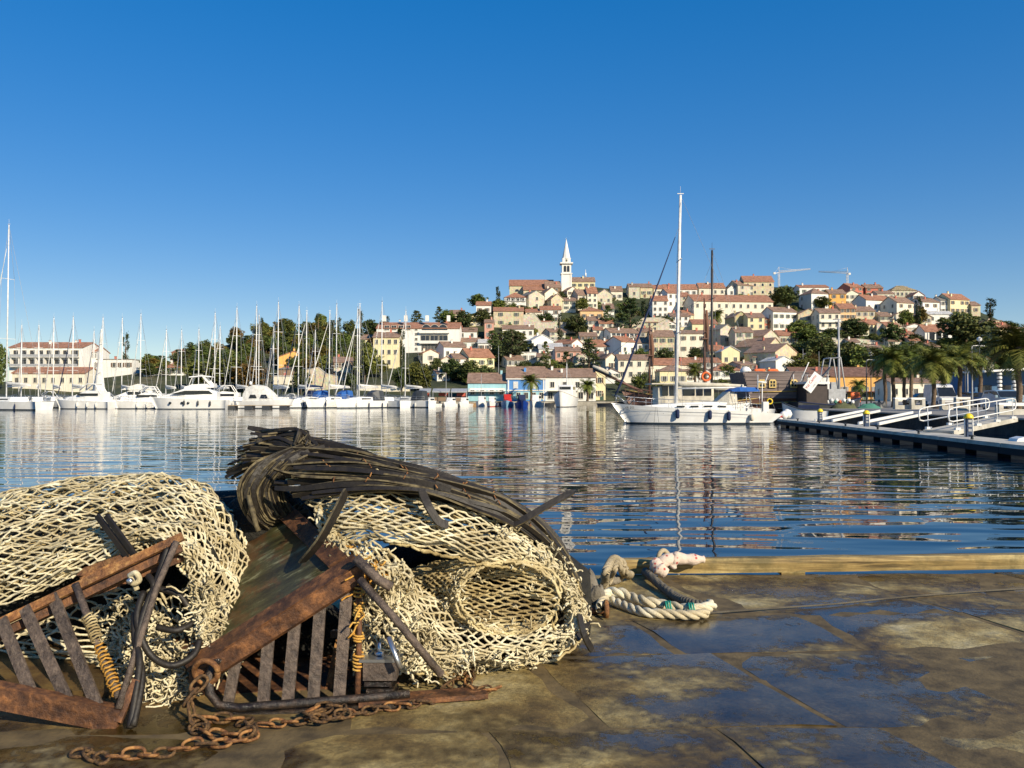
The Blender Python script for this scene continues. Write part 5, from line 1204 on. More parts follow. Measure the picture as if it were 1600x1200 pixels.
rg = build_hull(o, 11, 3.4, 1.0, 1.05, 1.45, M_GEL, M_BOOT); rig(o, 11, 0, 1.3, CAMZ + slope(391) * 76 - 1.3, mm=mat('dark_spar', (.05, .042, .036), .45), cover=M_CREAMC, jib=None, rm=.13, rake=.006, B=3.4, lines=.014)
mb = MB(); loft_box(mb, [(-1.5, 1.0, .9, 1.0, 1.5), (2.5, .8, .6, 1.0, 1.4)]); mb.build('coachroof', M_GEL, o)

# ------------------------------------------------------------------ the wooden galleon
Y = 86.0; k = Y / F; XC = 1108; XP = lambda px: -(px - XC) * k; ZP = lambda py: CAMZ + slope(py) * Y
M_SHIP = mat('dark_red_brown_planks', (.17, .085, .06), .65, (.07, .035, .028), scale=1.2, stretch=(.3, 1, 3))
M_GREYW = mat('weathered_grey_planks', (.20, .155, .14), .8, (.12, .095, .09), scale=1.5, stretch=(.3, 1, 4))
o = thing('wooden_ship', 'dark wooden sailing ship with high grey stern castle and yellow framed windows', 'ship', ((XC - CX) * k, Y, 0), PI)
L = (1243 - 966) * k; B = 5.4
rg = build_hull(o, L, B, 2.5, 1.55, 2.9, M_SHIP, M_CHAR, rake_b=1.8, rake_s=-.6, transom=.85, deck=M_TEAK, rail=mat('ochre_strake', (.62, .42, .12), .6), flare=.75)
mb = MB(); xa, xb = XP(1160), XP(1242)
mb.add([(xa, -2.6, 2.0), (xb, -2.5, 2.0), (xb - .5, -2.75, ZP(583)), (xa + .7, -2.75, ZP(583)), (xa, 2.6, 2.0), (xb, 2.5, 2.0), (xb - .5, 2.75, ZP(583)), (xa + .7, 2.75, ZP(583))], [(0, 1, 2, 3), (7, 6, 5, 4), (3, 2, 6, 7), (0, 3, 7, 4), (1, 5, 6, 2), (0, 4, 5, 1)]); sc_ = mb.build('stern_castle', M_GREYW, o)
for i in range(7):
    z = 2.1 + i * .36; w = 2.62 + .15 * (z - 2) / 3.0; e = .7 * (z - 2) / 2.6; f = .5 * (z - 2) / 2.6
    mb = MB(); mb.bar((xa + e * .9, w + .03, z), (xb - f * .9, w - .06, z), .05, .30); mb.build('plank', M_GREYW, sc_)
M_YF = mat('yellow_window_frame', (.72, .52, .18), .6)
for px in (1178, 1194, 1226):
    x = XP(px); z = ZP(600); y = 2.80
    mb = MB(); mb.prism([(x - .36, z - .42), (x + .36, z - .42), (x + .36, z + .25), (x + .22, z + .42), (x - .22, z + .42), (x - .36, z + .25)], y - .05, y + .06); w_ = mb.build('window_frame', M_YF, sc_)
    for sx in (-1, 1):
        for sz in (-1, 1): mb = MB(); mb.box((x + sx * .14, y + .07, z - .02 + sz * .16), (.19, .03, .24)); mb.build('pane', M_DGLASS, w_)
mb = MB(); mb.box(((xa + xb) / 2, 0, ZP(582.3)), (abs(xb - xa) + .2, 5.6, .12)); mb.build('castle_rail', M_GREYW, o)
for i, (a, b) in enumerate(((1168, 1186), (1189, 1206))):
    mb = MB(); n_ = 9; mb.tube([(XP(a + (b - a) * j / n_), 2.2, ZP(580.2) + .04 * math.sin(PI * j / n_)) for j in range(n_ + 1)], [.03] + [.16] * (n_ - 1) + [.03], 7); kk = mb.build('kayak', M_ORP, o)
mb = MB(); mb.lathe((XP(1161), 1.0, ZP(579)), [(.1, -.35), (.55, -.3), (.58, .0), (.35, .28), (.05, .4)], 12); mb.build('radar_dome', M_GEL, o)
bs = Vector((XP(1003), 0, ZP(612))); be = pt(926, 576, Y) - Vector(o.location); be = Vector((-be.x, -be.y, be.z))
mb = MB(); mb.tube([bs, be], [.16, .08], 7); bp_ = mb.build('bowsprit', M_SHIP, o)
mb = MB(); mb.tube([be.lerp(bs, .0) + Vector((0, .1, .25)), be.lerp(bs, .2) + Vector((0, .1, .32)), be.lerp(bs, .5) + Vector((0, .1, .2))], [.16, .24, .10], 7); mb.build('furled_bowsprit_sail', M_CREAMC, bp_)
mb = MB(); mb.tube([be, (XP(968), 0, 1.2)], .03, 4); mb.tube([be, (XP(990), 1.2, 1.8)], .02, 4); mb.build('bobstay', M_CHAR, bp_)
M_SPAR = mat('brown_spar', (.13, .06, .035), .5)
for px, top, rr in ((1015, 508, .13), (1101, 466, .14)):
    zt = ZP(top); mb = MB(); mb.tube([(XP(px), 0, 1.2), (XP(px), 0, zt)], [rr * 1.2, rr * .55], 7); m_ = mb.build('mast', M_SPAR, o)
    mb = MB(); z1 = 1.2 + (zt - 1.2) * .62; mb.box((XP(px), 0, z1), (.7, .9, .12)); mb.tube([(XP(px) - .2, -1.6, z1 + .6), (XP(px) + .2, 1.6, z1 + .6)], .06, 5); mb.tube([(XP(px) - .2, -1.2, zt - 1), (XP(px) + .2, 1.2, zt - 1)], .05, 5); mb.build('yard', M_SPAR, m_)
    mb = MB()
    for s_ in (-1, 1):
        foot = [Vector((XP(px) - .9 + .6 * i, s_ * 2.5, 1.8)) for i in range(4)]; tp = Vector((XP(px), s_ * .3, z1))
        for f_ in foot: mb.tube([f_, tp], .022, 3)
        for j in range(1, 9): a, b = foot[0].lerp(tp, j / 10), foot[3].lerp(tp, j / 10); mb.tube([a, b], .015, 3)
    mb.tube([(XP(px), 0, zt), be if px < 1050 else Vector((XP(1015), 0, ZP(512)))], .02, 3); mb.build('ratlines', M_CHAR, o)
    mb = MB(); mb.tube([(XP(px) - .25, 0, zt * .55), (XP(px) - .3, 0, zt * .75), (XP(px) - .22, 0, zt * .9)], [.16, .22, .12], 6); mb.build('gathered_sail', mat('tanned_sail', (.20, .10, .06), .9), m_)
mb = MB()
for i in range(9): x = XP(975 + i * 6.5); mb.tube([(x, 1.9 - .12 * (8 - i) * (i < 8), 2.1), (x, 1.9 - .12 * (8 - i), 3.0 - i * .06)], .035, 4)
mb.tube([(XP(975), .95, 3.05), (XP(1027), 1.95, 2.55)], .05, 5); mb.build('fore_rail', M_SHIP, o)
for s_ in (1,):
    mb = MB(); mb.tube([(XP(1165), 2.78, ZP(613)), (XP(1243), 2.7, ZP(611))], .06, 5); mb.tube([(XP(1160), 2.74, ZP(631)), (XP(1243), 2.7, ZP(627))], .07, 5); mb.build('wale', mat('ochre_strake', (.62, .42, .12), .6), o)

# ------------------------------------------------------------------ trawler with tilted sign, beside the right quay
Y = 82.0; k = Y / F; XC = 1292; XP = lambda px: (px - XC) * k; ZP = lambda py: CAMZ + slope(py) * Y
o = thing('trawler', 'dark-hulled fishing trawler with white wheelhouse and tall gantry mast at the right quay', 'trawler', ((XC - CX) * k, Y, 0), 0)
rg = build_hull(o, 6.8, 3.8, 1.6, 1.3, 2.0, M_CHAR, M_CHAR, rail=M_NAVY, deck=M_GREYP, transom=.9)
mb = MB(); mb.box((XP(1268), 0, 2.35), (32 * k, 3.0, 1.9)); w_ = mb.build('wheelhouse', mat('dark_wheelhouse', (.055, .04, .035), .7), o)
mb = MB(); mb.box((XP(1266), 0, 3.45), (40 * k, 3.6, .22)); mb.build('wheelhouse_roof', M_GEL, w_)
mb = MB(); mb.box((XP(1300), -.2, 2.2), (26 * k, 2.2, 1.3)); mb.build('winch_housing', M_GREYP, o)
mb = MB(); mb.tube([(XP(1311), 0, 1.4), (XP(1311), 0, ZP(498))], [.14, .08], 7); mb.tube([(XP(1302), 0, ZP(499)), (XP(1318), 0, ZP(499))], .04, 4); mb.tube([(XP(1305), 0, ZP(503)), (XP(1316), 0, ZP(503))], .03, 4); m_ = mb.build('gantry_mast', M_GREYP, o)
mb = MB()
for s_ in (-.9, .9): mb.tube([(XP(1283), s_, 2.5), (XP(1293), s_, ZP(560)), (XP(1308), s_, ZP(559)), (XP(1316), s_, 2.4)], .07, 5)
mb.tube([(XP(1293), -.9, ZP(560)), (XP(1293), .9, ZP(560))], .06, 4); mb.tube([(XP(1308), -.9, ZP(559)), (XP(1308), .9, ZP(559))], .06, 4); mb.build('gantry', M_GREYP, o)
mb = MB(); mb.tube([(XP(1250), 0, 3.5), (XP(1264), 0, ZP(566))], .05, 5); mb.tube([(XP(1240), 0, 3.5), (XP(1240), 0, ZP(585))], .04, 4)
for x in range(1244, 1288, 8): mb.tube([(XP(x), -1.7, 3.5), (XP(x), -1.7, 4.2)], .02, 4)
mb.tube([(XP(1244), -1.7, 4.2), (XP(1286), -1.7, 4.2)], .02, 4); mb.build('roof_rail', M_GEL, o)
a, b = Vector((XP(1250), -2.2, ZP(614))), Vector((XP(1286), -2.0, ZP(575)))
mb = MB(); mb.bar(a, b, .12, .35, up=(0, 1, 0)); bm_ = mb.build('boarding_ramp', M_CHAR, o)
# the sign: tilted board
c0 = Vector((XP(1256.5), -2.35, ZP(598))); u = (Vector((XP(1263), 0, ZP(584))) - Vector((XP(1246), 0, ZP(607)))).normalized(); v_ = Vector((-u.z, 0, u.x))
mb = MB(); mb.bar(c0 - u * .95, c0 + u * .95, .95, .05, up=(0, -1, 0)); sg = mb.build('sign_board', M_GEL, o)
ang = math.atan2(u.z, u.x)
t1 = text("Val Cantu", .40, M_REDP, sg, c0 - u * .88 + v_ * .08 + Vector((0, -.04, 0)), (R(90), -ang, 0), sx=.95)
t1.rotation_mode = 'XYZ'; t1.matrix_local = Matrix.Translation(c0 - u * .88 + v_ * .06 + Vector((0, -.035, 0))) @ Matrix((u, v_, Vector((0, -1, 0)))).transposed().to_4x4()
t2 = text("~ Casa ~", .26, M_GREYP, sg, (0, 0, 0), (0, 0, 0)); t2.matrix_local = Matrix.Translation(c0 - u * .7 - v_ * .32 + Vector((0, -.035, 0))) @ Matrix((u, v_, Vector((0, -1, 0)))).transposed().to_4x4()
mb = MB()
for i in range(9): mb.lathe((XP(1286 + i * 4.4), -1.3 - .2 * (i % 3), 1.6 + .16 * (i % 2)), [(.03, -.18), (.16, -.12), (.18, 0), (.12, .15), (.02, .18)], 8, mi=(0, 0, 1, 0, 2, 0, 1, 0, 0)[i])
mb.build('net_floats', [M_GEL, mat('green_net', (.06, .22, .16), .9), M_ORP], o)
# white wooden boat before it
Y = 66; o = thing('wooden_boat', 'white wooden boat with raised bow beside the first yellow-capped pedestal', 'small boat', ((1268 - CX) / F * Y, Y + 1.5, 0), PI - .35)
rg = build_hull(o, 3.6, 1.7, 1.0, 1.05, 1.65, M_GEL, mat('mustard_paint', (.6, .42, .06), .5), rail=M_CHAR, deck=M_TEAK, rake_b=.3, flare=.8)
mb = MB(); mb.box((-.3, 0, 1.25), (1.6, 1.2, .35)); mb.build('blue_cover', M_NAVY, o)
# ------------------------------------------------------------------ pontoon, gangways and pedestals at the right
PA, PB = Vector((17.35, 24, 0)), Vector((19.9, 60, 0)); pd = (PB - PA).normalized(); pn = Vector((pd.y, -pd.x, 0)); ang = -math.atan2(pd.x, pd.y)
o = thing('pontoon', 'long grey concrete pontoon with dark sides running towards the big sailing yacht', 'pontoon', PA, ang)
Lp = (PB - PA).length; n = 15; sl_ = Lp / n
sm = None
for i in range(n):
    if sm is None: mb = MB(); mb.box((0, 0, 0), (1.55, sl_ - .03, .16)); sm = mb.mesh('deck_slab', M_CONC); mb = MB(); mb.box((0, 0, 0), (1.3, sl_ - .9, .75)); fm_ = mb.mesh('float', mat('shade_dark_float', (.012, .013, .016), .5))  # float colour near black to hold the shade of the pontoon side
    mesh_obj('deck_slab', sm, o, (0, sl_ * (i + .5), .42)); mesh_obj('float', fm_, o, (0, sl_ * (i + .5), -.03))
    mb = MB(); mb.box((-.8, sl_ * (i + .5), .25), (.06, sl_ - .02, .22)); mb.build('timber_fender', mat('shade_dark_timber', (.010, .011, .015), .9), o)  # timber colour darkened for the shaded side of the pontoon
    if i % 2: mb = MB(); mb.tube([(-.6, sl_ * i, .5), (-.6, sl_ * i, .62)], .05, 6); mb.box((-.6, sl_ * i, .64), (.1, .34, .06)); mb.build('mooring_cleat', M_CHAR, o)
def on_pont(px, s=.0):
    "pontoon centreline point seen in column px"
    u = (px - CX) / F; t = (PA.x - u * PA.y) / (u * pd.y - pd.x); return PA + pd * t + pn * s
def pedestal(px, ht, label, screens):
    p = on_pont(px, .25); o = thing('service_pedestal', label, 'pedestal', (p.x, p.y, .5), ang, 'yellow-capped service pedestals on the pontoon')
    mb = MB(); mb.box((0, 0, ht * .42), (.22, .2, ht * .84)); mb.build('post', mat('navy_post_panel', (.02, .05, .12), .5), o)
    mb = MB(); [mb.tube([(sx * .15, 0, 0), (sx * .15, 0, ht * .85)], .03, 5) for sx in (-1, 1)]; mb.build('side_tube', M_GEL, o)
    mb = MB(); [mb.box((.0, -.11, ht * (.3 + .2 * i)), (.13, .03, .1)) for i in range(3)]; mb.build('socket_panel', M_GREYP, o)
    mb = MB(); mb.lathe((0, 0, ht * .82), [(.18, 0), (.18, .05), (.15, .13), (.08, .19), (.01, .21)], 16); mb.build('yellow_cap', M_YELP, o)
pedestal(1275, .78, 'far yellow-capped service pedestal next to the white wooden boat', 3)
pedestal(1346, .82, 'middle yellow-capped service pedestal between the two white ramps', 3)
pedestal(1503, .90, 'nearest yellow-capped service pedestal in front of the railed gangway', 3)
def gway(pxa, pya, pxb, pyb, label, w=.9, name='gangway'):
    a = on(pxa, pya, .52); b = on(pxb, pyb, 1.02); o = thing(name, label, 'gangway', a); d = b - a
    s_ = Vector((d.y, -d.x, 0)).normalized() * w / 2
    for sg in (-1, 1): mb = MB(); mb.bar(s_ * sg + Vector((0, 0, .08)), d + s_ * sg + Vector((0, 0, .08)), .10, .16); mb.build('side_beam', M_GEL, o)
    nb = int(d.length / .5); mb = MB(); mb.bar(Vector((0, 0, 0)), d, w - .14, .03); mb.build('walkway', M_CHAR, o)
    return o, a, d, s_
gway(1287, 659, 1362, 643.5, 'far white-beamed ramp from pontoon to quay', w=1.1)
gway(1357, 664, 1440, 646.5, 'nearer white-beamed ramp left of the railed gangway', w=1.1)
a = on(1466, 674, .56); b = on(1568, 653.5, 1.0); o = thing('gangway', 'railed gangway with two white looped handrails at the right', 'gangway', a); d = b - a; s_ = Vector((d.y, -d.x, 0)).normalized() * .62
mb = MB(); mb.bar(Vector((0, 0, 0)), d, 1.3, .10); mb.build('walkway', M_CONC, o)
for sg in (-1, 1): mb = MB(); mb.bar(s_ * sg + Vector((0, 0, -.06)), d + s_ * sg + Vector((0, 0, -.06)), .08, .2); mb.build('side_beam', M_CONC, o)
for sg in (-1, 1):
    q0 = s_ * sg; U = Vector((0, 0, 1)); p = lambda t, h: q0 + d * t + U * h
    mb = MB(); mb.tube([p(.0, 1.05), p(-.05, .98), p(-.065, .75), p(-.05, .52), p(.0, .45), p(.3, .45), p(.6, .45), p(.92, .45), p(.97, .52), p(.985, .75), p(.97, .98), p(.92, 1.05), p(.6, 1.05), p(.3, 1.05), p(.0, 1.05)], .032, 6); mb.build('handrail_loop', M_GEL, o)
    for t in (.06, .36, .66, .93):
        mb = MB(); mb.tube([p(t, .05), p(t - .01, 1.05)], .022, 5); f_ = mb.build('stanchion', M_GEL, o)
        mb = MB(); mb.box(p(t, .09), (.22, .2, .12)); mb.build('stanchion_foot', M_GEL, f_)
mb = MB(); p = on(1553, 700, .2); o = thing('yellow_block', 'dull yellow block on the pontoon side at the right', 'fender', (p.x - .15, p.y, .12)); mb.box((0, 0, 0), (.2, .5, .42)); mb.build('block', mat('dull_yellow', (.40, .36, .06), .7), o)  # dull yellow box set on the pontoon side
p = on_pont(1604, .2); o = thing('white_box', 'white locker lid on the pontoon cut by the right edge', 'locker', (p.x + .5, p.y + 1.5, .5), ang); mb = MB(); mb.prism([(-.3, 0), (.3, 0), (.25, .1), (0, .17), (-.25, .1)], -.3, .3); mb.build('lid', M_GEL, o)

# ------------------------------------------------------------------ palms
def palm_meshes(seed, nf=34, L=2.6, droop=1.0):
    rs = np.random.RandomState(seed); Qs = []
    for i in range(nf):
        a = rs.uniform(0, 2 * PI); el = rs.uniform(-.45, 1.3) if i > 6 else rs.uniform(1.0, 1.45); l = L * rs.uniform(.8, 1.08)
        pts_ = []; p = np.array([0., 0, 0]); e = el
        for j in range(9):
            pts_.append(p.copy()); p = p + l / 8 * np.array([math.cos(a) * math.cos(e), math.sin(a) * math.cos(e), math.sin(e)]); e -= .135 * droop * (1 + .5 * math.cos(el))
        pts_ = np.array(pts_); sd = np.array([-math.sin(a), math.cos(a), 0])
        for j in range(2, 36):
            t = j / 36 * 8; k = int(t); f = t - k; c = pts_[k] * (1 - f) + pts_[min(8, k + 1)] * f; tg = pts_[min(8, k + 1)] - pts_[k]; tg /= np.linalg.norm(tg) + 1e-9
            ll = .62 * (L / 2.6) * math.sin(PI * min(1, (j / 36) ** .7 * .97 + .03)) ** .6 + .08
            for s_ in (-1, 1):
                dr = sd * s_ * .75 + tg * .55 + np.array([0, 0, -.15 + rs.uniform(-.35, .25)]); dr /= np.linalg.norm(dr); e_ = c + dr * ll; wv = tg * .034 * (L / 2.6)
                Qs += [c - wv, c + wv, e_ + wv * .3, e_ - wv * .3]
    return np.array(Qs), np.arange(len(Qs)).reshape(-1, 4)
PALM = []
M_PTR = mat('palm_trunk', (.20, .14, .09), .95, (.08, .055, .035), scale=6, bump=.04, stretch=(1, 1, 2.5))
for sd in range(3):
    V, Q = palm_meshes(70 + sd, 50, droop=1.0); fr = np_mesh('fronds', [(V, Q)], LM['palm'], smooth=False)
    rs = np.random.RandomState(90 + sd); q_ = []                       # the skirt of old yellow leaves
    V2, Q2 = palm_meshes(190 + sd, 8, 1.4, 1.3); V2 = V2 * np.array([.7, .7, 1]) - np.array([0, 0, .3])
    PALM.append((fr,  np_mesh('dry_fronds', [(V2, Q2)], LM['autumn'], smooth=False)))
def palm(loc, h, cw, label, tr=.2, group=None, i=0):
    o = thing('palm_tree', label, 'palm tree', loc, rnd.uniform(0, 6.28), group); s = cw / 4.6
    c = mesh_obj('fronds', PALM[i % 3][0], o, (0, 0, h - .9 * s), scale=(s, s, s)); d_ = mesh_obj('dry_fronds', PALM[i % 3][1], o, (0, 0, h - 1.05 * s), scale=(s * .8, s * .8, s))
    hh = h - .8 * s; mb = MB(); ps = [(math.sin(j * .5 + i) * .04, math.cos(j * .7) * .04, hh * j / 14) for j in range(15)]
    mb.tube(ps, [tr * (1.25 if j == 0 else 1.0 + .13 * (j % 2) + (.35 if j > 12 else 0)) for j in range(15)], 9); mb.build('trunk', M_PTR, o); return o
PL = [(1383, 98, 550, 70, 'leftmost palm of the quayside row, before the orange house'), (1396, 88, 548, 72, 'palm with a thick reddish trunk second from the left in the quayside row'), (1413, 104, 552, 70, 'dark palm third from the left in the quayside row'),
      (1424, 96, 545, 70, 'palm just left of the white van'), (1459, 82, 550, 86, 'palm with trunk right in front of the white van'), (1500, 84, 548, 84, 'palm between the white van and the blue-shaded car'), (1592, 62, 522, 116, 'biggest palm, at the right edge of the view'),
      (1478, 100, 556, 60, 'low palm hidden behind the palm beside the white van'), (1532, 92, 560, 50, 'small palm left of the dark blue building')]
for i, (px, Y, top, w, lb) in enumerate(PL):
    zt = CAMZ + slope(top) * Y; palm(((px - CX) / F * Y, Y, .98), zt - .98, w * Y / F, lb, .19 if i != 6 else .2, 'palms along the right quay', i)
for i, (px, Y, top, w, base, lb) in enumerate([(830, 218, 590, 36, 1.0, 'waterfront palm before the blue house'), (918, 219, 596, 34, 1.0, 'waterfront palm before the white house'), (1086, 232, 572, 34, 2.5, 'palm right behind the white mast foot'), (1119, 355, 488, 30, 34, 'palm on the terrace below the long cream palace'), (1342, 190, 596, 32, 1.0, 'short palm left of the dark lamp post')]):
    zt = CAMZ + slope(top) * Y; zb = ground(px, Y) if base > 2 else base; palm(((px - CX) / F * Y, Y, zb), max(2.5, zt - zb), w * Y / F, lb, .3, None, i)

# ------------------------------------------------------------------ vehicles
M_TYRE = mat('tyre_rubber', (.02, .02, .02), .8); M_RIM = mat('wheel_rim', (.45, .45, .46), .35, metal=.6); M_LAMPG = mat('headlight_glass', (.75, .77, .8), .1)
def vehicle(name, label, cat, loc, rz, L, W, prof, glass, paint, wheels, hl_z, wr=.33):
    "prof: roof outline (x, z) front at +x; glass: (x0,z0,x1,z1...) side polygon"
    o = thing(name, label, cat, loc, rz); mb = MB(); n = len(prof)
    belt = .92; rings = []
    for ys in (-W / 2, -W / 2 * .96, W / 2 * .96, W / 2): rings.append([(x, ys * (1 if z <= belt else .86), z) for x, z in prof])
    mb.loft(rings, smooth=False); mb.build('body', paint, o)
    for s_ in (-1, 1):
        for g in glass['side']: mb = MB(); mb.add([(x, s_ * (W / 2 * (.995 if z < 1 else .875) + .01), z) for x, z in g], [tuple(range(len(g))) if s_ < 0 else tuple(range(len(g) - 1, -1, -1))]); mb.build('side_window', M_DGLASS, o)
    (x0, z0), (x1, z1) = glass['front']; w0, w1 = W * .44, W * .40
    mb = MB(); mb.add([(x0, -w0, z0), (x0, w0, z0), (x1, w1, z1), (x1, -w1, z1)], [(0, 1, 2, 3)]); mb.build('windscreen', M_DGLASS, o)
    for x in wheels:
        for s_ in (-1, 1):
            mb = MB(); mb.lathe((x, s_ * (W / 2 - .08), wr), [(wr * .6, -.1), (wr, -.09), (wr, .09), (wr * .6, .1)], 16, axis='Y'); w_ = mb.build('wheel', M_TYRE, o)
            mb = MB(); mb.lathe((x, s_ * (W / 2 + .0), wr), [(.02, -.03), (wr * .58, -.03), (wr * .58, .03), (.02, .04)], 12, axis='Y'); mb.build('rim', M_RIM, w_)
    for s_ in (-1, 1):
        mb = MB(); mb.box((L / 2 - .06, s_ * W * .36, hl_z), (.16, W * .17, .18)); mb.build('headlight', M_LAMPG, o)
        mb = MB(); mb.box((glass['front'][0][0] - .25, s_ * (W / 2 + .1), 1.15), (.14, .18, .2)); mb.build('wing_mirror', paint, o)
    mb = MB(); mb.box((L / 2 + .01, 0, hl_z - .02), (.06, W * .5, .16)); mb.build('grille', M_CHAR, o)
    mb = MB(); mb.box((L / 2 + .02, 0, .38), (.14, W * .96, .26)); mb.build('bumper', M_CHAR, o)
    return o
YV = 90.0
van_prof = [(-2.6, .3), (2.45, .3), (2.6, .55), (2.55, .95), (1.95, 1.15), (1.3, 1.95), (.9, 2.35), (.3, 2.48), (-2.5, 2.5), (-2.62, 2.2)]
vehicle('van', 'white van parked behind the palm, facing the water', 'van', ((1470 - CX) / F * YV, YV, .985), R(-98), 5.2, 1.95, van_prof,
        dict(side=[[(.35, 1.3), (1.45, 1.3), (1.15, 1.95), (.4, 2.0)]], front=((1.98, 1.17), (1.2, 2.12))), mat('white_car_paint', (.80, .80, .80), .25, coat=.4), (-1.6, 1.65), .82)
YC = 66.0
car_prof = [(-2.0, .3), (2.0, .3), (2.1, .5), (2.08, .85), (1.85, .98), (1.0, 1.08), (.35, 1.58), (-.2, 1.66), (-1.6, 1.62), (-2.05, 1.05)]
vehicle('car', 'light estate car in painted blue shade parked at the far right under the big palm', 'car', ((1569 - CX) / F * YC, YC, .985), R(-94), 4.2, 1.78, car_prof,
        dict(side=[[(-.3, 1.08), (.85, 1.08), (.35, 1.5), (-.25, 1.56)], [(-1.75, 1.08), (-.4, 1.08), (-.35, 1.56), (-1.5, 1.53)]], front=((1.02, 1.10), (.38, 1.57))), mat('blue_shade_paint', (.30, .42, .52), .3, coat=.4), (-1.3, 1.35), .68)  # blue is the shade on a light car, put into its paint
vehicle('car', 'dark blue car between the van and the blue-shaded car', 'car', ((1521 - CX) / F * 92, 92, .985), R(-80), 4.2, 1.78, car_prof,
        dict(side=[[(-.3, 1.08), (.85, 1.08), (.35, 1.5), (-.25, 1.56)], [(-1.75, 1.08), (-.4, 1.08), (-.35, 1.56), (-1.5, 1.53)]], front=((1.02, 1.10), (.38, 1.57))), mat('dark_blue_paint', (.02, .05, .14), .3, coat=.4), (-1.3, 1.35), .68)
vehicle('car', 'black car behind the palm trunks left of the van', 'car', ((1438 - CX) / F * 118, 118, .985), R(180), 4.2, 1.78, car_prof,
        dict(side=[[(-.3, 1.08), (.85, 1.08), (.35, 1.5), (-.25, 1.56)], [(-1.75, 1.08), (-.4, 1.08), (-.35, 1.56), (-1.5, 1.53)]], front=((1.02, 1.10), (.38, 1.57))), mat('black_paint', (.02, .02, .022), .3, coat=.4), (-1.3, 1.35), .68)
# concrete kerb blocks
for px, Y, w, h, lb in ((1413, 76, 1.9, 1.05, 'white pierced concrete block left of the van, left half'), (1433, 75.5, 1.25, 1.05, 'white pierced concrete block left of the van, right half'), (1483, 72, 1.5, 1.0, 'white concrete block in front of the white van'), (1503, 70, 1.2, 1.1, 'white concrete block behind the gangway handrail'), (1590, 52, 2.6, .75, 'long low white concrete block at the right edge')):
    o = thing('concrete_block', lb, 'concrete block', ((px - CX) / F * Y, Y, .98), 0, 'white concrete blocks on the right quay')
    mb = MB(); mb.box((0, 0, .18), (w, .5, .36)); mb.build('base', M_CONC, o)
    for s_ in (-1, 1): mb = MB(); mb.box((s_ * (w / 2 - .14), 0, h * .5 + .12), (.28, .46, h - .5)); mb.build('upright', M_CONC, o)
    mb = MB(); mb.box((0, 0, h - .1), (w, .44, .2)); mb.build('top_rail', M_GEL, o)
# dark blue harbour building
Y = 112; k = Y / F; o = thing('harbour_building', 'dark blue harbour building with a white flat canopy on striped columns', 'building', ((1590 - CX) * k, Y, .98)); W = 124 * k
mb = MB(); mb.box((0, 5, 2.3), (W, 8, 4.6)); mb.build('wall', wall_mat('darkblue'), o)
mb = MB(); mb.add([(-W / 2 - .3, -2.2, 4.35), (W / 2, -2.2, 5.0), (W / 2, 9, 5.0), (-W / 2 - .3, 9, 4.35), (-W / 2 - .3, -2.2, 4.6), (W / 2, -2.2, 5.25), (W / 2, 9, 5.25), (-W / 2 - .3, 9, 4.6)], [(3, 2, 1, 0), (4, 5, 6, 7), (0, 1, 5, 4), (1, 2, 6, 5), (3, 0, 4, 7)]); mb.build('canopy', M_GEL, o)
for px in (1551, 1574, 1597, 1622):
    x = (px - 1590) * k; mb = MB(); mb.lathe((x, -1.6, 0), [(.24, 0), (.24, 4.5)], 10); c = mb.build('column', M_CHAR, o)
    for i in range(5): mb = MB(); mb.lathe((x, -1.6, 1.9 + i * .52), [(.26, 0), (.31, .06), (.31, .30), (.26, .36)], 12); mb.build('white_collar', M_GEL, c)
for i in range(4): mb = MB(); mb.box((-W * .36 + W * .25 * i, .96, 1.4), (W * .17, .1, 2.6)); mb.build('door_opening', M_PANE, o)
# lamp posts
def lamp(px, Y, top, label, arm=1, dark=False, globe=False, armw=1.0, group='street lamps'):
    zb = .98 if Y < 226 else ground(px, Y); zt = CAMZ + slope(top) * Y - zb; m = M_CHAR if dark else M_GREYP
    o = thing('street_lamp', label, 'street lamp', ((px - CX) / F * Y, Y, zb), 0, group); mb = MB(); mb.tube([(0, 0, 0), (0, 0, zt * .3), (0, 0, zt)], [.10, .07, .05], 6); mb.build('pole', m, o)
    if arm: mb = MB(); mb.tube([(0, 0, zt - .25), (arm * .15, 0, zt), (arm * armw, 0, zt)], .04, 5); mb.box((arm * armw, 0, zt - .03), (.5, .2, .1)); mb.build('lamp_head', M_GEL, o)
    if globe: mb = MB(); mb.lathe((0, 0, zt), [(.04, -.3), (.26, -.2), (.36, 0), (.26, .2), (.04, .32)], 10); mb.build('globe', M_GEL, o)
lamp(1354, 98, 562, 'dark lamp post with a pale arm before the orange house', 1, True)
lamp(1519, 84, 540, 'tall lamp post with an arm to the right beside the palms', 1, False)
lamp(1512, 96, 564, 'lamp post with an arm to the left beside the palms', -1, False)
lamp(1361, 118, 553, 'globe lamp above the left palm of the quay', 0, True, True)
lamp(1508, 108, 553, 'globe lamp above the palm beside the van', 0, True, True)
lamp(1531, 112, 530, 'high globe lamp at the right against the big dark tree', 0, True, True)
lamp(697, 214, 583, 'white lamp post before the market stalls', -1, False, armw=1.6)
lamp(752, 214, 584, 'thin white post before the turquoise house', 0, False)
lamp(779, 236, 540, 'tall pale lamp post above the turquoise house', 0, False)
lamp(1255, 268, 545, 'thin lamp post left of the brownish tree', 0, False)
lamp(1280, 262, 549, 'thin lamp post right of the brownish tree', 0, False)
lamp(1421, 345, 476, 'pale lamp mast before the cream house on the right slope', 0, False)
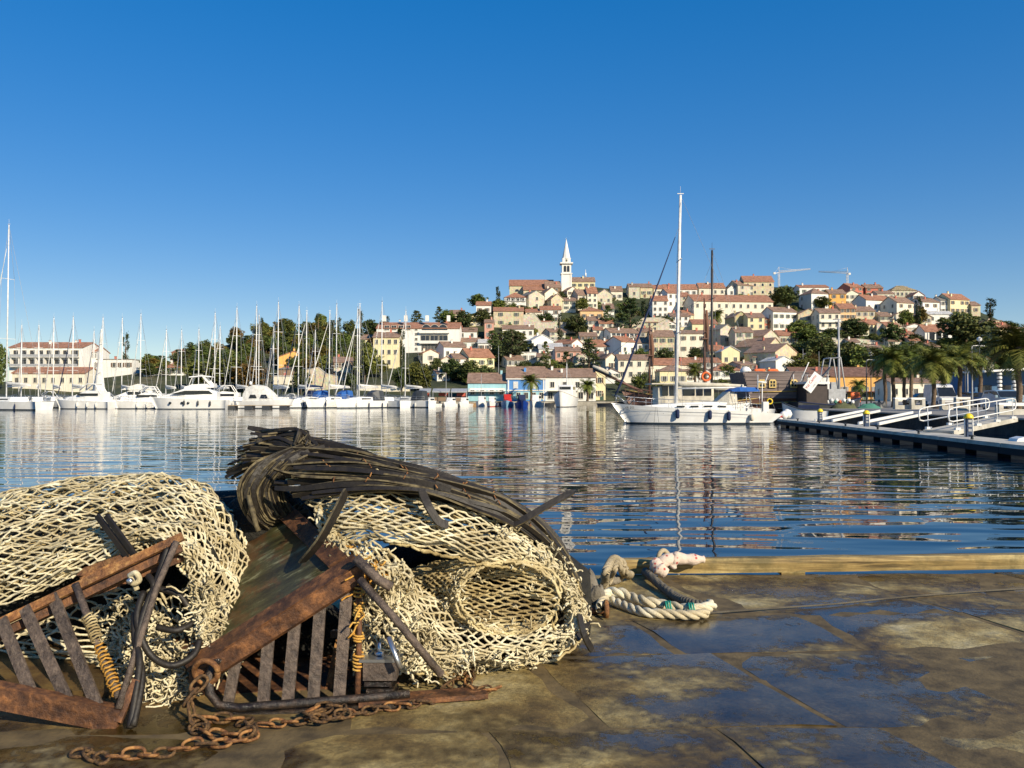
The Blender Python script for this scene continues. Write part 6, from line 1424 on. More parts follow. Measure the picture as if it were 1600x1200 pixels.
# people-sized clutter on the quay: orange sheet, green nets, white tall panel
p = on(1337, 642, .98); Y = 90
o = thing('orange_sheet', 'orange tarpaulin hung on a frame beside the short palm', 'tarpaulin', ((1337 - CX) / F * Y, Y, .98)); mb = MB(); V = []
for i in range(7):
    for j in range(6): V.append((-.55 + i * .18, -.1 * math.sin(i * 1.7) - .12 * (1 - j / 5), .55 + j * .22 - .1 * abs(i - 3) * .3 * (j > 3)))
mb.add(V, [(i * 6 + j, i * 6 + 6 + j, i * 6 + 7 + j, i * 6 + j + 1) for i in range(6) for j in range(5)], smooth=True); mb.build('sheet', M_ORP, o)
mb = MB(); [mb.tube([(x, 0, 0), (x, 0, 1.5)], .03, 4) for x in (-.5, .5)]; mb.tube([(-.5, 0, 1.5), (.5, 0, 1.5)], .03, 4); mb.build('frame', M_CHAR, o)
Y = 84; o = thing('tall_panel', 'tall white and grey upright panel between trawler and short palm', 'panel', ((1323 - CX) / F * Y, Y + 3, .98)); mb = MB(); mb.box((-.15, 0, 1.3), (.7, .5, 2.7)); mb.build('grey_side', M_GREYP, o); mb = MB(); mb.box((.28, -.05, 1.35), (.18, .6, 2.8)); mb.build('white_edge', M_GEL, o)
def heap(px, Y, w, h, m, label, cat='net heap'):
    o = thing('net_heap', label, cat, ((px - CX) / F * Y, Y, .98)); mb = MB(); V = []; nn = 16
    for i in range(nn):
        for j in range(nn):
            x, y = (i / (nn - 1) - .5) * 2, (j / (nn - 1) - .5) * 2; r_ = max(0, 1 - x * x - y * y) ** .5
            V.append((x * w / 2, y * w * .35, r_ * h * (.75 + .7 * mnoise.noise(Vector((x * 2.2, y * 2.2, px)))) - .03))
    mb.add(V, [(i * nn + j, i * nn + nn + j, i * nn + nn + j + 1, i * nn + j + 1) for i in range(nn - 1) for j in range(nn - 1)], smooth=True); mb.build('pile', m, o)
gn = mat('green_net', (.06, .22, .16), .9, (.02, .08, .06), scale=6, bump=.05)
heap(1357, 80, 2.3, .55, gn, 'green fishing net heaped by the dark lamp post'); heap(1318, 80, 2.4, .7, mat('olive_net', (.10, .11, .05), .9, bump=.05), 'olive net heap by the trawler'); heap(1374, 84, 1.6, .8, M_CHAR, 'dark net heap at the foot of the leftmost palm')
heap(1475, 78, 2.0, .6, mat('brown_net', (.12, .08, .05), .9, bump=.05), 'brown net heap under the white van')
# ------------------------------------------------------------------ the near quay of big stone slabs
QZ = 0.9
EDGE = [( -9.0, 5.55), (9.0, 5.80)]
def edge_y(x): return 5.63 + .03 * x
def make_quay():
    m, nt, b = new_mat('wet_quay_stone'); L = nt.links.new
    tc = N(nt, 'TexCoord'); ge = N(nt, 'NewGeometry'); oi = N(nt, 'ObjectInfo')
    pos = ge.outputs['Position']
    n1 = N(nt, 'TexNoise', Scale=2.1, Detail=9.0, Roughness=0.68); L(pos, n1.inputs['Vector'])
    n2 = N(nt, 'TexNoise', Scale=9.0, Detail=8.0, Roughness=0.7); L(pos, n2.inputs['Vector'])
    n3 = N(nt, 'TexNoise', Scale=60.0, Detail=4.0, Roughness=0.7); L(pos, n3.inputs['Vector'])
    c = cramp(nt, n1.outputs['Fac'], [(0.32, (0.085, 0.050, 0.012)), (0.42, (0.19, 0.125, 0.034)), (0.50, (0.31, 0.225, 0.075)), (0.58, (0.44, 0.345, 0.145)), (0.70, (0.56, 0.48, 0.28))])
    c = mixc(nt, 0.85, c, cramp(nt, n2.outputs['Fac'], [(0.30, 0.45), (0.52, 0.95), (0.72, 1.5)]), 'MULTIPLY')
    c = mixc(nt, 0.7, c, cramp(nt, n3.outputs['Fac'], [(0.32, 0.45), (0.6, 1.2)]), 'MULTIPLY')
    hs = N(nt, 'HueSaturation'); mr = N(nt, 'MapRange'); mr.inputs['To Min'].default_value = 0.88; mr.inputs['To Max'].default_value = 1.12
    L(oi.outputs['Random'], mr.inputs[0]); L(mr.outputs[0], hs.inputs['Value']); L(c, hs.inputs['Color']); c = hs.outputs[0]
    # rust stain round the iron dredges
    mp = N(nt, 'Mapping', Location=(1.1, -3.2, 0), Scale=(.55, .8, 1)); L(pos, mp.inputs[0]); vl = N(nt, 'VectorMath', operation='LENGTH')
    sep = N(nt, 'SeparateXYZ'); cmb = N(nt, 'CombineXYZ'); L(mp.outputs[0], sep.inputs[0]); L(sep.outputs[0], cmb.inputs[0]); L(sep.outputs[1], cmb.inputs[1]); L(cmb.outputs[0], vl.inputs[0])
    st = cramp(nt, vl.outputs['Value'], [(0.25, 0.75), (1.25, 0.0)])
    c = mixc(nt, st, c, mixc(nt, 1.0, c, (0.95, 0.55, 0.28), 'MULTIPLY'))
    # water film: broad mask plus broken edge
    mpw = N(nt, 'Mapping', Scale=(.62, 1.15, 1), Rotation=(0, 0, R(-14)), Location=(2.1, .7, 0)); L(pos, mpw.inputs[0])
    nw = N(nt, 'TexNoise', Scale=1.45, Detail=3.0, Roughness=0.5); L(mpw.outputs[0], nw.inputs['Vector'])
    gx = N(nt, 'SeparateXYZ'); L(pos, gx.inputs[0]); m1 = N(nt, 'MapRange'); m1.inputs['From Min'].default_value = 5.3; m1.inputs['From Max'].default_value = 3.2; m1.inputs['To Min'].default_value = -0.10; m1.inputs['To Max'].default_value = 0.05; L(gx.outputs[1], m1.inputs[0])
    m2 = N(nt, 'MapRange'); m2.inputs['From Min'].default_value = -0.4; m2.inputs['From Max'].default_value = 1.5; m2.inputs['To Min'].default_value = -0.12; m2.inputs['To Max'].default_value = 0.035; L(gx.outputs[0], m2.inputs[0])
    ad = N(nt, 'Math', operation='ADD'); L(nw.outputs['Fac'], ad.inputs[0]); L(m1.outputs[0], ad.inputs[1]); ad2 = N(nt, 'Math', operation='ADD'); L(ad.outputs[0], ad2.inputs[0]); L(m2.outputs[0], ad2.inputs[1])
    nb = N(nt, 'TexNoise', Scale=15.0, Detail=6.0, Roughness=0.7); L(pos, nb.inputs['Vector']); mm = N(nt, 'Math', operation='MULTIPLY_ADD'); mm.inputs[1].default_value = 0.46; L(nb.outputs['Fac'], mm.inputs[0]); L(ad2.outputs[0], mm.inputs[2])
    wet = cramp(nt, mm.outputs[0], [(0.735, 0.0), (0.765, 1.0)]); damp = cramp(nt, mm.outputs[0], [(0.62, 0.0), (0.745, 1.0)])
    c = mixc(nt, damp, c, mixc(nt, 1.0, c, (0.20, 0.18, 0.15), 'MULTIPLY')); L(c, b.inputs['Base Color'])
    rg = N(nt, 'MapRange'); rg.inputs['To Min'].default_value = 0.72; rg.inputs['To Max'].default_value = 0.40; L(damp, rg.inputs[0])
    rr = N(nt, 'Mix'); rr.data_type = 'FLOAT'; L(wet, rr.inputs[0]); L(rg.outputs[0], rr.inputs[2]); rr.inputs[3].default_value = 0.04; L(rr.outputs[0], b.inputs['Roughness'])
    b.inputs['Specular IOR Level'].default_value = 0.6
    n4 = N(nt, 'TexNoise', Scale=42.0, Detail=10.0, Roughness=0.78); L(pos, n4.inputs['Vector'])
    bs_ = N(nt, 'MapRange'); bs_.inputs['To Min'].default_value = 1.0; bs_.inputs['To Max'].default_value = 0.16; L(wet, bs_.inputs[0])
    bp = N(nt, 'Bump', Distance=0.009); L(bs_.outputs[0], bp.inputs['Strength']); L(n4.outputs['Fac'], bp.inputs['Height']); L(bp.outputs[0], b.inputs['Normal'])
    joint = mat('joint_mortar', (.15, .105, .043), .95, (.055, .038, .016), scale=9, bump=.003, bscale=70)
    mb = MB(); mb.add([(-14, -6, -1.5), (14, -6, -1.5), (14, edge_y(14) - .04, -1.5), (-14, edge_y(-14) - .04, -1.5), (-14, -6, QZ - .0055), (14, -6, QZ - .0055), (14, edge_y(14) - .04, QZ - .0055), (-14, edge_y(-14) - .04, QZ - .0055)], [(4, 5, 6, 7), (0, 1, 5, 4), (2, 3, 7, 6), (1, 2, 6, 5), (3, 0, 4, 7)])
    q = mb.build('quay', joint); tag(q, kind='structure')
    rows = [(None, 0), (4.45, .10), (3.86, .07), (3.02, .03), (2.30, 0.0), (1.55, 0), (.6, 0), (-.6, 0), (-2.2, 0), (-4.0, 0), (-5.9, 0)]
    ry = lambda i, x: edge_y(x) if i == 0 else rows[i][0] + rows[i][1] * x
    qr = random.Random(8); sk = -.27
    first = {0: [-7.5, -5.2, -3.2, -1.55, .2, .95, 2.2, 3.3, 4.3, 6.2, 8.5], 1: [-7, -4.8, -3.0, -1.0, .62, 1.55, 2.5, 3.4, 4.6, 6.4, 8.6], 2: [-7.2, -4.6, -2.6, -.85, .1, .95, 1.9, 2.75, 4.4, 6.4], 3: [-6.5, -4.1, -2.2, -.9, -.1, .72, 1.35, 2.3, 4.1, 6.2], 4: [-6.2, -3.8, -2.3, -1.2, -.4, .35, 1.25, 2.0, 3.2, 5.5]}
    for i in range(len(rows) - 1):
        xs = first.get(i) or [-13 + 1.7 * j + qr.uniform(-.3, .3) for j in range(16)]
        if i in first: xs = [-13.5, -10.2] + xs + [11.2, 13.8]
        for a, b_ in zip(xs[:-1], xs[1:]):
            y1 = ry(i, (a + b_) / 2); y0 = ry(i + 1, (a + b_) / 2)
            def X(x, y): return x + sk * (y - y1)
            g = qr.uniform(.006, .012); nx, ny = max(4, int((b_ - a) / .12)), max(4, int((y1 - y0) / .12)); nx = min(nx, 22)
            V = []; lo = qr.uniform(-.004, .003)
            for jy in range(ny + 1):
                for jx in range(nx + 1):
                    u, v = jx / nx, jy / ny; x = a + g + (b_ - a - 2 * g) * u; yb = ry(i + 1, x) + g; yt = ry(i, x) - (g if i else 0); y = yb + (yt - yb) * v
                    xx = X(x, y) + .045 * mnoise.noise(Vector((x * 2.6, y * 2.6, 5))); d_ = min(u * (b_ - a), (1 - u) * (b_ - a), v * (y1 - y0), (1 - v) * (y1 - y0))
                    yy = y + .040 * mnoise.noise(Vector((x * 2.8, y * 2.8, 9))) * (1 if i or v < .9 else 0)
                    z = QZ + lo + 0.006 * mnoise.noise(Vector((x * 1.5, y * 1.5, 1))) + .0022 * mnoise.noise(Vector((x * 8, y * 8, 2))) - .005 * max(0, 1 - d_ / .03) ** 2 * (1 + mnoise.noise(Vector((x * 9, y * 9, 4))))
                    V.append((xx, yy, z))
            w = nx + 1; F_ = [(r_ * w + c_, r_ * w + c_ + 1, (r_ + 1) * w + c_ + 1, (r_ + 1) * w + c_) for r_ in range(ny) for c_ in range(nx)]
            rim = [c_ for c_ in range(w)] + [r_ * w + nx for r_ in range(1, ny + 1)] + [ny * w + c_ for c_ in range(nx - 1, -1, -1)] + [r_ * w for r_ in range(ny - 1, 0, -1)]
            b0 = len(V); nr = len(rim); V += [V[k] for k in rim] + [(V[k][0], V[k][1], QZ - (.06 if i else .45)) for k in rim]; nt_ = len(F_)
            F_ += [(b0 + k, b0 + nr + k, b0 + nr + (k + 1) % nr, b0 + (k + 1) % nr) for k in range(nr)]
            mb = MB(); mb.add(V, F_, 0, True); mb.sm[nt_:] = [False] * nr; mb.build('stone_slab', m, q)
make_quay()

# ------------------------------------------------------------------ materials of the gear
def rust_mat(name, a, b_, c_, sc_=14, rough=.75):
    m, nt, b = new_mat(name); L = nt.links.new; tc = N(nt, 'TexCoord')
    n1 = N(nt, 'TexNoise', Scale=sc_, Detail=8.0, Roughness=0.7); L(tc.outputs['Object'], n1.inputs['Vector']); n2 = N(nt, 'TexNoise', Scale=sc_ * .3, Detail=5.0, Roughness=0.6); L(tc.outputs['Object'], n2.inputs['Vector'])
    c = cramp(nt, n1.outputs['Fac'], [(.32, a), (.5, b_), (.66, c_)]); c = mixc(nt, .8, c, cramp(nt, n2.outputs['Fac'], [(.35, .5), (.65, 1.35)]), 'MULTIPLY')
    L(c, b.inputs['Base Color']); rr = cramp(nt, n2.outputs['Fac'], [(.35, rough - .3), (.6, rough)]); L(rr, b.inputs['Roughness']); b.inputs['Metallic'].default_value = .15
    bp = N(nt, 'Bump', Strength=1.0, Distance=.010); L(n1.outputs['Fac'], bp.inputs['Height']); L(bp.outputs[0], b.inputs['Normal']); return m
M_RUST = rust_mat('rusty_iron', (.030, .014, .010), (.115, .050, .022), (.27, .115, .040), 20)
M_RUSTO = rust_mat('orange_rust', (.07, .028, .012), (.22, .095, .03), (.42, .22, .07), 34)
M_BARM = rust_mat('brown_iron_bars', (.05, .038, .032), (.115, .085, .066), (.18, .135, .10), 45, .65)
M_WETI = rust_mat('wet_black_iron', (.012, .010, .010), (.03, .024, .02), (.07, .045, .03), 30, .35)
m, nt, b = new_mat('olive_scraped_plate'); L_ = nt.links.new; tc = N(nt, 'TexCoord')
mp = N(nt, 'Mapping', Rotation=(0, 0, R(55)), Scale=(1.2, 9, 3)); L_(tc.outputs['Object'], mp.inputs[0]); n1 = N(nt, 'TexNoise', Scale=2.6, Detail=9.0, Roughness=.72); L_(mp.outputs[0], n1.inputs['Vector']); n2 = N(nt, 'TexNoise', Scale=9.0, Detail=9.0, Roughness=.7); L_(tc.outputs['Object'], n2.inputs['Vector'])
c = cramp(nt, n1.outputs['Fac'], [(.38, (.022, .020, .008)), (.54, (.06, .058, .022)), (.62, (.20, .20, .11))]); c = mixc(nt, cramp(nt, n2.outputs['Fac'], [(.50, 0.0), (.60, .7)]), c, (.10, .042, .014))
L_(c, b.inputs['Base Color']); b.inputs['Roughness'].default_value = .42; bp = N(nt, 'Bump', Strength=.8, Distance=.004); L_(n2.outputs['Fac'], bp.inputs['Height']); L_(bp.outputs[0], b.inputs['Normal']); M_PLATE = m
def twine_mat(name, a, b_, dirt=(.20, .15, .07)):
    m, nt, b = new_mat(name); L = nt.links.new; ge = N(nt, 'NewGeometry')
    n1 = N(nt, 'TexNoise', Scale=7.0, Detail=4.0); L(ge.outputs['Position'], n1.inputs['Vector']); n2 = N(nt, 'TexNoise', Scale=160.0, Detail=2.0); L(ge.outputs['Position'], n2.inputs['Vector'])
    c = cramp(nt, ge.outputs['Random Per Island'], [(0, a), (1, b_)]); c = mixc(nt, cramp(nt, n1.outputs['Fac'], [(.43, .65), (.58, 0.0)]), c, dirt); c = mixc(nt, .5, c, cramp(nt, n2.outputs['Fac'], [(.35, .55), (.6, 1.15)]), 'MULTIPLY')
    L(c, b.inputs['Base Color']); b.inputs['Roughness'].default_value = .85; bp = N(nt, 'Bump', Strength=1.0, Distance=.002); L(n2.outputs['Fac'], bp.inputs['Height']); L(bp.outputs[0], b.inputs['Normal']); return m
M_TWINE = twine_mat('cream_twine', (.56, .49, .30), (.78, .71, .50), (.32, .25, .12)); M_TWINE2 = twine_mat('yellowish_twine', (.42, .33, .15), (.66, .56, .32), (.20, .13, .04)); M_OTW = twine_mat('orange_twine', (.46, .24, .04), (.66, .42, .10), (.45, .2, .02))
M_RUB = mat('black_rubber_strip', (.020, .015, .009), .6, (.007, .005, .004), scale=18, bump=.002); M_RUBE = mat('worn_strip_edge', (.17, .135, .065), .8, (.03, .022, .011), scale=30)
M_SHADEFILL = mat('dark_shade_fill', (.022, .020, .014), .95, (.006, .006, .005), scale=14, bump=.02)  # last one: near black that stands in for shade inside the gear

# ------------------------------------------------------------------ netting over curved sheets
def cr(p0, p1, p2, p3, t):
    return .5 * (2 * p1 + (p2 - p0) * t + (2 * p0 - 5 * p1 + 4 * p2 - p3) * t * t + (3 * p1 - p0 - 3 * p2 + p3) * t ** 3)
def cr_eval(P, t):
    "P (n, ..., 3) control values, t array in 0..n-1"
    n = len(P); i = np.clip(np.floor(t).astype(int), 0, n - 2); f = (t - i)
    f = f.reshape(f.shape + (1,) * (P.ndim - 1)); g = lambda k: P[np.clip(k, 0, n - 1)]
    return cr(g(i - 1), g(i), g(i + 1), g(i + 2), f)
class Sheet:
    "rows: lists of (px, py, Y); along a row is u, across rows is v"
    def __init__(s, rows, nu=80, nv=40):
        P = np.array([[tuple(pt(*c)) for c in r_] for r_ in rows])            # (v, u, 3)
        U = np.linspace(0, P.shape[1] - 1, nu); G = cr_eval(np.swapaxes(P, 0, 1), U)   # (nu, v, 3)
        V = np.linspace(0, P.shape[0] - 1, nv); s.G = np.swapaxes(cr_eval(np.swapaxes(G, 0, 1), V), 0, 1)  # (nu, nv, 3)
        s.nu, s.nv = nu, nv
        du = np.gradient(s.G, axis=0); dv = np.gradient(s.G, axis=1); n_ = np.cross(du, dv); s.NN = n_ / np.maximum(np.linalg.norm(n_, axis=2, keepdims=True), 1e-9)
    def at(s, u, v, A=None):
        A = s.G if A is None else A
        x = np.clip(u, 0, 1) * (s.nu - 1); y = np.clip(v, 0, 1) * (s.nv - 1); i = np.minimum(x.astype(int), s.nu - 2); j = np.minimum(y.astype(int), s.nv - 2); fx = (x - i)[..., None]; fy = (y - j)[..., None]
        return A[i, j] * (1 - fx) * (1 - fy) + A[i + 1, j] * fx * (1 - fy) + A[i, j + 1] * (1 - fx) * fy + A[i + 1, j + 1] * fx * fy
def net(sh, cu, cv, r_, seed, jit=.18, lift=.012, off=0.0, drop=.02, seg=5, wob=.25, keep=None, sides=5):
    "diamond mesh with cu cells along u and cv across v; returns tube geometry"
    rs = np.random.RandomState(seed); I, J = np.meshgrid(np.arange(2 * cu + 1), np.arange(2 * cv + 1), indexing='ij')
    ph = rs.uniform(0, 6.28, 4)
    nu_ = I / (2 * cu) + (rs.normal(size=I.shape) * jit + .55 * jit * 2 * np.sin(J * .9 + I * .35 + ph[0])) / (2 * cu); nv_ = J / (2 * cv) + (rs.normal(size=I.shape) * jit + jit * np.sin(I * .7 + J * .25 + ph[1])) / (2 * cv)
    hh = off + lift * (rs.normal(size=I.shape) * .5 + np.sin(I * .6 + J * .4 + ph[2]) + .7 * np.sin(I * .23 - J * .8 + ph[3]))
    segs = []
    for di, dj in ((1, 1), (1, -1)):
        i, j = I[:-1, :], J[:-1, :]
        ok = ((i + j) % 2 == 0) & (j + dj >= 0) & (j + dj <= 2 * cv) & (rs.rand(*i.shape) > drop)
        if keep is not None: ok &= keep(i / (2 * cu), j / (2 * cv), rs)
        i, j = i[ok], j[ok]; t = np.linspace(0, 1, seg)
        ua, va, ha = nu_[i, j], nv_[i, j], hh[i, j]; ub, vb, hb = nu_[i + di, j + dj], nv_[i + di, j + dj], hh[i + di, j + dj]
        b1 = rs.normal(size=len(i)) * wob; b2 = rs.normal(size=len(i)) * wob; e = np.sin(PI * t)[None, :]
        # legs bow slightly so that knots look drawn together
        u = ua[:, None] + (ub - ua)[:, None] * t; v = va[:, None] + (vb - va)[:, None] * (t + .10 * np.sin(2 * PI * t)[None, :]); u = u + b1[:, None] * e * .35 / (2 * cu); v = v + b2[:, None] * e * .35 / (2 * cv)
        h = ha[:, None] + (hb - ha)[:, None] * t + rs.normal(size=len(i))[:, None] * e * lift * .35
        P = sh.at(u, v) + sh.at(u, v, sh.NN) * h[..., None]
        thick = (np.ones(seg) * r_)[None, :] * rs.uniform(.8, 1.2, size=(len(i), 1)); thick = thick.copy(); thick[:, 0] *= 1.45; thick[:, -1] *= 1.45
        segs.append(tubes_np(P, thick, sides))
    return segs
def fray(sh, n, r_, seed, urange=(0, 1), vrange=(0, 1), ln=.07, k=7, out=.02):
    "loose curled ends"
    rs = np.random.RandomState(seed); u = rs.uniform(*urange, size=n); v = rs.uniform(*vrange, size=n); P0 = sh.at(u, v); nn = sh.at(u, v, sh.NN)
    d = rs.normal(size=(n, 3)) + nn * rs.choice([-1, 1], size=(n, 1)) * .8; d /= np.linalg.norm(d, axis=1, keepdims=True); P = [P0 + nn * rs.normal(size=(n, 1)) * out]; st = (ln * rs.uniform(.5, 1.5, size=(n, 1)) / k)
    for _ in range(k - 1): d = d + rs.normal(size=(n, 3)) * .75; d[:, 2] -= .12; d /= np.linalg.norm(d, axis=1, keepdims=True); P.append(P[-1] + d * st)
    P = np.stack(P, 1); P[..., 2] = np.maximum(P[..., 2], QZ + r_); return tubes_np(P, r_, 4)
def skin(sh, off, name, m, parent, mi=2):
    G = sh.G[::mi, ::mi] + sh.NN[::mi, ::mi] * off; a, b = G.shape[:2]; i, j = np.meshgrid(np.arange(a - 1), np.arange(b - 1), indexing='ij'); Q = np.stack([i * b + j, (i + 1) * b + j, (i + 1) * b + j + 1, i * b + j + 1], -1).reshape(-1, 4)
    return mesh_obj(name, np_mesh(name, [(G.reshape(-1, 3), Q)], m, org(parent)), parent)

# ---- left net roll
on_ = pt(150, 1000, 3.7); on_.z = QZ
o = NETL = thing('net_roll', 'big cream net roll lying behind the rusty ladder frame at the left', 'fishing net', on_)
rowsL = [   # back/outer edge first, inner edge last
 [(-120, 900, 4.35), (0, 860, 4.35), (80, 850, 4.35), (170, 840, 4.35), (250, 840, 4.3), (300, 850, 4.25), (330, 880, 4.2), (345, 920, 4.1), (350, 960, 4.0), (345, 1000, 3.9), (335, 1040, 3.75)],
 [(-120, 830, 4.3), (-30, 796, 4.3), (60, 772, 4.3), (160, 756, 4.28), (250, 752, 4.22), (325, 776, 4.12), (368, 822, 4.02), (388, 880, 3.95), (390, 935, 3.88), (376, 990, 3.8), (350, 1042, 3.65)],
 [(-120, 810, 4.1), (-30, 784, 4.1), (60, 762, 4.1), (160, 750, 4.08), (250, 748, 4.02), (322, 772, 3.95), (366, 820, 3.88), (388, 880, 3.82), (391, 937, 3.74), (377, 992, 3.66), (352, 1046, 3.55)],
 [(-120, 828, 3.85), (-30, 806, 3.85), (60, 788, 3.85), (160, 778, 3.82), (245, 776, 3.76), (308, 800, 3.70), (345, 842, 3.66), (366, 892, 3.62), (370, 942, 3.56), (362, 994, 3.50), (346, 1050, 3.44)],
 [(-120, 866, 3.68), (-30, 848, 3.66), (60, 832, 3.66), (155, 816, 3.64), (232, 812, 3.60), (288, 826, 3.55), (320, 860, 3.52), (342, 905, 3.48), (348, 950, 3.44), (344, 1000, 3.40), (338, 1052, 3.37)],
 [(-120, 912, 3.60), (-30, 896, 3.56), (60, 876, 3.54), (150, 852, 3.52), (218, 836, 3.50), (270, 842, 3.47), (300, 868, 3.44), (318, 910, 3.41), (324, 955, 3.37), (326, 1002, 3.33), (330, 1052, 3.32)],
 [(-120, 960, 3.62), (-30, 948, 3.60), (50, 930, 3.58), (125, 896, 3.56), (200, 866, 3.56), (258, 862, 3.54), (286, 882, 3.50), (300, 918, 3.46), (304, 960, 3.42), (312, 1006, 3.37), (322, 1050, 3.33)]]
SL = Sheet(rowsL, 110, 60)
g = net(SL, 32, 31, .0045, 1, jit=.10, lift=.012, wob=.14)
mesh_obj('netting', np_mesh('netting', g, M_TWINE, on_), NETL)
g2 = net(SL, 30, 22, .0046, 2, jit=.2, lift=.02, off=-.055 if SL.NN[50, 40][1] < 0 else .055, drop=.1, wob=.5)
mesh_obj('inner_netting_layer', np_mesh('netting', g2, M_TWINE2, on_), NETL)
inw = -1 if SL.NN[60, 40][1] < 0 else 1
skin(SL, inw * .12, 'shade_core', M_SHADEFILL, NETL)  # dark sheet painted as the shade behind the netting
g = [fray(SL, 420, .0038, 3, (.70, 1), (.78, 1.0), .085), fray(SL, 240, .0038, 4, (.9, 1), (.3, 1.0), .09), fray(SL, 130, .0035, 5, (0, .7), (.5, 1.0), .05)]
tag(mesh_obj('frayed_twine', np_mesh('frayed_twine', g, M_TWINE, on_), NETL), kind='stuff')
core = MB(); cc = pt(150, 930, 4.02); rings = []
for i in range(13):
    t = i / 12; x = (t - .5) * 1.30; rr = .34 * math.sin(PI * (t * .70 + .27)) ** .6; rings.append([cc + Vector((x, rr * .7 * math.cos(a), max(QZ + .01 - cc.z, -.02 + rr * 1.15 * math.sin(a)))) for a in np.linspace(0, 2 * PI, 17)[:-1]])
core.loft(rings); core.build('shade_core', M_SHADEFILL, NETL, world=True)  # added body that keeps the inside of the roll shade-dark
# tangled lower part seen through the frame, between the ladder and the ground
rowsT = [[(0, 985, 3.75), (60, 960, 3.75), (130, 930, 3.75), (200, 915, 3.7), (250, 930, 3.62), (290, 960, 3.55)], [(5, 1020, 3.66), (60, 1000, 3.66), (130, 972, 3.64), (190, 960, 3.56), (245, 975, 3.48), (292, 1000, 3.42)],
         [(150, 1040, 3.58), (170, 1030, 3.56), (190, 1020, 3.52), (215, 1020, 3.46), (250, 1030, 3.40), (300, 1045, 3.36)], [(165, 1070, 3.5), (185, 1075, 3.48), (205, 1078, 3.44), (230, 1080, 3.40), (262, 1085, 3.33), (300, 1082, 3.30)]]
ST = Sheet(rowsT, 60, 40)
mesh_obj('crumpled_netting', np_mesh('netting', net(ST, 15, 10, .005, 7, jit=.25, lift=.02, wob=.45, drop=.08), M_TWINE, on_), NETL)
g = [fray(ST, 420, .0038, 8, (.45, 1), (.2, 1), .09), fray(ST, 160, .0038, 9, (.72, .9), (.85, 1), .13)]
tag(mesh_obj('frayed_twine', np_mesh('frayed_twine', g, M_TWINE, on_), NETL), kind='stuff')

def rodp(mb, pts_, r_, n=8, **kw): mb.tube([pt(*p) for p in pts_], r_, n, **kw)
def barp(mb, a, b, w, h, up=(0, 0, 1)): mb.bar(pt(*a), pt(*b), w, h, up)
def flat_quad(mb, ps, th, nrm=None):
    "thick plate over four world points"
    P = [Vector(p) for p in ps]; nv = (P[1] - P[0]).cross(P[3] - P[0]).normalized() * th / 2
    mb.add([p + nv for p in P] + [p - nv for p in P], [(0, 1, 2, 3), (7, 6, 5, 4), (0, 4, 5, 1), (1, 5, 6, 2), (2, 6, 7, 3), (3, 7, 4, 0)])

# ---- left ladder frame
lo = on(190, 1132, QZ)
o = DRL = thing('ladder_dredge', 'rusty ladder-like dredge frame leaning in front of the left net roll', 'dredge', lo)
mb = MB(); barp(mb, (-120, 1030, 3.12), (286, 838, 3.40), .016, .034, up=(0, .55, 1)); mb.build('top_flange', M_RUSTO, o, world=True)
mb = MB(); barp(mb, (-120, 1050, 3.16), (284, 856, 3.44), .05, .035, up=(0, .3, 1)); mb.build('top_angle_bar', M_RUST, o, world=True)
mb = MB(); barp(mb, (-120, 1062, 3.02), (188, 1124, 3.06), .05, .085); mb.build('bottom_bar', M_RUST, o, world=True)
for a, b in (((-62, 1030, 3.10), (-10, 1082, 3.05)), ((2, 968, 3.18), (50, 1086, 3.06)), ((38, 950, 3.22), (105, 1094, 3.06)), ((82, 930, 3.26), (152, 1104, 3.06))):
    mb = MB(); barp(mb, a, b, .045, .012, up=(0, 1, 0)); mb.build('crossbar', M_BARM, o, world=True)
mb = MB(); rodp(mb, [(118, 912, 3.27), (150, 1000, 3.2), (186, 1090, 3.08)], .014); br_ = mb.build('round_crossbar', M_BARM, o, world=True)
mb = MB(); rs = random.Random(3)
for t0, t1, n_, rr, m_ in ((.30, .52, 9, .021, 0), (.56, .98, 13, .019, 1)):
    a, b = Vector(pt(118, 912, 3.27)), Vector(pt(186, 1090, 3.08)); d = (b - a).normalized(); x = d.cross(Vector((0, 1, 0))).normalized(); y = d.cross(x); ps = []
    for i in range(n_ * 8):
        c = a.lerp(b, t0 + (t1 - t0) * i / (n_ * 8)) + d * rs.uniform(-.004, .004); an = i * PI / 4; r2 = rr * rs.uniform(.9, 1.2); ps.append(c + x * math.cos(an) * r2 + y * math.sin(an) * r2)
    mb.tube(ps, .0042, 4, mi=m_)
mb.build('lashing', [M_TWINE2, M_OTW], br_, world=True)
mb = MB(); flat_quad(mb, [pt(125, 903, 3.36), pt(204, 866, 3.42), pt(196, 838 + 55, 3.40), pt(150, 926, 3.36)], .012); flat_quad(mb, [pt(120, 900, 3.42), pt(132, 888, 3.44), pt(205, 862, 3.44), pt(190, 905, 3.40)], .012); mb.build('bracket', M_RUSTO, o, world=True)
mb = MB(); barp(mb, (150, 915, 3.40), (290, 860, 3.50), .05, .07); mb.build('rear_beam', M_RUST, o, world=True)
mb = MB(); rodp(mb, [(276, 846, 3.36), (244, 920, 3.28), (215, 1010, 3.18), (185, 1108, 3.04)], .013); mb.build('diagonal_rod', M_BARM, o, world=True)
mb = MB(); barp(mb, (214, 1062, 3.10), (184, 1128, 3.04), .028, .02, up=(0, 1, 0)); mb.build('corner_plate', M_RUST, o, world=True)
mb = MB(); flat_quad(mb, [pt(-80, 1000, 3.9), pt(180, 1000, 3.9), pt(170, 1088, 3.34), pt(-80, 1075, 3.34)], .03); mb.build('floor_plate', rust_mat('brown_wet_plate', (.03, .018, .008), (.075, .045, .018), (.14, .09, .03), 6, .5), o, world=True)
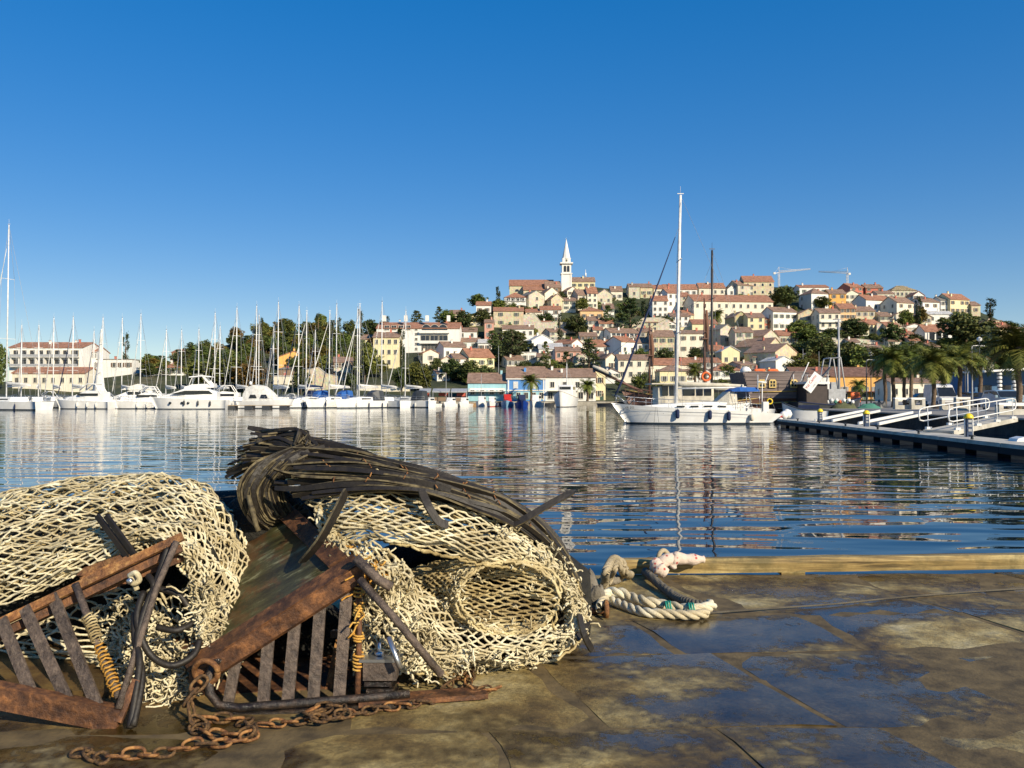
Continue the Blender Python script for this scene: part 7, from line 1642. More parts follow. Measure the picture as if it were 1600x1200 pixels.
# black hoses and old strips tangled there
o = HS = thing('black_hose', 'tangle of black hoses hanging behind the thin rod of the left frame', 'hose', on(225, 1120, QZ))
hr = .0135
for ps in ([(262, 855, 3.38), (248, 900, 3.32), (224, 960, 3.24), (214, 1010, 3.18), (222, 1060, 3.12), (208, 1135, 3.02)], [(225, 925, 3.3), (214, 960, 3.24), (222, 1000, 3.2), (240, 1028, 3.2), (270, 1040, 3.2), (302, 1024, 3.25), (312, 1000, 3.3)],
           [(232, 900, 3.34), (240, 912, 3.3), (238, 926, 3.3), (228, 936, 3.32)], [(210, 958, 3.26), (211, 1000, 3.2), (218, 1040, 3.13), (203, 1138, 3.02)], [(245, 980, 3.3), (275, 985, 3.3), (300, 975, 3.35)], [(250, 920, 3.4), (280, 930, 3.4), (295, 950, 3.4)]):
    mb = MB(); P = np.array([tuple(pt(*p)) for p in ps]); S_ = cr_eval(P, np.linspace(0, len(P) - 1, 26)); mb.tube([tuple(x) for x in S_], hr, 7); mb.build('hose', M_RUB, o, world=True)
for a, b in (((152, 806, 3.50), (210, 884, 3.40)), ((166, 806, 3.48), (224, 886, 3.39)), ((260, 915, 3.4), (300, 950, 3.42))):
    mb = MB(); barp(mb, a, b, .022, .014, up=(0, 1, .3)); f_ = mb.build('rubber_strip', M_RUB, o, world=True)
mb = MB(); P = np.array([tuple(pt(*p)) for p in [(202, 900, 3.3), (212, 895, 3.28), (218, 906, 3.28), (208, 912, 3.28), (206, 902, 3.3), (214, 922, 3.3)]]); mb.tube([tuple(x) for x in cr_eval(P, np.linspace(0, 5, 24))], .011, 7)
o2 = thing('shackle', 'shiny steel shackle knotted with white twine in the left frame', 'shackle', pt(208, 904, 3.29)); mb.build('bow', M_TWINE, o2, world=True); mb = MB(); p_ = pt(203, 908, 3.27); mb.lathe(p_, [(.002, -.01), (.012, -.008), (.012, .008), (.002, .01)], 10, axis='Y'); mb.build('pin', M_STEEL, o2, world=True)

# ---- middle dredge: olive plate, rusty rim, vertical bars, runner
dc = on(440, 1110, QZ)
o = DRC = thing('dredge', 'middle dredge with olive plate, rusty rim and six upright bars', 'dredge', dc)
A, B_, C_, D_ = pt(560, 886, 3.30), pt(308, 1046, 3.22), pt(190, 960, 3.95), pt(455, 790, 3.98)
mb = MB(); nn = 14; V = []
for i in range(nn + 1):
    for j in range(nn + 1): p = A.lerp(B_, i / nn).lerp(D_.lerp(C_, i / nn), j / nn); V.append(p + Vector((0, 0, .012 * mnoise.noise(Vector((i * .35, j * .35, 3))) - .012)))
mb.add(V, [(i * (nn + 1) + j, (i + 1) * (nn + 1) + j, (i + 1) * (nn + 1) + j + 1, i * (nn + 1) + j + 1) for i in range(nn) for j in range(nn)], smooth=True); mb.build('deck_plate', M_PLATE, o, world=True)
e = (B_ - A).normalized(); w = (D_ - A).normalized(); nv = e.cross(w).normalized(); nv = nv if nv.z > 0 else -nv
def strip(a, b, inward, wd, th, lift, m, name):
    mb = MB(); a2, b2 = a + inward * wd, b + inward * wd; up = nv * lift; mb.add([a + up, b + up, b2 + up, a2 + up, a + up - nv * th, b + up - nv * th, b2 + up - nv * th, a2 + up - nv * th], [(0, 1, 2, 3), (7, 6, 5, 4), (0, 4, 5, 1), (1, 5, 6, 2), (2, 6, 7, 3), (3, 7, 4, 0)]); return mb.build(name, m, o, world=True)
strip(A - e * .02, B_ + e * .03, w, .090, .012, .014, M_RUST, 'front_rim'); strip(A + w * .107, D_, e, .085, .012, .017, M_RUST, 'right_rim'); strip(B_ + w * .11, C_, -e, .08, .012, .017, M_RUST, 'left_rim')
dn = Vector((0, .15, -1)).normalized(); mb = MB(); a, b = A - w * .01 - e * .02, B_ - w * .01 + e * .03; mb.add([a + nv * .012, b + nv * .012, b + nv * .012 + dn * .075, a + nv * .012 + dn * .075, a + nv * .012 + Vector((0, .012, 0)), b + nv * .012 + Vector((0, .012, 0)), b + dn * .075 + Vector((0, .014, 0)), a + dn * .075 + Vector((0, .014, 0))], [(0, 1, 2, 3), (7, 6, 5, 4), (0, 4, 5, 1), (1, 5, 6, 2), (2, 6, 7, 3), (3, 7, 4, 0)]); mb.build('front_angle', M_RUST, o, world=True)
for xt, xb, wd in ((365, 356, .042), (415, 411, .046), (457, 449, .046), (497, 489, .046), (540, 529, .046)):
    t = (560 - xt) / (560 - 308); top = A.lerp(B_, t) + dn * .05 + Vector((0, .022, 0)); bot = pt(xb, 1102, 3.24); mb = MB(); mb.bar(top, bot, wd, .012, up=(0, 1, 0)); mb.build('upright_bar', M_BARM, o, world=True)
mb = MB(); rodp(mb, [(561, 900, 3.32), (561, 1000, 3.3), (558, 1098, 3.26)], .012); rb = mb.build('upright_rod', M_RUST, o, world=True)
mb = MB(); a, b = Vector(pt(561, 900, 3.32)), Vector(pt(559, 1050, 3.28))
for t0, t1, n_ in ((0, .22, 5), (.28, .42, 5), (.60, .68, 3), (.8, .98, 5)):
    d = (b - a).normalized(); x = Vector((1, 0, 0)); y = Vector((0, 1, 0)); mb.tube([a.lerp(b, t0 + (t1 - t0) * i / (n_ * 8)) + x * math.cos(i * PI / 4) * .018 * rs.uniform(.8, 1.3) + y * math.sin(i * PI / 4) * .018 for i in range(n_ * 8)], .0048, 4)
for _ in range(14):
    p0 = a.lerp(b, rs.uniform(-.08, .5)); q_ = [p0]; dd = Vector((rs.uniform(-1, 1), rs.uniform(-1, .2), rs.uniform(-1, .6)))
    for i in range(6): dd = dd + Vector((rs.uniform(-.8, .8), rs.uniform(-.8, .8), rs.uniform(-.9, .5))); q_.append(q_[-1] + dd.normalized() * .014)
    mb.tube(q_, .004, 4)
mb.build('orange_lashing', M_OTW, rb, world=True)
mb = MB(); rodp(mb, [(352, 1024, 3.25), (335, 1036, 3.22), (326, 1056, 3.19), (328, 1084, 3.17), (342, 1102, 3.16), (372, 1106, 3.16), (450, 1100, 3.18), (558, 1092, 3.21), (640, 1084, 3.25)], .017, 8); mb.build('runner_loop', M_WETI, o, world=True)
mb = MB(); barp(mb, (345, 1118, 3.19), (645, 1096, 3.25), .07, .022); mb.build('runner_sole', M_WETI, o, world=True)
mb = MB(); barp(mb, (560, 1096, 3.24), (760, 1082, 3.34), .09, .02); mb.build('runner_tail', M_RUST, o, world=True)
mb = MB(); barp(mb, (300, 1060, 3.6), (620, 1040, 3.75), .5, .02, up=(0, 0, 1)); mb.build('base_plate', M_RUST, o, world=True)
for i in range(5): mb = MB(); barp(mb, (520 + 8 * i, 990 + 14 * i, 3.55), (548 + 2 * i, 990 + 14 * i, 3.5), .03, .03); mb.build('tooth', M_BARM, o, world=True)
mb = MB(); flat_quad(mb, [pt(505, 1090, 3.45), pt(535, 1090, 3.45), pt(548, 985, 3.5), pt(525, 1000, 3.5)], .02); mb.build('brace', M_RUSTO, o, world=True)
for ps, rr in (([(556, 872, 3.26), (590, 905, 3.24), (612, 918, 3.24)], .020), ([(562, 905, 3.26), (620, 970, 3.2), (690, 1055, 3.22)], .0155)):
    mb = MB(); rodp(mb, ps, rr); mb.build('stay_rod', M_BARM, o, world=True)
mb = MB(); rodp(mb, [(607, 995, 3.24), (620, 1030, 3.22), (626, 1044, 3.22)], .011); x_ = mb.build('bolt', M_STEEL, o, world=True)
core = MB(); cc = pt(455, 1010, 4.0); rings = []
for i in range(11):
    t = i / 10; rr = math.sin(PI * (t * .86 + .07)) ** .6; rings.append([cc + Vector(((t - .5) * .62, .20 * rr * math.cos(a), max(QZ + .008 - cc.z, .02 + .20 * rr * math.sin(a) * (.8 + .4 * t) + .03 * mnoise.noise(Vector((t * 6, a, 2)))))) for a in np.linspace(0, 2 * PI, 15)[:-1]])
core.loft(rings); core.build('dark_gap_fill', M_SHADEFILL, DRC, world=True)  # added dark mass that darkens the gap under the plate
# clamp block with plates and bolt
o = thing('clamp_block', 'square iron clamp block of stacked plates with a bolt right of the middle dredge', 'clamp', on(594, 1092, QZ))
mb = MB(); c = on(593, 1100, QZ); s_ = .13
mb.box(c + Vector((0, .06, .125)), (s_, .12, .07)); mb.build('block', M_BARM, o, world=True)
mb = MB(); mb.box(c + Vector((.0, .06, .168)), (s_ + .03, .13, .012)); mb.build('top_plate', M_STEEL, o, world=True)
for i in range(3): mb = MB(); mb.box(c + Vector((-.008 * (i - 1), .06, .018 + .028 * i)), (s_ * .82, .11, .018)); mb.build('plate', M_WETI, o, world=True)
mb = MB(); mb.tube([c + Vector((-.01, .05, .17)), c + Vector((-.01, .05, .225))], .009, 8); mb.lathe(c + Vector((-.01, .05, .176)), [(.02, 0), (.02, .014)], 6); mb.build('bolt', M_STEEL, o, world=True)

# ---- right net: outer drape, wrap-round, inner tube, left folds
on2 = on(720, 1040, QZ)
o = NETR = thing('net_roll', 'right cream net roll with a tube opening, wrapped under the black rubber strips', 'fishing net', on2)
R1 = Sheet([[(470, 775, 3.75), (530, 768, 3.72), (610, 766, 3.72), (690, 775, 3.72), (760, 795, 3.74), (820, 825, 3.76), (868, 862, 3.8), (900, 905, 3.84)],
            [(492, 800, 3.66), (540, 788, 3.6), (612, 786, 3.58), (690, 797, 3.58), (758, 816, 3.6), (815, 846, 3.64), (860, 880, 3.7), (896, 925, 3.78)],
            [(505, 830, 3.6), (560, 820, 3.52), (620, 822, 3.50), (690, 834, 3.50), (755, 848, 3.52), (808, 866, 3.57), (850, 895, 3.66), (890, 945, 3.74)],
            [(520, 860, 3.62), (575, 840, 3.54), (630, 848, 3.52), (700, 866, 3.52), (760, 876, 3.55), (802, 884, 3.6), (840, 905, 3.7), (880, 955, 3.76)]], 90, 40)
R2 = Sheet([[(845, 845, 3.75), (890, 895, 3.80), (912, 950, 3.85), (908, 985, 3.85), (870, 1020, 3.80), (800, 1040, 3.74), (720, 1040, 3.68), (650, 1010, 3.62), (600, 960, 3.60), (565, 900, 3.60)],
            [(835, 862, 3.66), (882, 912, 3.68), (906, 955, 3.68), (898, 990, 3.66), (856, 1016, 3.62), (795, 1034, 3.58), (725, 1030, 3.54), (665, 1000, 3.50), (620, 950, 3.48), (585, 895, 3.50)],
            [(850, 885, 3.72), (880, 925, 3.66), (898, 962, 3.62), (884, 990, 3.58), (842, 1002, 3.55), (785, 1010, 3.52), (728, 1004, 3.50), (680, 975, 3.48), (640, 935, 3.48), (605, 890, 3.52)],
            [(858, 900, 3.85), (880, 940, 3.76), (888, 965, 3.70), (872, 980, 3.66), (832, 980, 3.64), (780, 975, 3.62), (730, 968, 3.60), (690, 945, 3.58), (655, 915, 3.58), (622, 885, 3.6)]], 110, 34)
# inner tube: outside seen at the left, mouth at the right, far wall seen through the mouth
def ringp(cx, cy, rx, ry, Y, dY, n=16, rot=0.0):
    out = []
    for i in range(n + 1):
        a = 2 * PI * i / n; x, y = rx * math.cos(a), ry * math.sin(a); out.append((cx + x * math.cos(rot) - y * math.sin(rot), cy + x * math.sin(rot) + y * math.cos(rot), Y + dY * math.cos(a)))
    return out
R3 = Sheet([ringp(650, 925, 26, 38, 3.74, .02), ringp(692, 926, 34, 46, 3.68, .02), ringp(742, 928, 50, 54, 3.62, .03), ringp(796, 934, 80, 56, 3.56, .05)], 100, 26)
R4 = Sheet([[(700, 880, 3.86), (760, 872, 3.88), (820, 882, 3.86), (856, 905, 3.82), (880, 940, 3.72)], [(705, 925, 3.88), (760, 915, 3.9), (815, 922, 3.88), (850, 940, 3.82), (872, 958, 3.68)], [(712, 965, 3.78), (760, 968, 3.78), (810, 975, 3.74), (845, 985, 3.68), (865, 985, 3.6)]], 60, 30)
R5 = Sheet([[(500, 790, 3.6), (520, 830, 3.56), (560, 850, 3.5), (605, 862, 3.46), (640, 895, 3.44), (636, 930, 3.44)], [(498, 815, 3.56), (520, 850, 3.5), (555, 872, 3.44), (592, 885, 3.4), (618, 908, 3.38), (622, 940, 3.4)], [(510, 840, 3.56), (535, 868, 3.5), (562, 890, 3.42), (590, 905, 3.38), (600, 930, 3.37), (606, 960, 3.4)]], 60, 24)
R6 = Sheet([[(565, 915, 3.42), (600, 930, 3.42), (640, 960, 3.42), (690, 1000, 3.46), (740, 1020, 3.5)], [(562, 960, 3.38), (595, 965, 3.38), (635, 990, 3.38), (680, 1020, 3.42), (735, 1035, 3.46)], [(562, 1010, 3.36), (590, 1010, 3.36), (628, 1015, 3.37), (670, 1035, 3.4), (720, 1044, 3.44)], [(560, 1035, 3.36), (585, 1040, 3.37), (615, 1042, 3.38), (650, 1046, 3.42), (700, 1050, 3.44)]], 60, 30)
def netpart(name, g, m=M_TWINE): return mesh_obj(name, np_mesh('netting', g, m, on2), NETR)
netpart('upper_drape', net(R1, 18, 10, .0048, 21, jit=.10, lift=.008, wob=.15)); netpart('wrap_round', net(R2, 27, 11, .0047, 22, jit=.14, lift=.010, wob=.22))
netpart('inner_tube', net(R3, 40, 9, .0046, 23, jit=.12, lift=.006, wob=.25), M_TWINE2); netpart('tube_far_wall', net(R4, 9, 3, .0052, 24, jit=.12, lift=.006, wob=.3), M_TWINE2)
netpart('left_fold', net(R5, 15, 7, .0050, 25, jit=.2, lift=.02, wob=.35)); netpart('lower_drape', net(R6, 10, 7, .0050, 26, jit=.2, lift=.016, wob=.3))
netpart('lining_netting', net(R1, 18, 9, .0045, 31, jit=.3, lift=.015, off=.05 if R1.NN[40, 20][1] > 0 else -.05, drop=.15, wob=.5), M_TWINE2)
# thick rolled edge of the inner tube mouth and of the drapes
rs2 = np.random.RandomState(5); g = []
for sh, uu, vv, n_ in ((R3, np.linspace(0, 1, 90), .985, 3), (R1, np.linspace(0, 1, 90), .99, 2), (R2, np.linspace(0, 1, 110), .02, 2), (R5, np.linspace(0, 1, 60), .02, 2), (R6, np.linspace(0, 1, 60), .98, 2), (R1, np.linspace(0, 1, 90), .03, 2)):
    for _ in range(n_): P = sh.at(uu, np.full(len(uu), vv)); P = P + np.cumsum(rs2.normal(size=P.shape) * .0022, 0) * .6 + rs2.normal(size=P.shape) * .0035; P[..., 2] = np.maximum(P[..., 2], QZ + .006); g.append(tubes_np(P[None], .0062, 5))
netpart('edge_rope', g, M_TWINE2)
sg = lambda s, i, j: 1 if s.NN[i, j][1] > 0 else -1
skin(R1, sg(R1, 40, 20) * .11, 'shade_core', M_SHADEFILL, NETR)  # dark sheet in place of shade under the upper drape
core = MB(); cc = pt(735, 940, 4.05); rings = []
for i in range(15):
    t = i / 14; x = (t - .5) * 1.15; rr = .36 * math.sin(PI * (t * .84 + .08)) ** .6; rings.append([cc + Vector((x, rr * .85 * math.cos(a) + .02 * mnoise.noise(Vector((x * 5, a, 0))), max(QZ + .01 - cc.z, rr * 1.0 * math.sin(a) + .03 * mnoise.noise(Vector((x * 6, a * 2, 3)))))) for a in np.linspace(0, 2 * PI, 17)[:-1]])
core.loft(rings); core.build('shade_core', M_SHADEFILL, NETR, world=True)  # added near-black body, the shade inside the right roll
g = [fray(R1, 90, .0042, 41, (0, 1), (0, .06), .06), fray(R1, 120, .004, 42, (.6, 1), (0, .6), .06), fray(R2, 200, .0042, 43, (0, .35), (0, .8), .06), fray(R2, 240, .0036, 44, (.45, .95), (.0, .6), .055), fray(R5, 150, .004, 45, (0, 1), (0, 1), .07), fray(R6, 380, .0038, 46, (0, 1), (0, 1), .075), fray(R3, 160, .0036, 47, (0, 1), (.75, 1), .05), fray(R6, 160, .0036, 48, (.3, 1), (.6, 1), .05)]
tag(mesh_obj('frayed_twine', np_mesh('frayed_twine', g, M_TWINE, on2), NETR), kind='stuff')
g = [fray(R5, 90, .0042, 51, (.35, .7), (.3, 1), .06)]; tag(mesh_obj('orange_twine_scraps', np_mesh('scraps', g, M_OTW, on2), NETR), kind='stuff')

# ---- the bundle of black rubber strips over the right net
bo = pt(560, 760, 3.9); bo.z = QZ
o = BUN = thing('rubber_strip_bundle', 'bundle of long black rubber strips bound with rusty wire, draped over the right net', 'rubber strips', bo)
def strip_mesh(P, w, th, seed, twist=.3):
    q_ = random.Random(seed); P = [Vector(p) for p in P]; n_ = len(P); mb = MB(); vs_ = []; ph = q_.uniform(-1.2, 1.2); tw = q_.uniform(-twist, twist)
    for i, p in enumerate(P):
        t = (P[min(n_ - 1, i + 1)] - P[max(0, i - 1)]).normalized(); x = t.cross(Vector((0, 1, .35))).normalized(); y = t.cross(x); a = ph + tw * i * .15; u, v = x * math.cos(a) + y * math.sin(a), -x * math.sin(a) + y * math.cos(a)
        k = 1.0 if 0 < i < n_ - 1 else .8
        vs_ += [p + u * w / 2 * k + v * th / 2, p - u * w / 2 * k + v * th / 2, p - u * w / 2 * k - v * th / 2, p + u * w / 2 * k - v * th / 2]
    for i in range(n_ - 1):
        b0 = i * 4
        mb.add([], []); 
        for k in range(4): mb.f.append((b0 + k, b0 + (k + 1) % 4, b0 + 4 + (k + 1) % 4, b0 + 4 + k)); mb.m.append(1 if k % 2 else 0); mb.sm.append(False)
    mb.v = vs_; mb.f += [(3, 2, 1, 0), tuple(len(vs_) - 4 + k for k in range(4))]; mb.m += [1, 1]; mb.sm += [False, False]
    return mb
top_e = np.array([tuple(pt(*p)) for p in [(396, 678, 4.25), (450, 684, 4.2), (540, 700, 4.1), (600, 733, 4.0), (652, 756, 3.95), (720, 776, 3.92), (790, 800, 3.92), (850, 836, 3.94), (888, 880, 3.96), (908, 935, 3.95), (908, 985, 3.93)]])
low_e = np.array([tuple(pt(*p)) for p in [(440, 752, 3.72), (475, 762, 3.68), (545, 762, 3.62), (620, 765, 3.58), (680, 772, 3.58), (735, 788, 3.60), (790, 808, 3.64), (840, 842, 3.70), (878, 885, 3.76), (900, 935, 3.80), (902, 985, 3.80)]])
q = random.Random(21)
for i in range(84):
    t = (i + q.uniform(0, 1)) / 84; a = q.uniform(0, .12) * 10 + (0.0 if t < .5 else q.uniform(0, .8)); b = 10 - q.uniform(0, 6.0) * (1 if q.random() < .6 else .2); T_ = np.linspace(a, b, 26)
    base = top_e * (1 - t) + low_e * t; P = cr_eval(base, T_); bul = np.sin(np.clip(T_ / 10, 0, 1) * PI) * np.sin(t * PI) * .07; P[:, 2] += bul + q.uniform(-.012, .014); P[:, 1] -= bul * .4
    w1, w2 = q.uniform(0, 6), q.uniform(0, 6); P[:, 2] += .012 * np.sin(T_ * .9 + w1); P[:, 1] += .02 * np.sin(T_ * .7 + w2)
    fan = np.clip(1 - (T_ - a) / 1.6, 0, 1) ** 1.5                                   # the left ends spread like a broom
    P[:, 0] -= fan * (.02 + .10 * math.sin(t * PI)); P[:, 2] += fan * q.uniform(-.07, .035)
    strip_mesh([tuple(x) for x in P], q.uniform(.013, .027), .008, i, .7).build('rubber_strip', [M_RUB, M_RUBE], o, world=True)
for i in range(58):                                                                  # the ragged broom of strip ends at the far left
    t = i / 57; x0, y0 = 352 + 46 * (1 - t) ** 1.5 + q.uniform(-4, 34), 676 + 66 * t + q.uniform(-7, 9); e = q.uniform(-6, 6); P = np.array([tuple(pt(*p)) for p in [(x0, y0, 4.1 + q.uniform(-.1, .1)), (x0 + 26, y0 - 3 - 9 * t + e * .4, 4.06), (x0 + 62, y0 - 4 - 22 * t + e, 4.0), (470 + q.uniform(-15, 30), 694 + 18 * t + q.uniform(-6, 6), 3.95)]])
    strip_mesh([tuple(x) for x in cr_eval(P, np.linspace(0, 3, 14))], q.uniform(.007, .017), .007, 100 + i, .8).build('rubber_strip', [M_RUB, M_RUBE], o, world=True)
for i in range(40):                                                                  # strips that curl down in C shapes at the left
    t = i / 39; cx, cy = 400 + 62 * t + q.uniform(-5, 5), 775 + q.uniform(-6, 6); P = np.array([tuple(pt(*p)) for p in [(cx + 42 + q.uniform(-5, 18), cy - 66 - 8 * math.sin(t * 3), 3.95), (cx + 4, cy - 52, 3.82), (cx - 24 + q.uniform(-3, 3), cy - 12, 3.76 + .1 * t), (cx - 16 + 8 * t, cy + 30, 3.80 + .1 * t), (cx + 4 + 12 * t, cy + 46 - 26 * t + q.uniform(-8, 8), 3.88 + .1 * t)]])
    strip_mesh([tuple(x) for x in cr_eval(P, np.linspace(0, 4, 16))], q.uniform(.012, .024), .008, 200 + i).build('rubber_strip', [M_RUB, M_RUBE], o, world=True)
mb = MB(); q_ = random.Random(9)
for k, tt in enumerate((1.6, 2.4, 3.3, 4.2, 5.0, 5.8, 6.6)):
    base = [cr_eval(top_e * (1 - t) + low_e * t, np.array([tt + .15 * math.sin(t * 9 + k)]))[0] for t in np.linspace(0.03, .97, 12)]
    for j in range(0, 11):
        if (j + k) % 3 == 0: continue
        a, b = Vector(base[j]), Vector(base[j + 1]); tn = j / 11; bul = math.sin(tt / 10 * PI) * math.sin(tn * PI) * .07 + .022; off = Vector((0, -bul * .4 - .012, bul)); mb.tube([a + off + Vector((0, .01, -.012)), a.lerp(b, .4) + off, b + off + Vector((0, .01, -.012))], .0032, 4)
tag(mb.build('rusty_wire_ties', M_RUSTO, o, world=True), kind='stuff')
core = MB(); rings = []
for i in range(15):
    t = i / 14 * 8.6 + .9; a, b = Vector(cr_eval(top_e, np.array([t]))[0]), Vector(cr_eval(low_e, np.array([t]))[0]); c = (a + b) / 2 + Vector((0, .03, -.02)); h = (a - b) / 2 * .86; z = Vector((0, .10, -.075)) * (1 if i < 9 else .5)
    rings.append([c + h * math.cos(k) - z * math.sin(k) * .35 if math.sin(k) > 0 else c + h * math.cos(k) - z * math.sin(k) * 1.6 for k in np.linspace(0, 2 * PI, 13)[:-1]])
core.loft(rings); core.build('bundle_core', M_RUB, o, world=True)
mb = MB(); cc = pt(415, 800, 4.05); rings = []
for i in range(9):
    t = i / 8; rings.append([cc + Vector(((t - .5) * .42 , .16 * math.cos(a) * math.sin(PI * (t * .8 + .1)), -.04 + .17 * math.sin(a) * math.sin(PI * (t * .8 + .1)))) for a in np.linspace(0, 2 * PI, 13)[:-1]])
mb.loft(rings); mb.build('bundle_core', M_SHADEFILL, o, world=True)
# single loose strips crossing the nets
for lb, ps, w_ in (('black rubber strip slanting from the bundle across the olive plate', [(541, 768, 3.55), (525, 800, 3.46), (500, 845, 3.40), (472, 878, 3.46)], .045), ('short black strip hanging over the upper drape of the right net', [(659, 768, 3.52), (670, 792, 3.48), (685, 815, 3.48), (700, 820, 3.5)], .035),
                   ('dark strip end sticking out to the right above the bundle', [(795, 823, 3.66), (825, 808, 3.66), (860, 787, 3.7), (896, 768, 3.74)], .03), ('black strip end poking out at the right foot of the net', [(905, 960, 3.6), (912, 990, 3.56), (925, 1016, 3.60)], .03), ('small dark strip on the stones right of the net', [(900, 998, 3.6), (912, 985, 3.66), (918, 972, 3.7)], .03)):
    ps_ = np.array([tuple(pt(*p)) for p in ps]); s0 = thing('rubber_strip', lb, 'rubber strip', ps_[0]); m_ = strip_mesh([tuple(x) for x in cr_eval(ps_, np.linspace(0, len(ps) - 1, 10))], w_, .010, 1, 0); m_.build('strip', [M_RUB, M_RUBE], s0, world=True)
for i, ps in enumerate(([(388, 775, 3.75), (395, 800, 3.72), (400, 820, 3.72), (404, 830, 3.72)],)):
    mb = MB(); rodp(mb, ps, .012, 6); mb.build('hanging_strip', M_RUBE, o, world=True)
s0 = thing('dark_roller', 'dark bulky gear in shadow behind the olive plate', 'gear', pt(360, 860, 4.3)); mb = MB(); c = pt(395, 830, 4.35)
mb.lathe(c, [(.05, -.45), (.20, -.42), (.22, 0), (.20, .42), (.05, .45)], 14, axis='X'); mb.build('drum', M_SHADEFILL, s0, world=True)

# ---- chains
M_CHAIN = rust_mat('dull_rusty_chain', (.035, .020, .010), (.11, .058, .022), (.24, .135, .05), 70, .85)
def link_mesh(a=.030, b=.016, r_=.0052):
    mb = MB(); P = []
    for i in range(20):
        t = 2 * PI * i / 20; P.append((a * math.copysign(abs(math.cos(t)) ** .8, math.cos(t)), b * math.copysign(abs(math.sin(t)) ** .8, math.sin(t)), 0))
    V, Q = tubes_np(np.array([P + [P[0]]]), r_, 6); return V, Q
LV, LQ = link_mesh(); LINKM = [np_mesh('chain_link', [(LV, LQ)], mm_) for mm_ in (M_CHAIN, M_CHAIN, M_RUSTO)]
def chain(label, path, scale=1.0, z=QZ, lift=.012, seed=0, raised=None):
    q_ = random.Random(seed); P = np.array([tuple(on(px, py, z + lift)) if Y is None else tuple(pt(px, py, Y)) for px, py, Y in path]); S_ = cr_eval(P, np.linspace(0, len(P) - 1, 400)); d = np.r_[0, np.cumsum(np.linalg.norm(np.diff(S_, axis=0), axis=1))]
    o = thing('rusty_chain', label, 'chain', S_[0]); st = .043 * scale; n_ = int(d[-1] / st)
    for i in range(n_):
        s = (i + .5) * st; p = Vector([np.interp(s, d, S_[:, k]) for k in range(3)]); p2 = Vector([np.interp(s + .01, d, S_[:, k]) for k in range(3)]); t = (p2 - p).normalized()
        t = (t + Vector((q_.uniform(-.5, .5), q_.uniform(-.5, .5), q_.uniform(-.22, .22)))).normalized(); x = t; y = Vector((0, 0, 1)).cross(x).normalized(); zz = x.cross(y); roll = (R(28) if i % 2 else R(-38)) + q_.uniform(-.3, .3)
        y2 = y * math.cos(roll) + zz * math.sin(roll); z2 = x.cross(y2); M = Matrix((x, y2, z2)).transposed().to_4x4(); M.translation = p - o.location + Vector((0, 0, abs(math.sin(roll)) * .008)); l = mesh_obj('chain_link', LINKM[q_.randint(0, 2)], o); l.matrix_local = M @ Matrix.Scale(scale, 4)
    return o
chain('long rusty chain lying on the stones in front of the middle dredge', [(740, 1078, None), (700, 1086, None), (655, 1100, None), (600, 1108, None), (550, 1116, None), (500, 1120, None), (470, 1128, None), (430, 1132, None), (395, 1138, None)], 1.0, seed=1)
chain('rusty chain piled by the left end of the runner', [(396, 1146, None), (360, 1150, None), (318, 1146, None), (310, 1132, None), (345, 1124, None), (385, 1130, None), (392, 1150, None), (350, 1162, None), (305, 1166, None)], 1.15, seed=2)
chain('rusty chain trailing to the bottom edge at the left', [(310, 1160, None), (280, 1172, None), (240, 1180, None), (200, 1180, None), (160, 1186, None), (120, 1176, None), (100, 1180, None)], 1.15, seed=3)
chain('rusty chain hanging from the ring at the left corner of the dredge', [(318, 1062, 3.14), (304, 1082, 3.1), (296, 1102, 3.07), (306, 1126, 3.04), (322, 1136, 3.02)], 1.25, seed=4)
chain('small knot of rusty chain in front of the upright bars', [(480, 1112, None), (500, 1106, None), (530, 1108, None), (535, 1118, None), (505, 1124, None), (482, 1118, None), (500, 1112, None), (525, 1114, None)], 1.05, seed=5, lift=.03)
chain('rusty chain end beside the foot of the right net', [(692, 1076, None), (715, 1060, None), (738, 1050, None), (730, 1074, None), (752, 1080, None), (775, 1078, None), (720, 1084, None)], 1.0, seed=6, lift=.02)
o = thing('iron_ring', 'heavy rusty ring on the lower left corner of the middle dredge', 'ring', pt(322, 1050, 3.17)); P = [pt(322, 1050, 3.17) + Vector((.045 * math.cos(a), -.01 * math.sin(a), .045 * math.sin(a))) for a in np.linspace(0, 2 * PI, 25)]; mb = MB(); mb.tube(P, .011, 8); mb.build('ring', M_RUSTO, o, world=True)

# ---- wooden beam along the edge
M_WOOD = None
m, nt, b = new_mat('weathered_yellow_timber'); L_ = nt.links.new; tc = N(nt, 'TexCoord'); mp = N(nt, 'Mapping', Scale=(.6, 14, 14)); L_(tc.outputs['Object'], mp.inputs[0]); n1 = N(nt, 'TexNoise', Scale=2.2, Detail=8.0, Roughness=.65, Distortion=.4); L_(mp.outputs[0], n1.inputs['Vector']); n2 = N(nt, 'TexNoise', Scale=2.4, Detail=6.0, Roughness=.7); L_(tc.outputs['Object'], n2.inputs['Vector'])
c = cramp(nt, n1.outputs['Fac'], [(.34, (.08, .05, .014)), (.47, (.27, .18, .055)), (.62, (.46, .35, .14))]); c = mixc(nt, cramp(nt, n2.outputs['Fac'], [(.46, 0.0), (.62, .85)]), c, (.09, .07, .02)); L_(c, b.inputs['Base Color']); b.inputs['Roughness'].default_value = .7; bp = N(nt, 'Bump', Strength=1.0, Distance=.006); L_(n1.outputs['Fac'], bp.inputs['Height']); L_(bp.outputs[0], b.inputs['Normal']); M_WOOD = m
o = thing('wooden_beam', 'long yellowish wooden beam lying along the quay edge', 'beam', (1.0, 5.6, QZ)); mb = MB(); rings = []
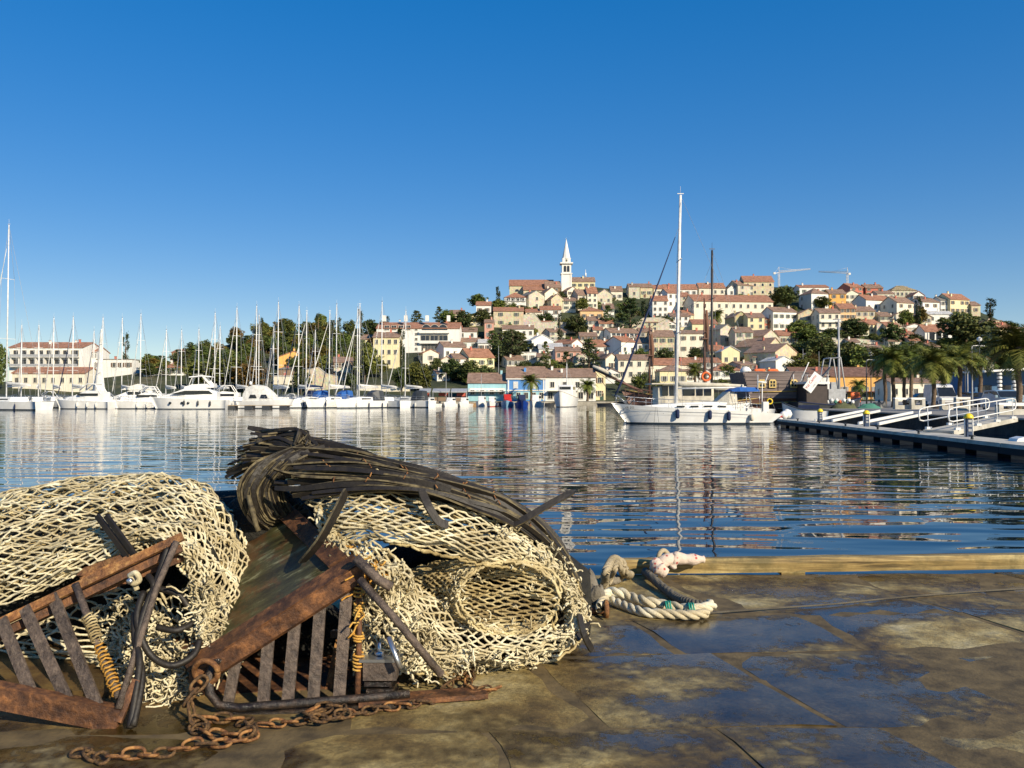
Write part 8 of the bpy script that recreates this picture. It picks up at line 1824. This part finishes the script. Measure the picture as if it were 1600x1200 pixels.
for i in range(41):
    t = i / 40; x = .74 + t * 4.4; y = edge_y(x) + .01 - .02 * t; zc = QZ + .052 + .035 * t; r_ = [(-.055, -.045), (.055, -.045), (.06, -.02), (.055, .045), (-.045, .05), (-.06, .02)]
    rings.append([(x, y + a + .005 * mnoise.noise(Vector((x * 3, k, 0))), zc + b_ * (1 + .0 * t) + .006 * mnoise.noise(Vector((x * 2.5, k, 7)))) for k, (a, b_) in enumerate(r_)])
mb.loft(rings, smooth=False); mb.build('timber', M_WOOD, o, world=True)
for x in (1.9, 4.0): 
    s0 = thing('wedge', 'small wooden wedge under the beam, ' + ('left one' if x < 2 else 'right one'), 'wedge', (x, edge_y(x), QZ)); mb = MB(); mb.box((x, edge_y(x) - .0, QZ + .012), (.16, .1, .035)); mb.build('wedge_block', M_WOOD, s0, world=True)

# ---- ropes
def rope_curve(pts_, n_): return [Vector(x) for x in cr_eval(np.array([tuple(p) for p in pts_]), np.linspace(0, len(pts_) - 1, n_))]
def rope(name, label, pts_, r_, m, pitch=None, parent=None, strands=3, n_=None, cat='rope'):
    C = rope_curve(pts_, 260); L = sum((C[i + 1] - C[i]).length for i in range(259)); pitch = pitch or r_ * 6.5; n_ = n_ or min(700, int(L / (r_ * .38))); C = rope_curve(pts_, n_)
    o = parent or thing(name, label, cat, C[0]); t0 = (C[1] - C[0]).normalized(); x = t0.cross(Vector((0, 0, 1))).normalized(); X, Yv = [], []
    for i in range(n_):
        t = (C[min(n_ - 1, i + 1)] - C[max(0, i - 1)]).normalized(); x = (x - t * x.dot(t)).normalized(); X.append(x.copy()); Yv.append(t.cross(x))
    d = 0; ds = [0]
    for i in range(n_ - 1): d += (C[i + 1] - C[i]).length; ds.append(d)
    for k in range(strands):
        P = [C[i] + (X[i] * math.cos(ds[i] / pitch * 2 * PI + 2 * PI * k / strands) + Yv[i] * math.sin(ds[i] / pitch * 2 * PI + 2 * PI * k / strands)) * r_ * .52 for i in range(n_)]
        me = np_mesh('strand', [tubes_np(np.array([[tuple(p) for p in P]]), r_ * .54, 7)], m, org(o)); mesh_obj('strand', me, o)
    return o
M_WROPE = twine_mat('white_rope', (.58, .52, .36), (.72, .67, .50), (.42, .33, .18)); M_DROPE = twine_mat('dark_old_rope', (.10, .085, .06), (.15, .13, .095), (.06, .05, .035)); M_TROPE = twine_mat('tan_rope', (.32, .26, .16), (.42, .35, .23), (.20, .16, .09))
g_ = lambda px, py, h=.03: on(px, py, QZ + h)
rope('mooring_rope', 'thick white twisted mooring rope doubled back on the stones', [g_(938, 950, .05), g_(948, 928, .06), g_(968, 926, .07), g_(988, 934, .05), g_(1010, 940, .05), g_(1040, 946, .035), g_(1075, 952, .03), g_(1100, 950, .03), g_(1112, 946, .03), g_(1105, 944, .03)], .030, M_WROPE, .2)
rope('mooring_rope', 'second white rope lying against the first, tied with green twine', [g_(955, 938, .03), g_(985, 950, .028), g_(1010, 957, .028), g_(1040, 959, .028), g_(1080, 961, .028), g_(1105, 958, .028)], .026, M_WROPE, .18)
rope('dark_rope', 'dark curved rope from the edge beam down to the white rope', [g_(1008, 893, .04), g_(1018, 902, .05), g_(1036, 918, .035), g_(1058, 934, .03), g_(1085, 944, .03), g_(1106, 947, .03)], .028, M_DROPE, .07)
rope('looped_rope', 'tan rope loop standing up at the left end of the beam', [g_(944, 918, .02), g_(945, 905, .08), g_(947, 893, .16), pt(958, 874, 5.25), pt(972, 880, 5.3), pt(978, 896, 5.3), g_(985, 898, .03)], .027, M_TROPE, .14)
rope('looped_rope', 'inner strand of the tan loop beside the beam end', [g_(952, 912, .02), g_(955, 900, .07), g_(960, 890, .14), pt(964, 880, 5.2), pt(970, 890, 5.22), g_(972, 900, .04), g_(965, 908, .02)], .02, M_TROPE, .12)
rope('thin_rope', 'thin old rope running along the slab joint to the right', [g_(1060, 961, .010), g_(1120, 957, .010), g_(1200, 951, .010), g_(1300, 944, .008), g_(1400, 934, .008), g_(1500, 926, .008), g_(1620, 918, .008), g_(1800, 905, .008)], .0055, M_DROPE, .035)
rope('thin_rope', 'short dark cord in front of the white mooring rope', [g_(1015, 960, .01), g_(1040, 962, .012), g_(1058, 958, .012)], .008, M_DROPE, .05)
M_GTW = mat('green_twine', (.02, .30, .20), .7)
for i, (px, py) in enumerate(((1040, 950), (1076, 953))):
    c = g_(px, py, .03); o = thing('twine_binding', ('left' if i == 0 else 'right') + ' green twine binding on the white mooring rope', 'twine', c); mb = MB()
    for k in range(3): mb.tube([c + Vector((.012 * k + .004 * math.sin(a * 2), .048 * math.cos(a), .036 * math.sin(a))) for a in np.linspace(0, 2 * PI, 17)], .0045, 5)
    mb.build('turns', M_GTW, o, world=True)
# thick eye of the white rope, iron pin, pale lump
o = thing('mooring_ring', 'rusty iron pin and ring at the foot of the right net', 'mooring ring', g_(915, 950, .02)); mb = MB(); mb.tube([g_(905, 953, .025), g_(948, 953, .025)], .024, 10); mb.build('pin', M_RUST, o, world=True)
mb = MB(); c = g_(947, 955, .03); mb.tube([c + Vector((.0, .04 * math.cos(a), .01 + .04 * math.sin(a))) for a in np.linspace(0, 2 * PI, 19)], .014, 7); mb.build('ring', M_RUSTO, o, world=True)
def lump(label, px, py, w_, h, m, cat, name, seed, dy=0.0):
    c = on(px, py, QZ); c.y += dy; o = thing(name, label, cat, c); mb = MB(); rings = []
    for i in range(11):
        t = i / 10; r_ = math.sin(PI * (t * .9 + .05)) ** .5; rings.append([Vector((w_ / 2 * r_ * math.cos(a) * (1 + .3 * mnoise.noise(Vector((math.cos(a) * 1.5, math.sin(a) * 1.5, t * 3 + seed)))), w_ * .4 * r_ * math.sin(a), h * t * (1 + .1 * math.sin(a * 3)))) for a in np.linspace(0, 2 * PI, 15)[:-1]])
    mb.loft(rings); mb.build('mass', m, o); return o
lump('grey stone bollard stub between the net and the ropes', 915, 948, .15, .20, mat('grey_weathered_stone', (.24, .21, .16), .9, (.10, .085, .06), scale=9, bump=.02), 'bollard', 'bollard_stub', 1)
lump('second lower bollard stub beside the net edge', 932, 952, .12, .13, mat('grey_weathered_stone', (.24, .21, .16), .9), 'bollard', 'bollard_stub', 4)
lump('dark wooden block by the rope loop', 953, 914, .14, .07, mat('grey_weathered_stone', (.24, .21, .16), .9), 'block', 'block', 6)
# rag knotted round the beam
m, nt, b = new_mat('pink_spotted_cloth'); L_ = nt.links.new; tc = N(nt, 'TexCoord'); vo = N(nt, 'TexVoronoi', Scale=26.0); L_(tc.outputs['Object'], vo.inputs['Vector']); c = cramp(nt, vo.outputs['Distance'], [(.16, (.40, .07, .06)), (.30, (.58, .47, .38))]); L_(c, b.inputs['Base Color']); b.inputs['Roughness'].default_value = .95; n1 = N(nt, 'TexNoise', Scale=30.0, Detail=4.0); L_(tc.outputs['Object'], n1.inputs['Vector']); bp = N(nt, 'Bump', Strength=1.0, Distance=.01); L_(n1.outputs['Fac'], bp.inputs['Height']); L_(bp.outputs[0], b.inputs['Normal']); M_RAG = m
o = thing('knotted_rag', 'pink spotted rag knotted round the wooden beam', 'cloth', pt(1030, 885, 5.5)); mb = MB()
def blob(ps, rr): 
    C = rope_curve([pt(*p) for p in ps], 26); mb.tube(C, [rr * (.75 + .35 * mnoise.noise(Vector((i * .35, rr * 90, 2))) + .25 * math.sin(i / 25 * PI)) for i in range(26)], 10)
blob([(1020, 890, 5.5), (1036, 878, 5.46), (1052, 872, 5.5), (1075, 874, 5.52), (1100, 874, 5.54)], .038); blob([(1022, 876, 5.46), (1030, 888, 5.42), (1040, 896, 5.42)], .045); blob([(1050, 888, 5.48), (1056, 872, 5.48), (1058, 864, 5.5)], .028); mb.build('cloth', M_RAG, o, world=True)
o = thing('rope_knot', 'tan rope knot sitting on the pink rag', 'rope', pt(1036, 866, 5.5)); mb = MB(); C = rope_curve([pt(*p) for p in [(1028, 882, 5.48), (1030, 866, 5.48), (1037, 860, 5.5), (1044, 868, 5.5), (1034, 874, 5.46), (1050, 876, 5.5), (1062, 870, 5.52), (1068, 866, 5.52)]], 50); mb.tube(C, .016, 8); mb.build('knot', M_TROPE, o, world=True)
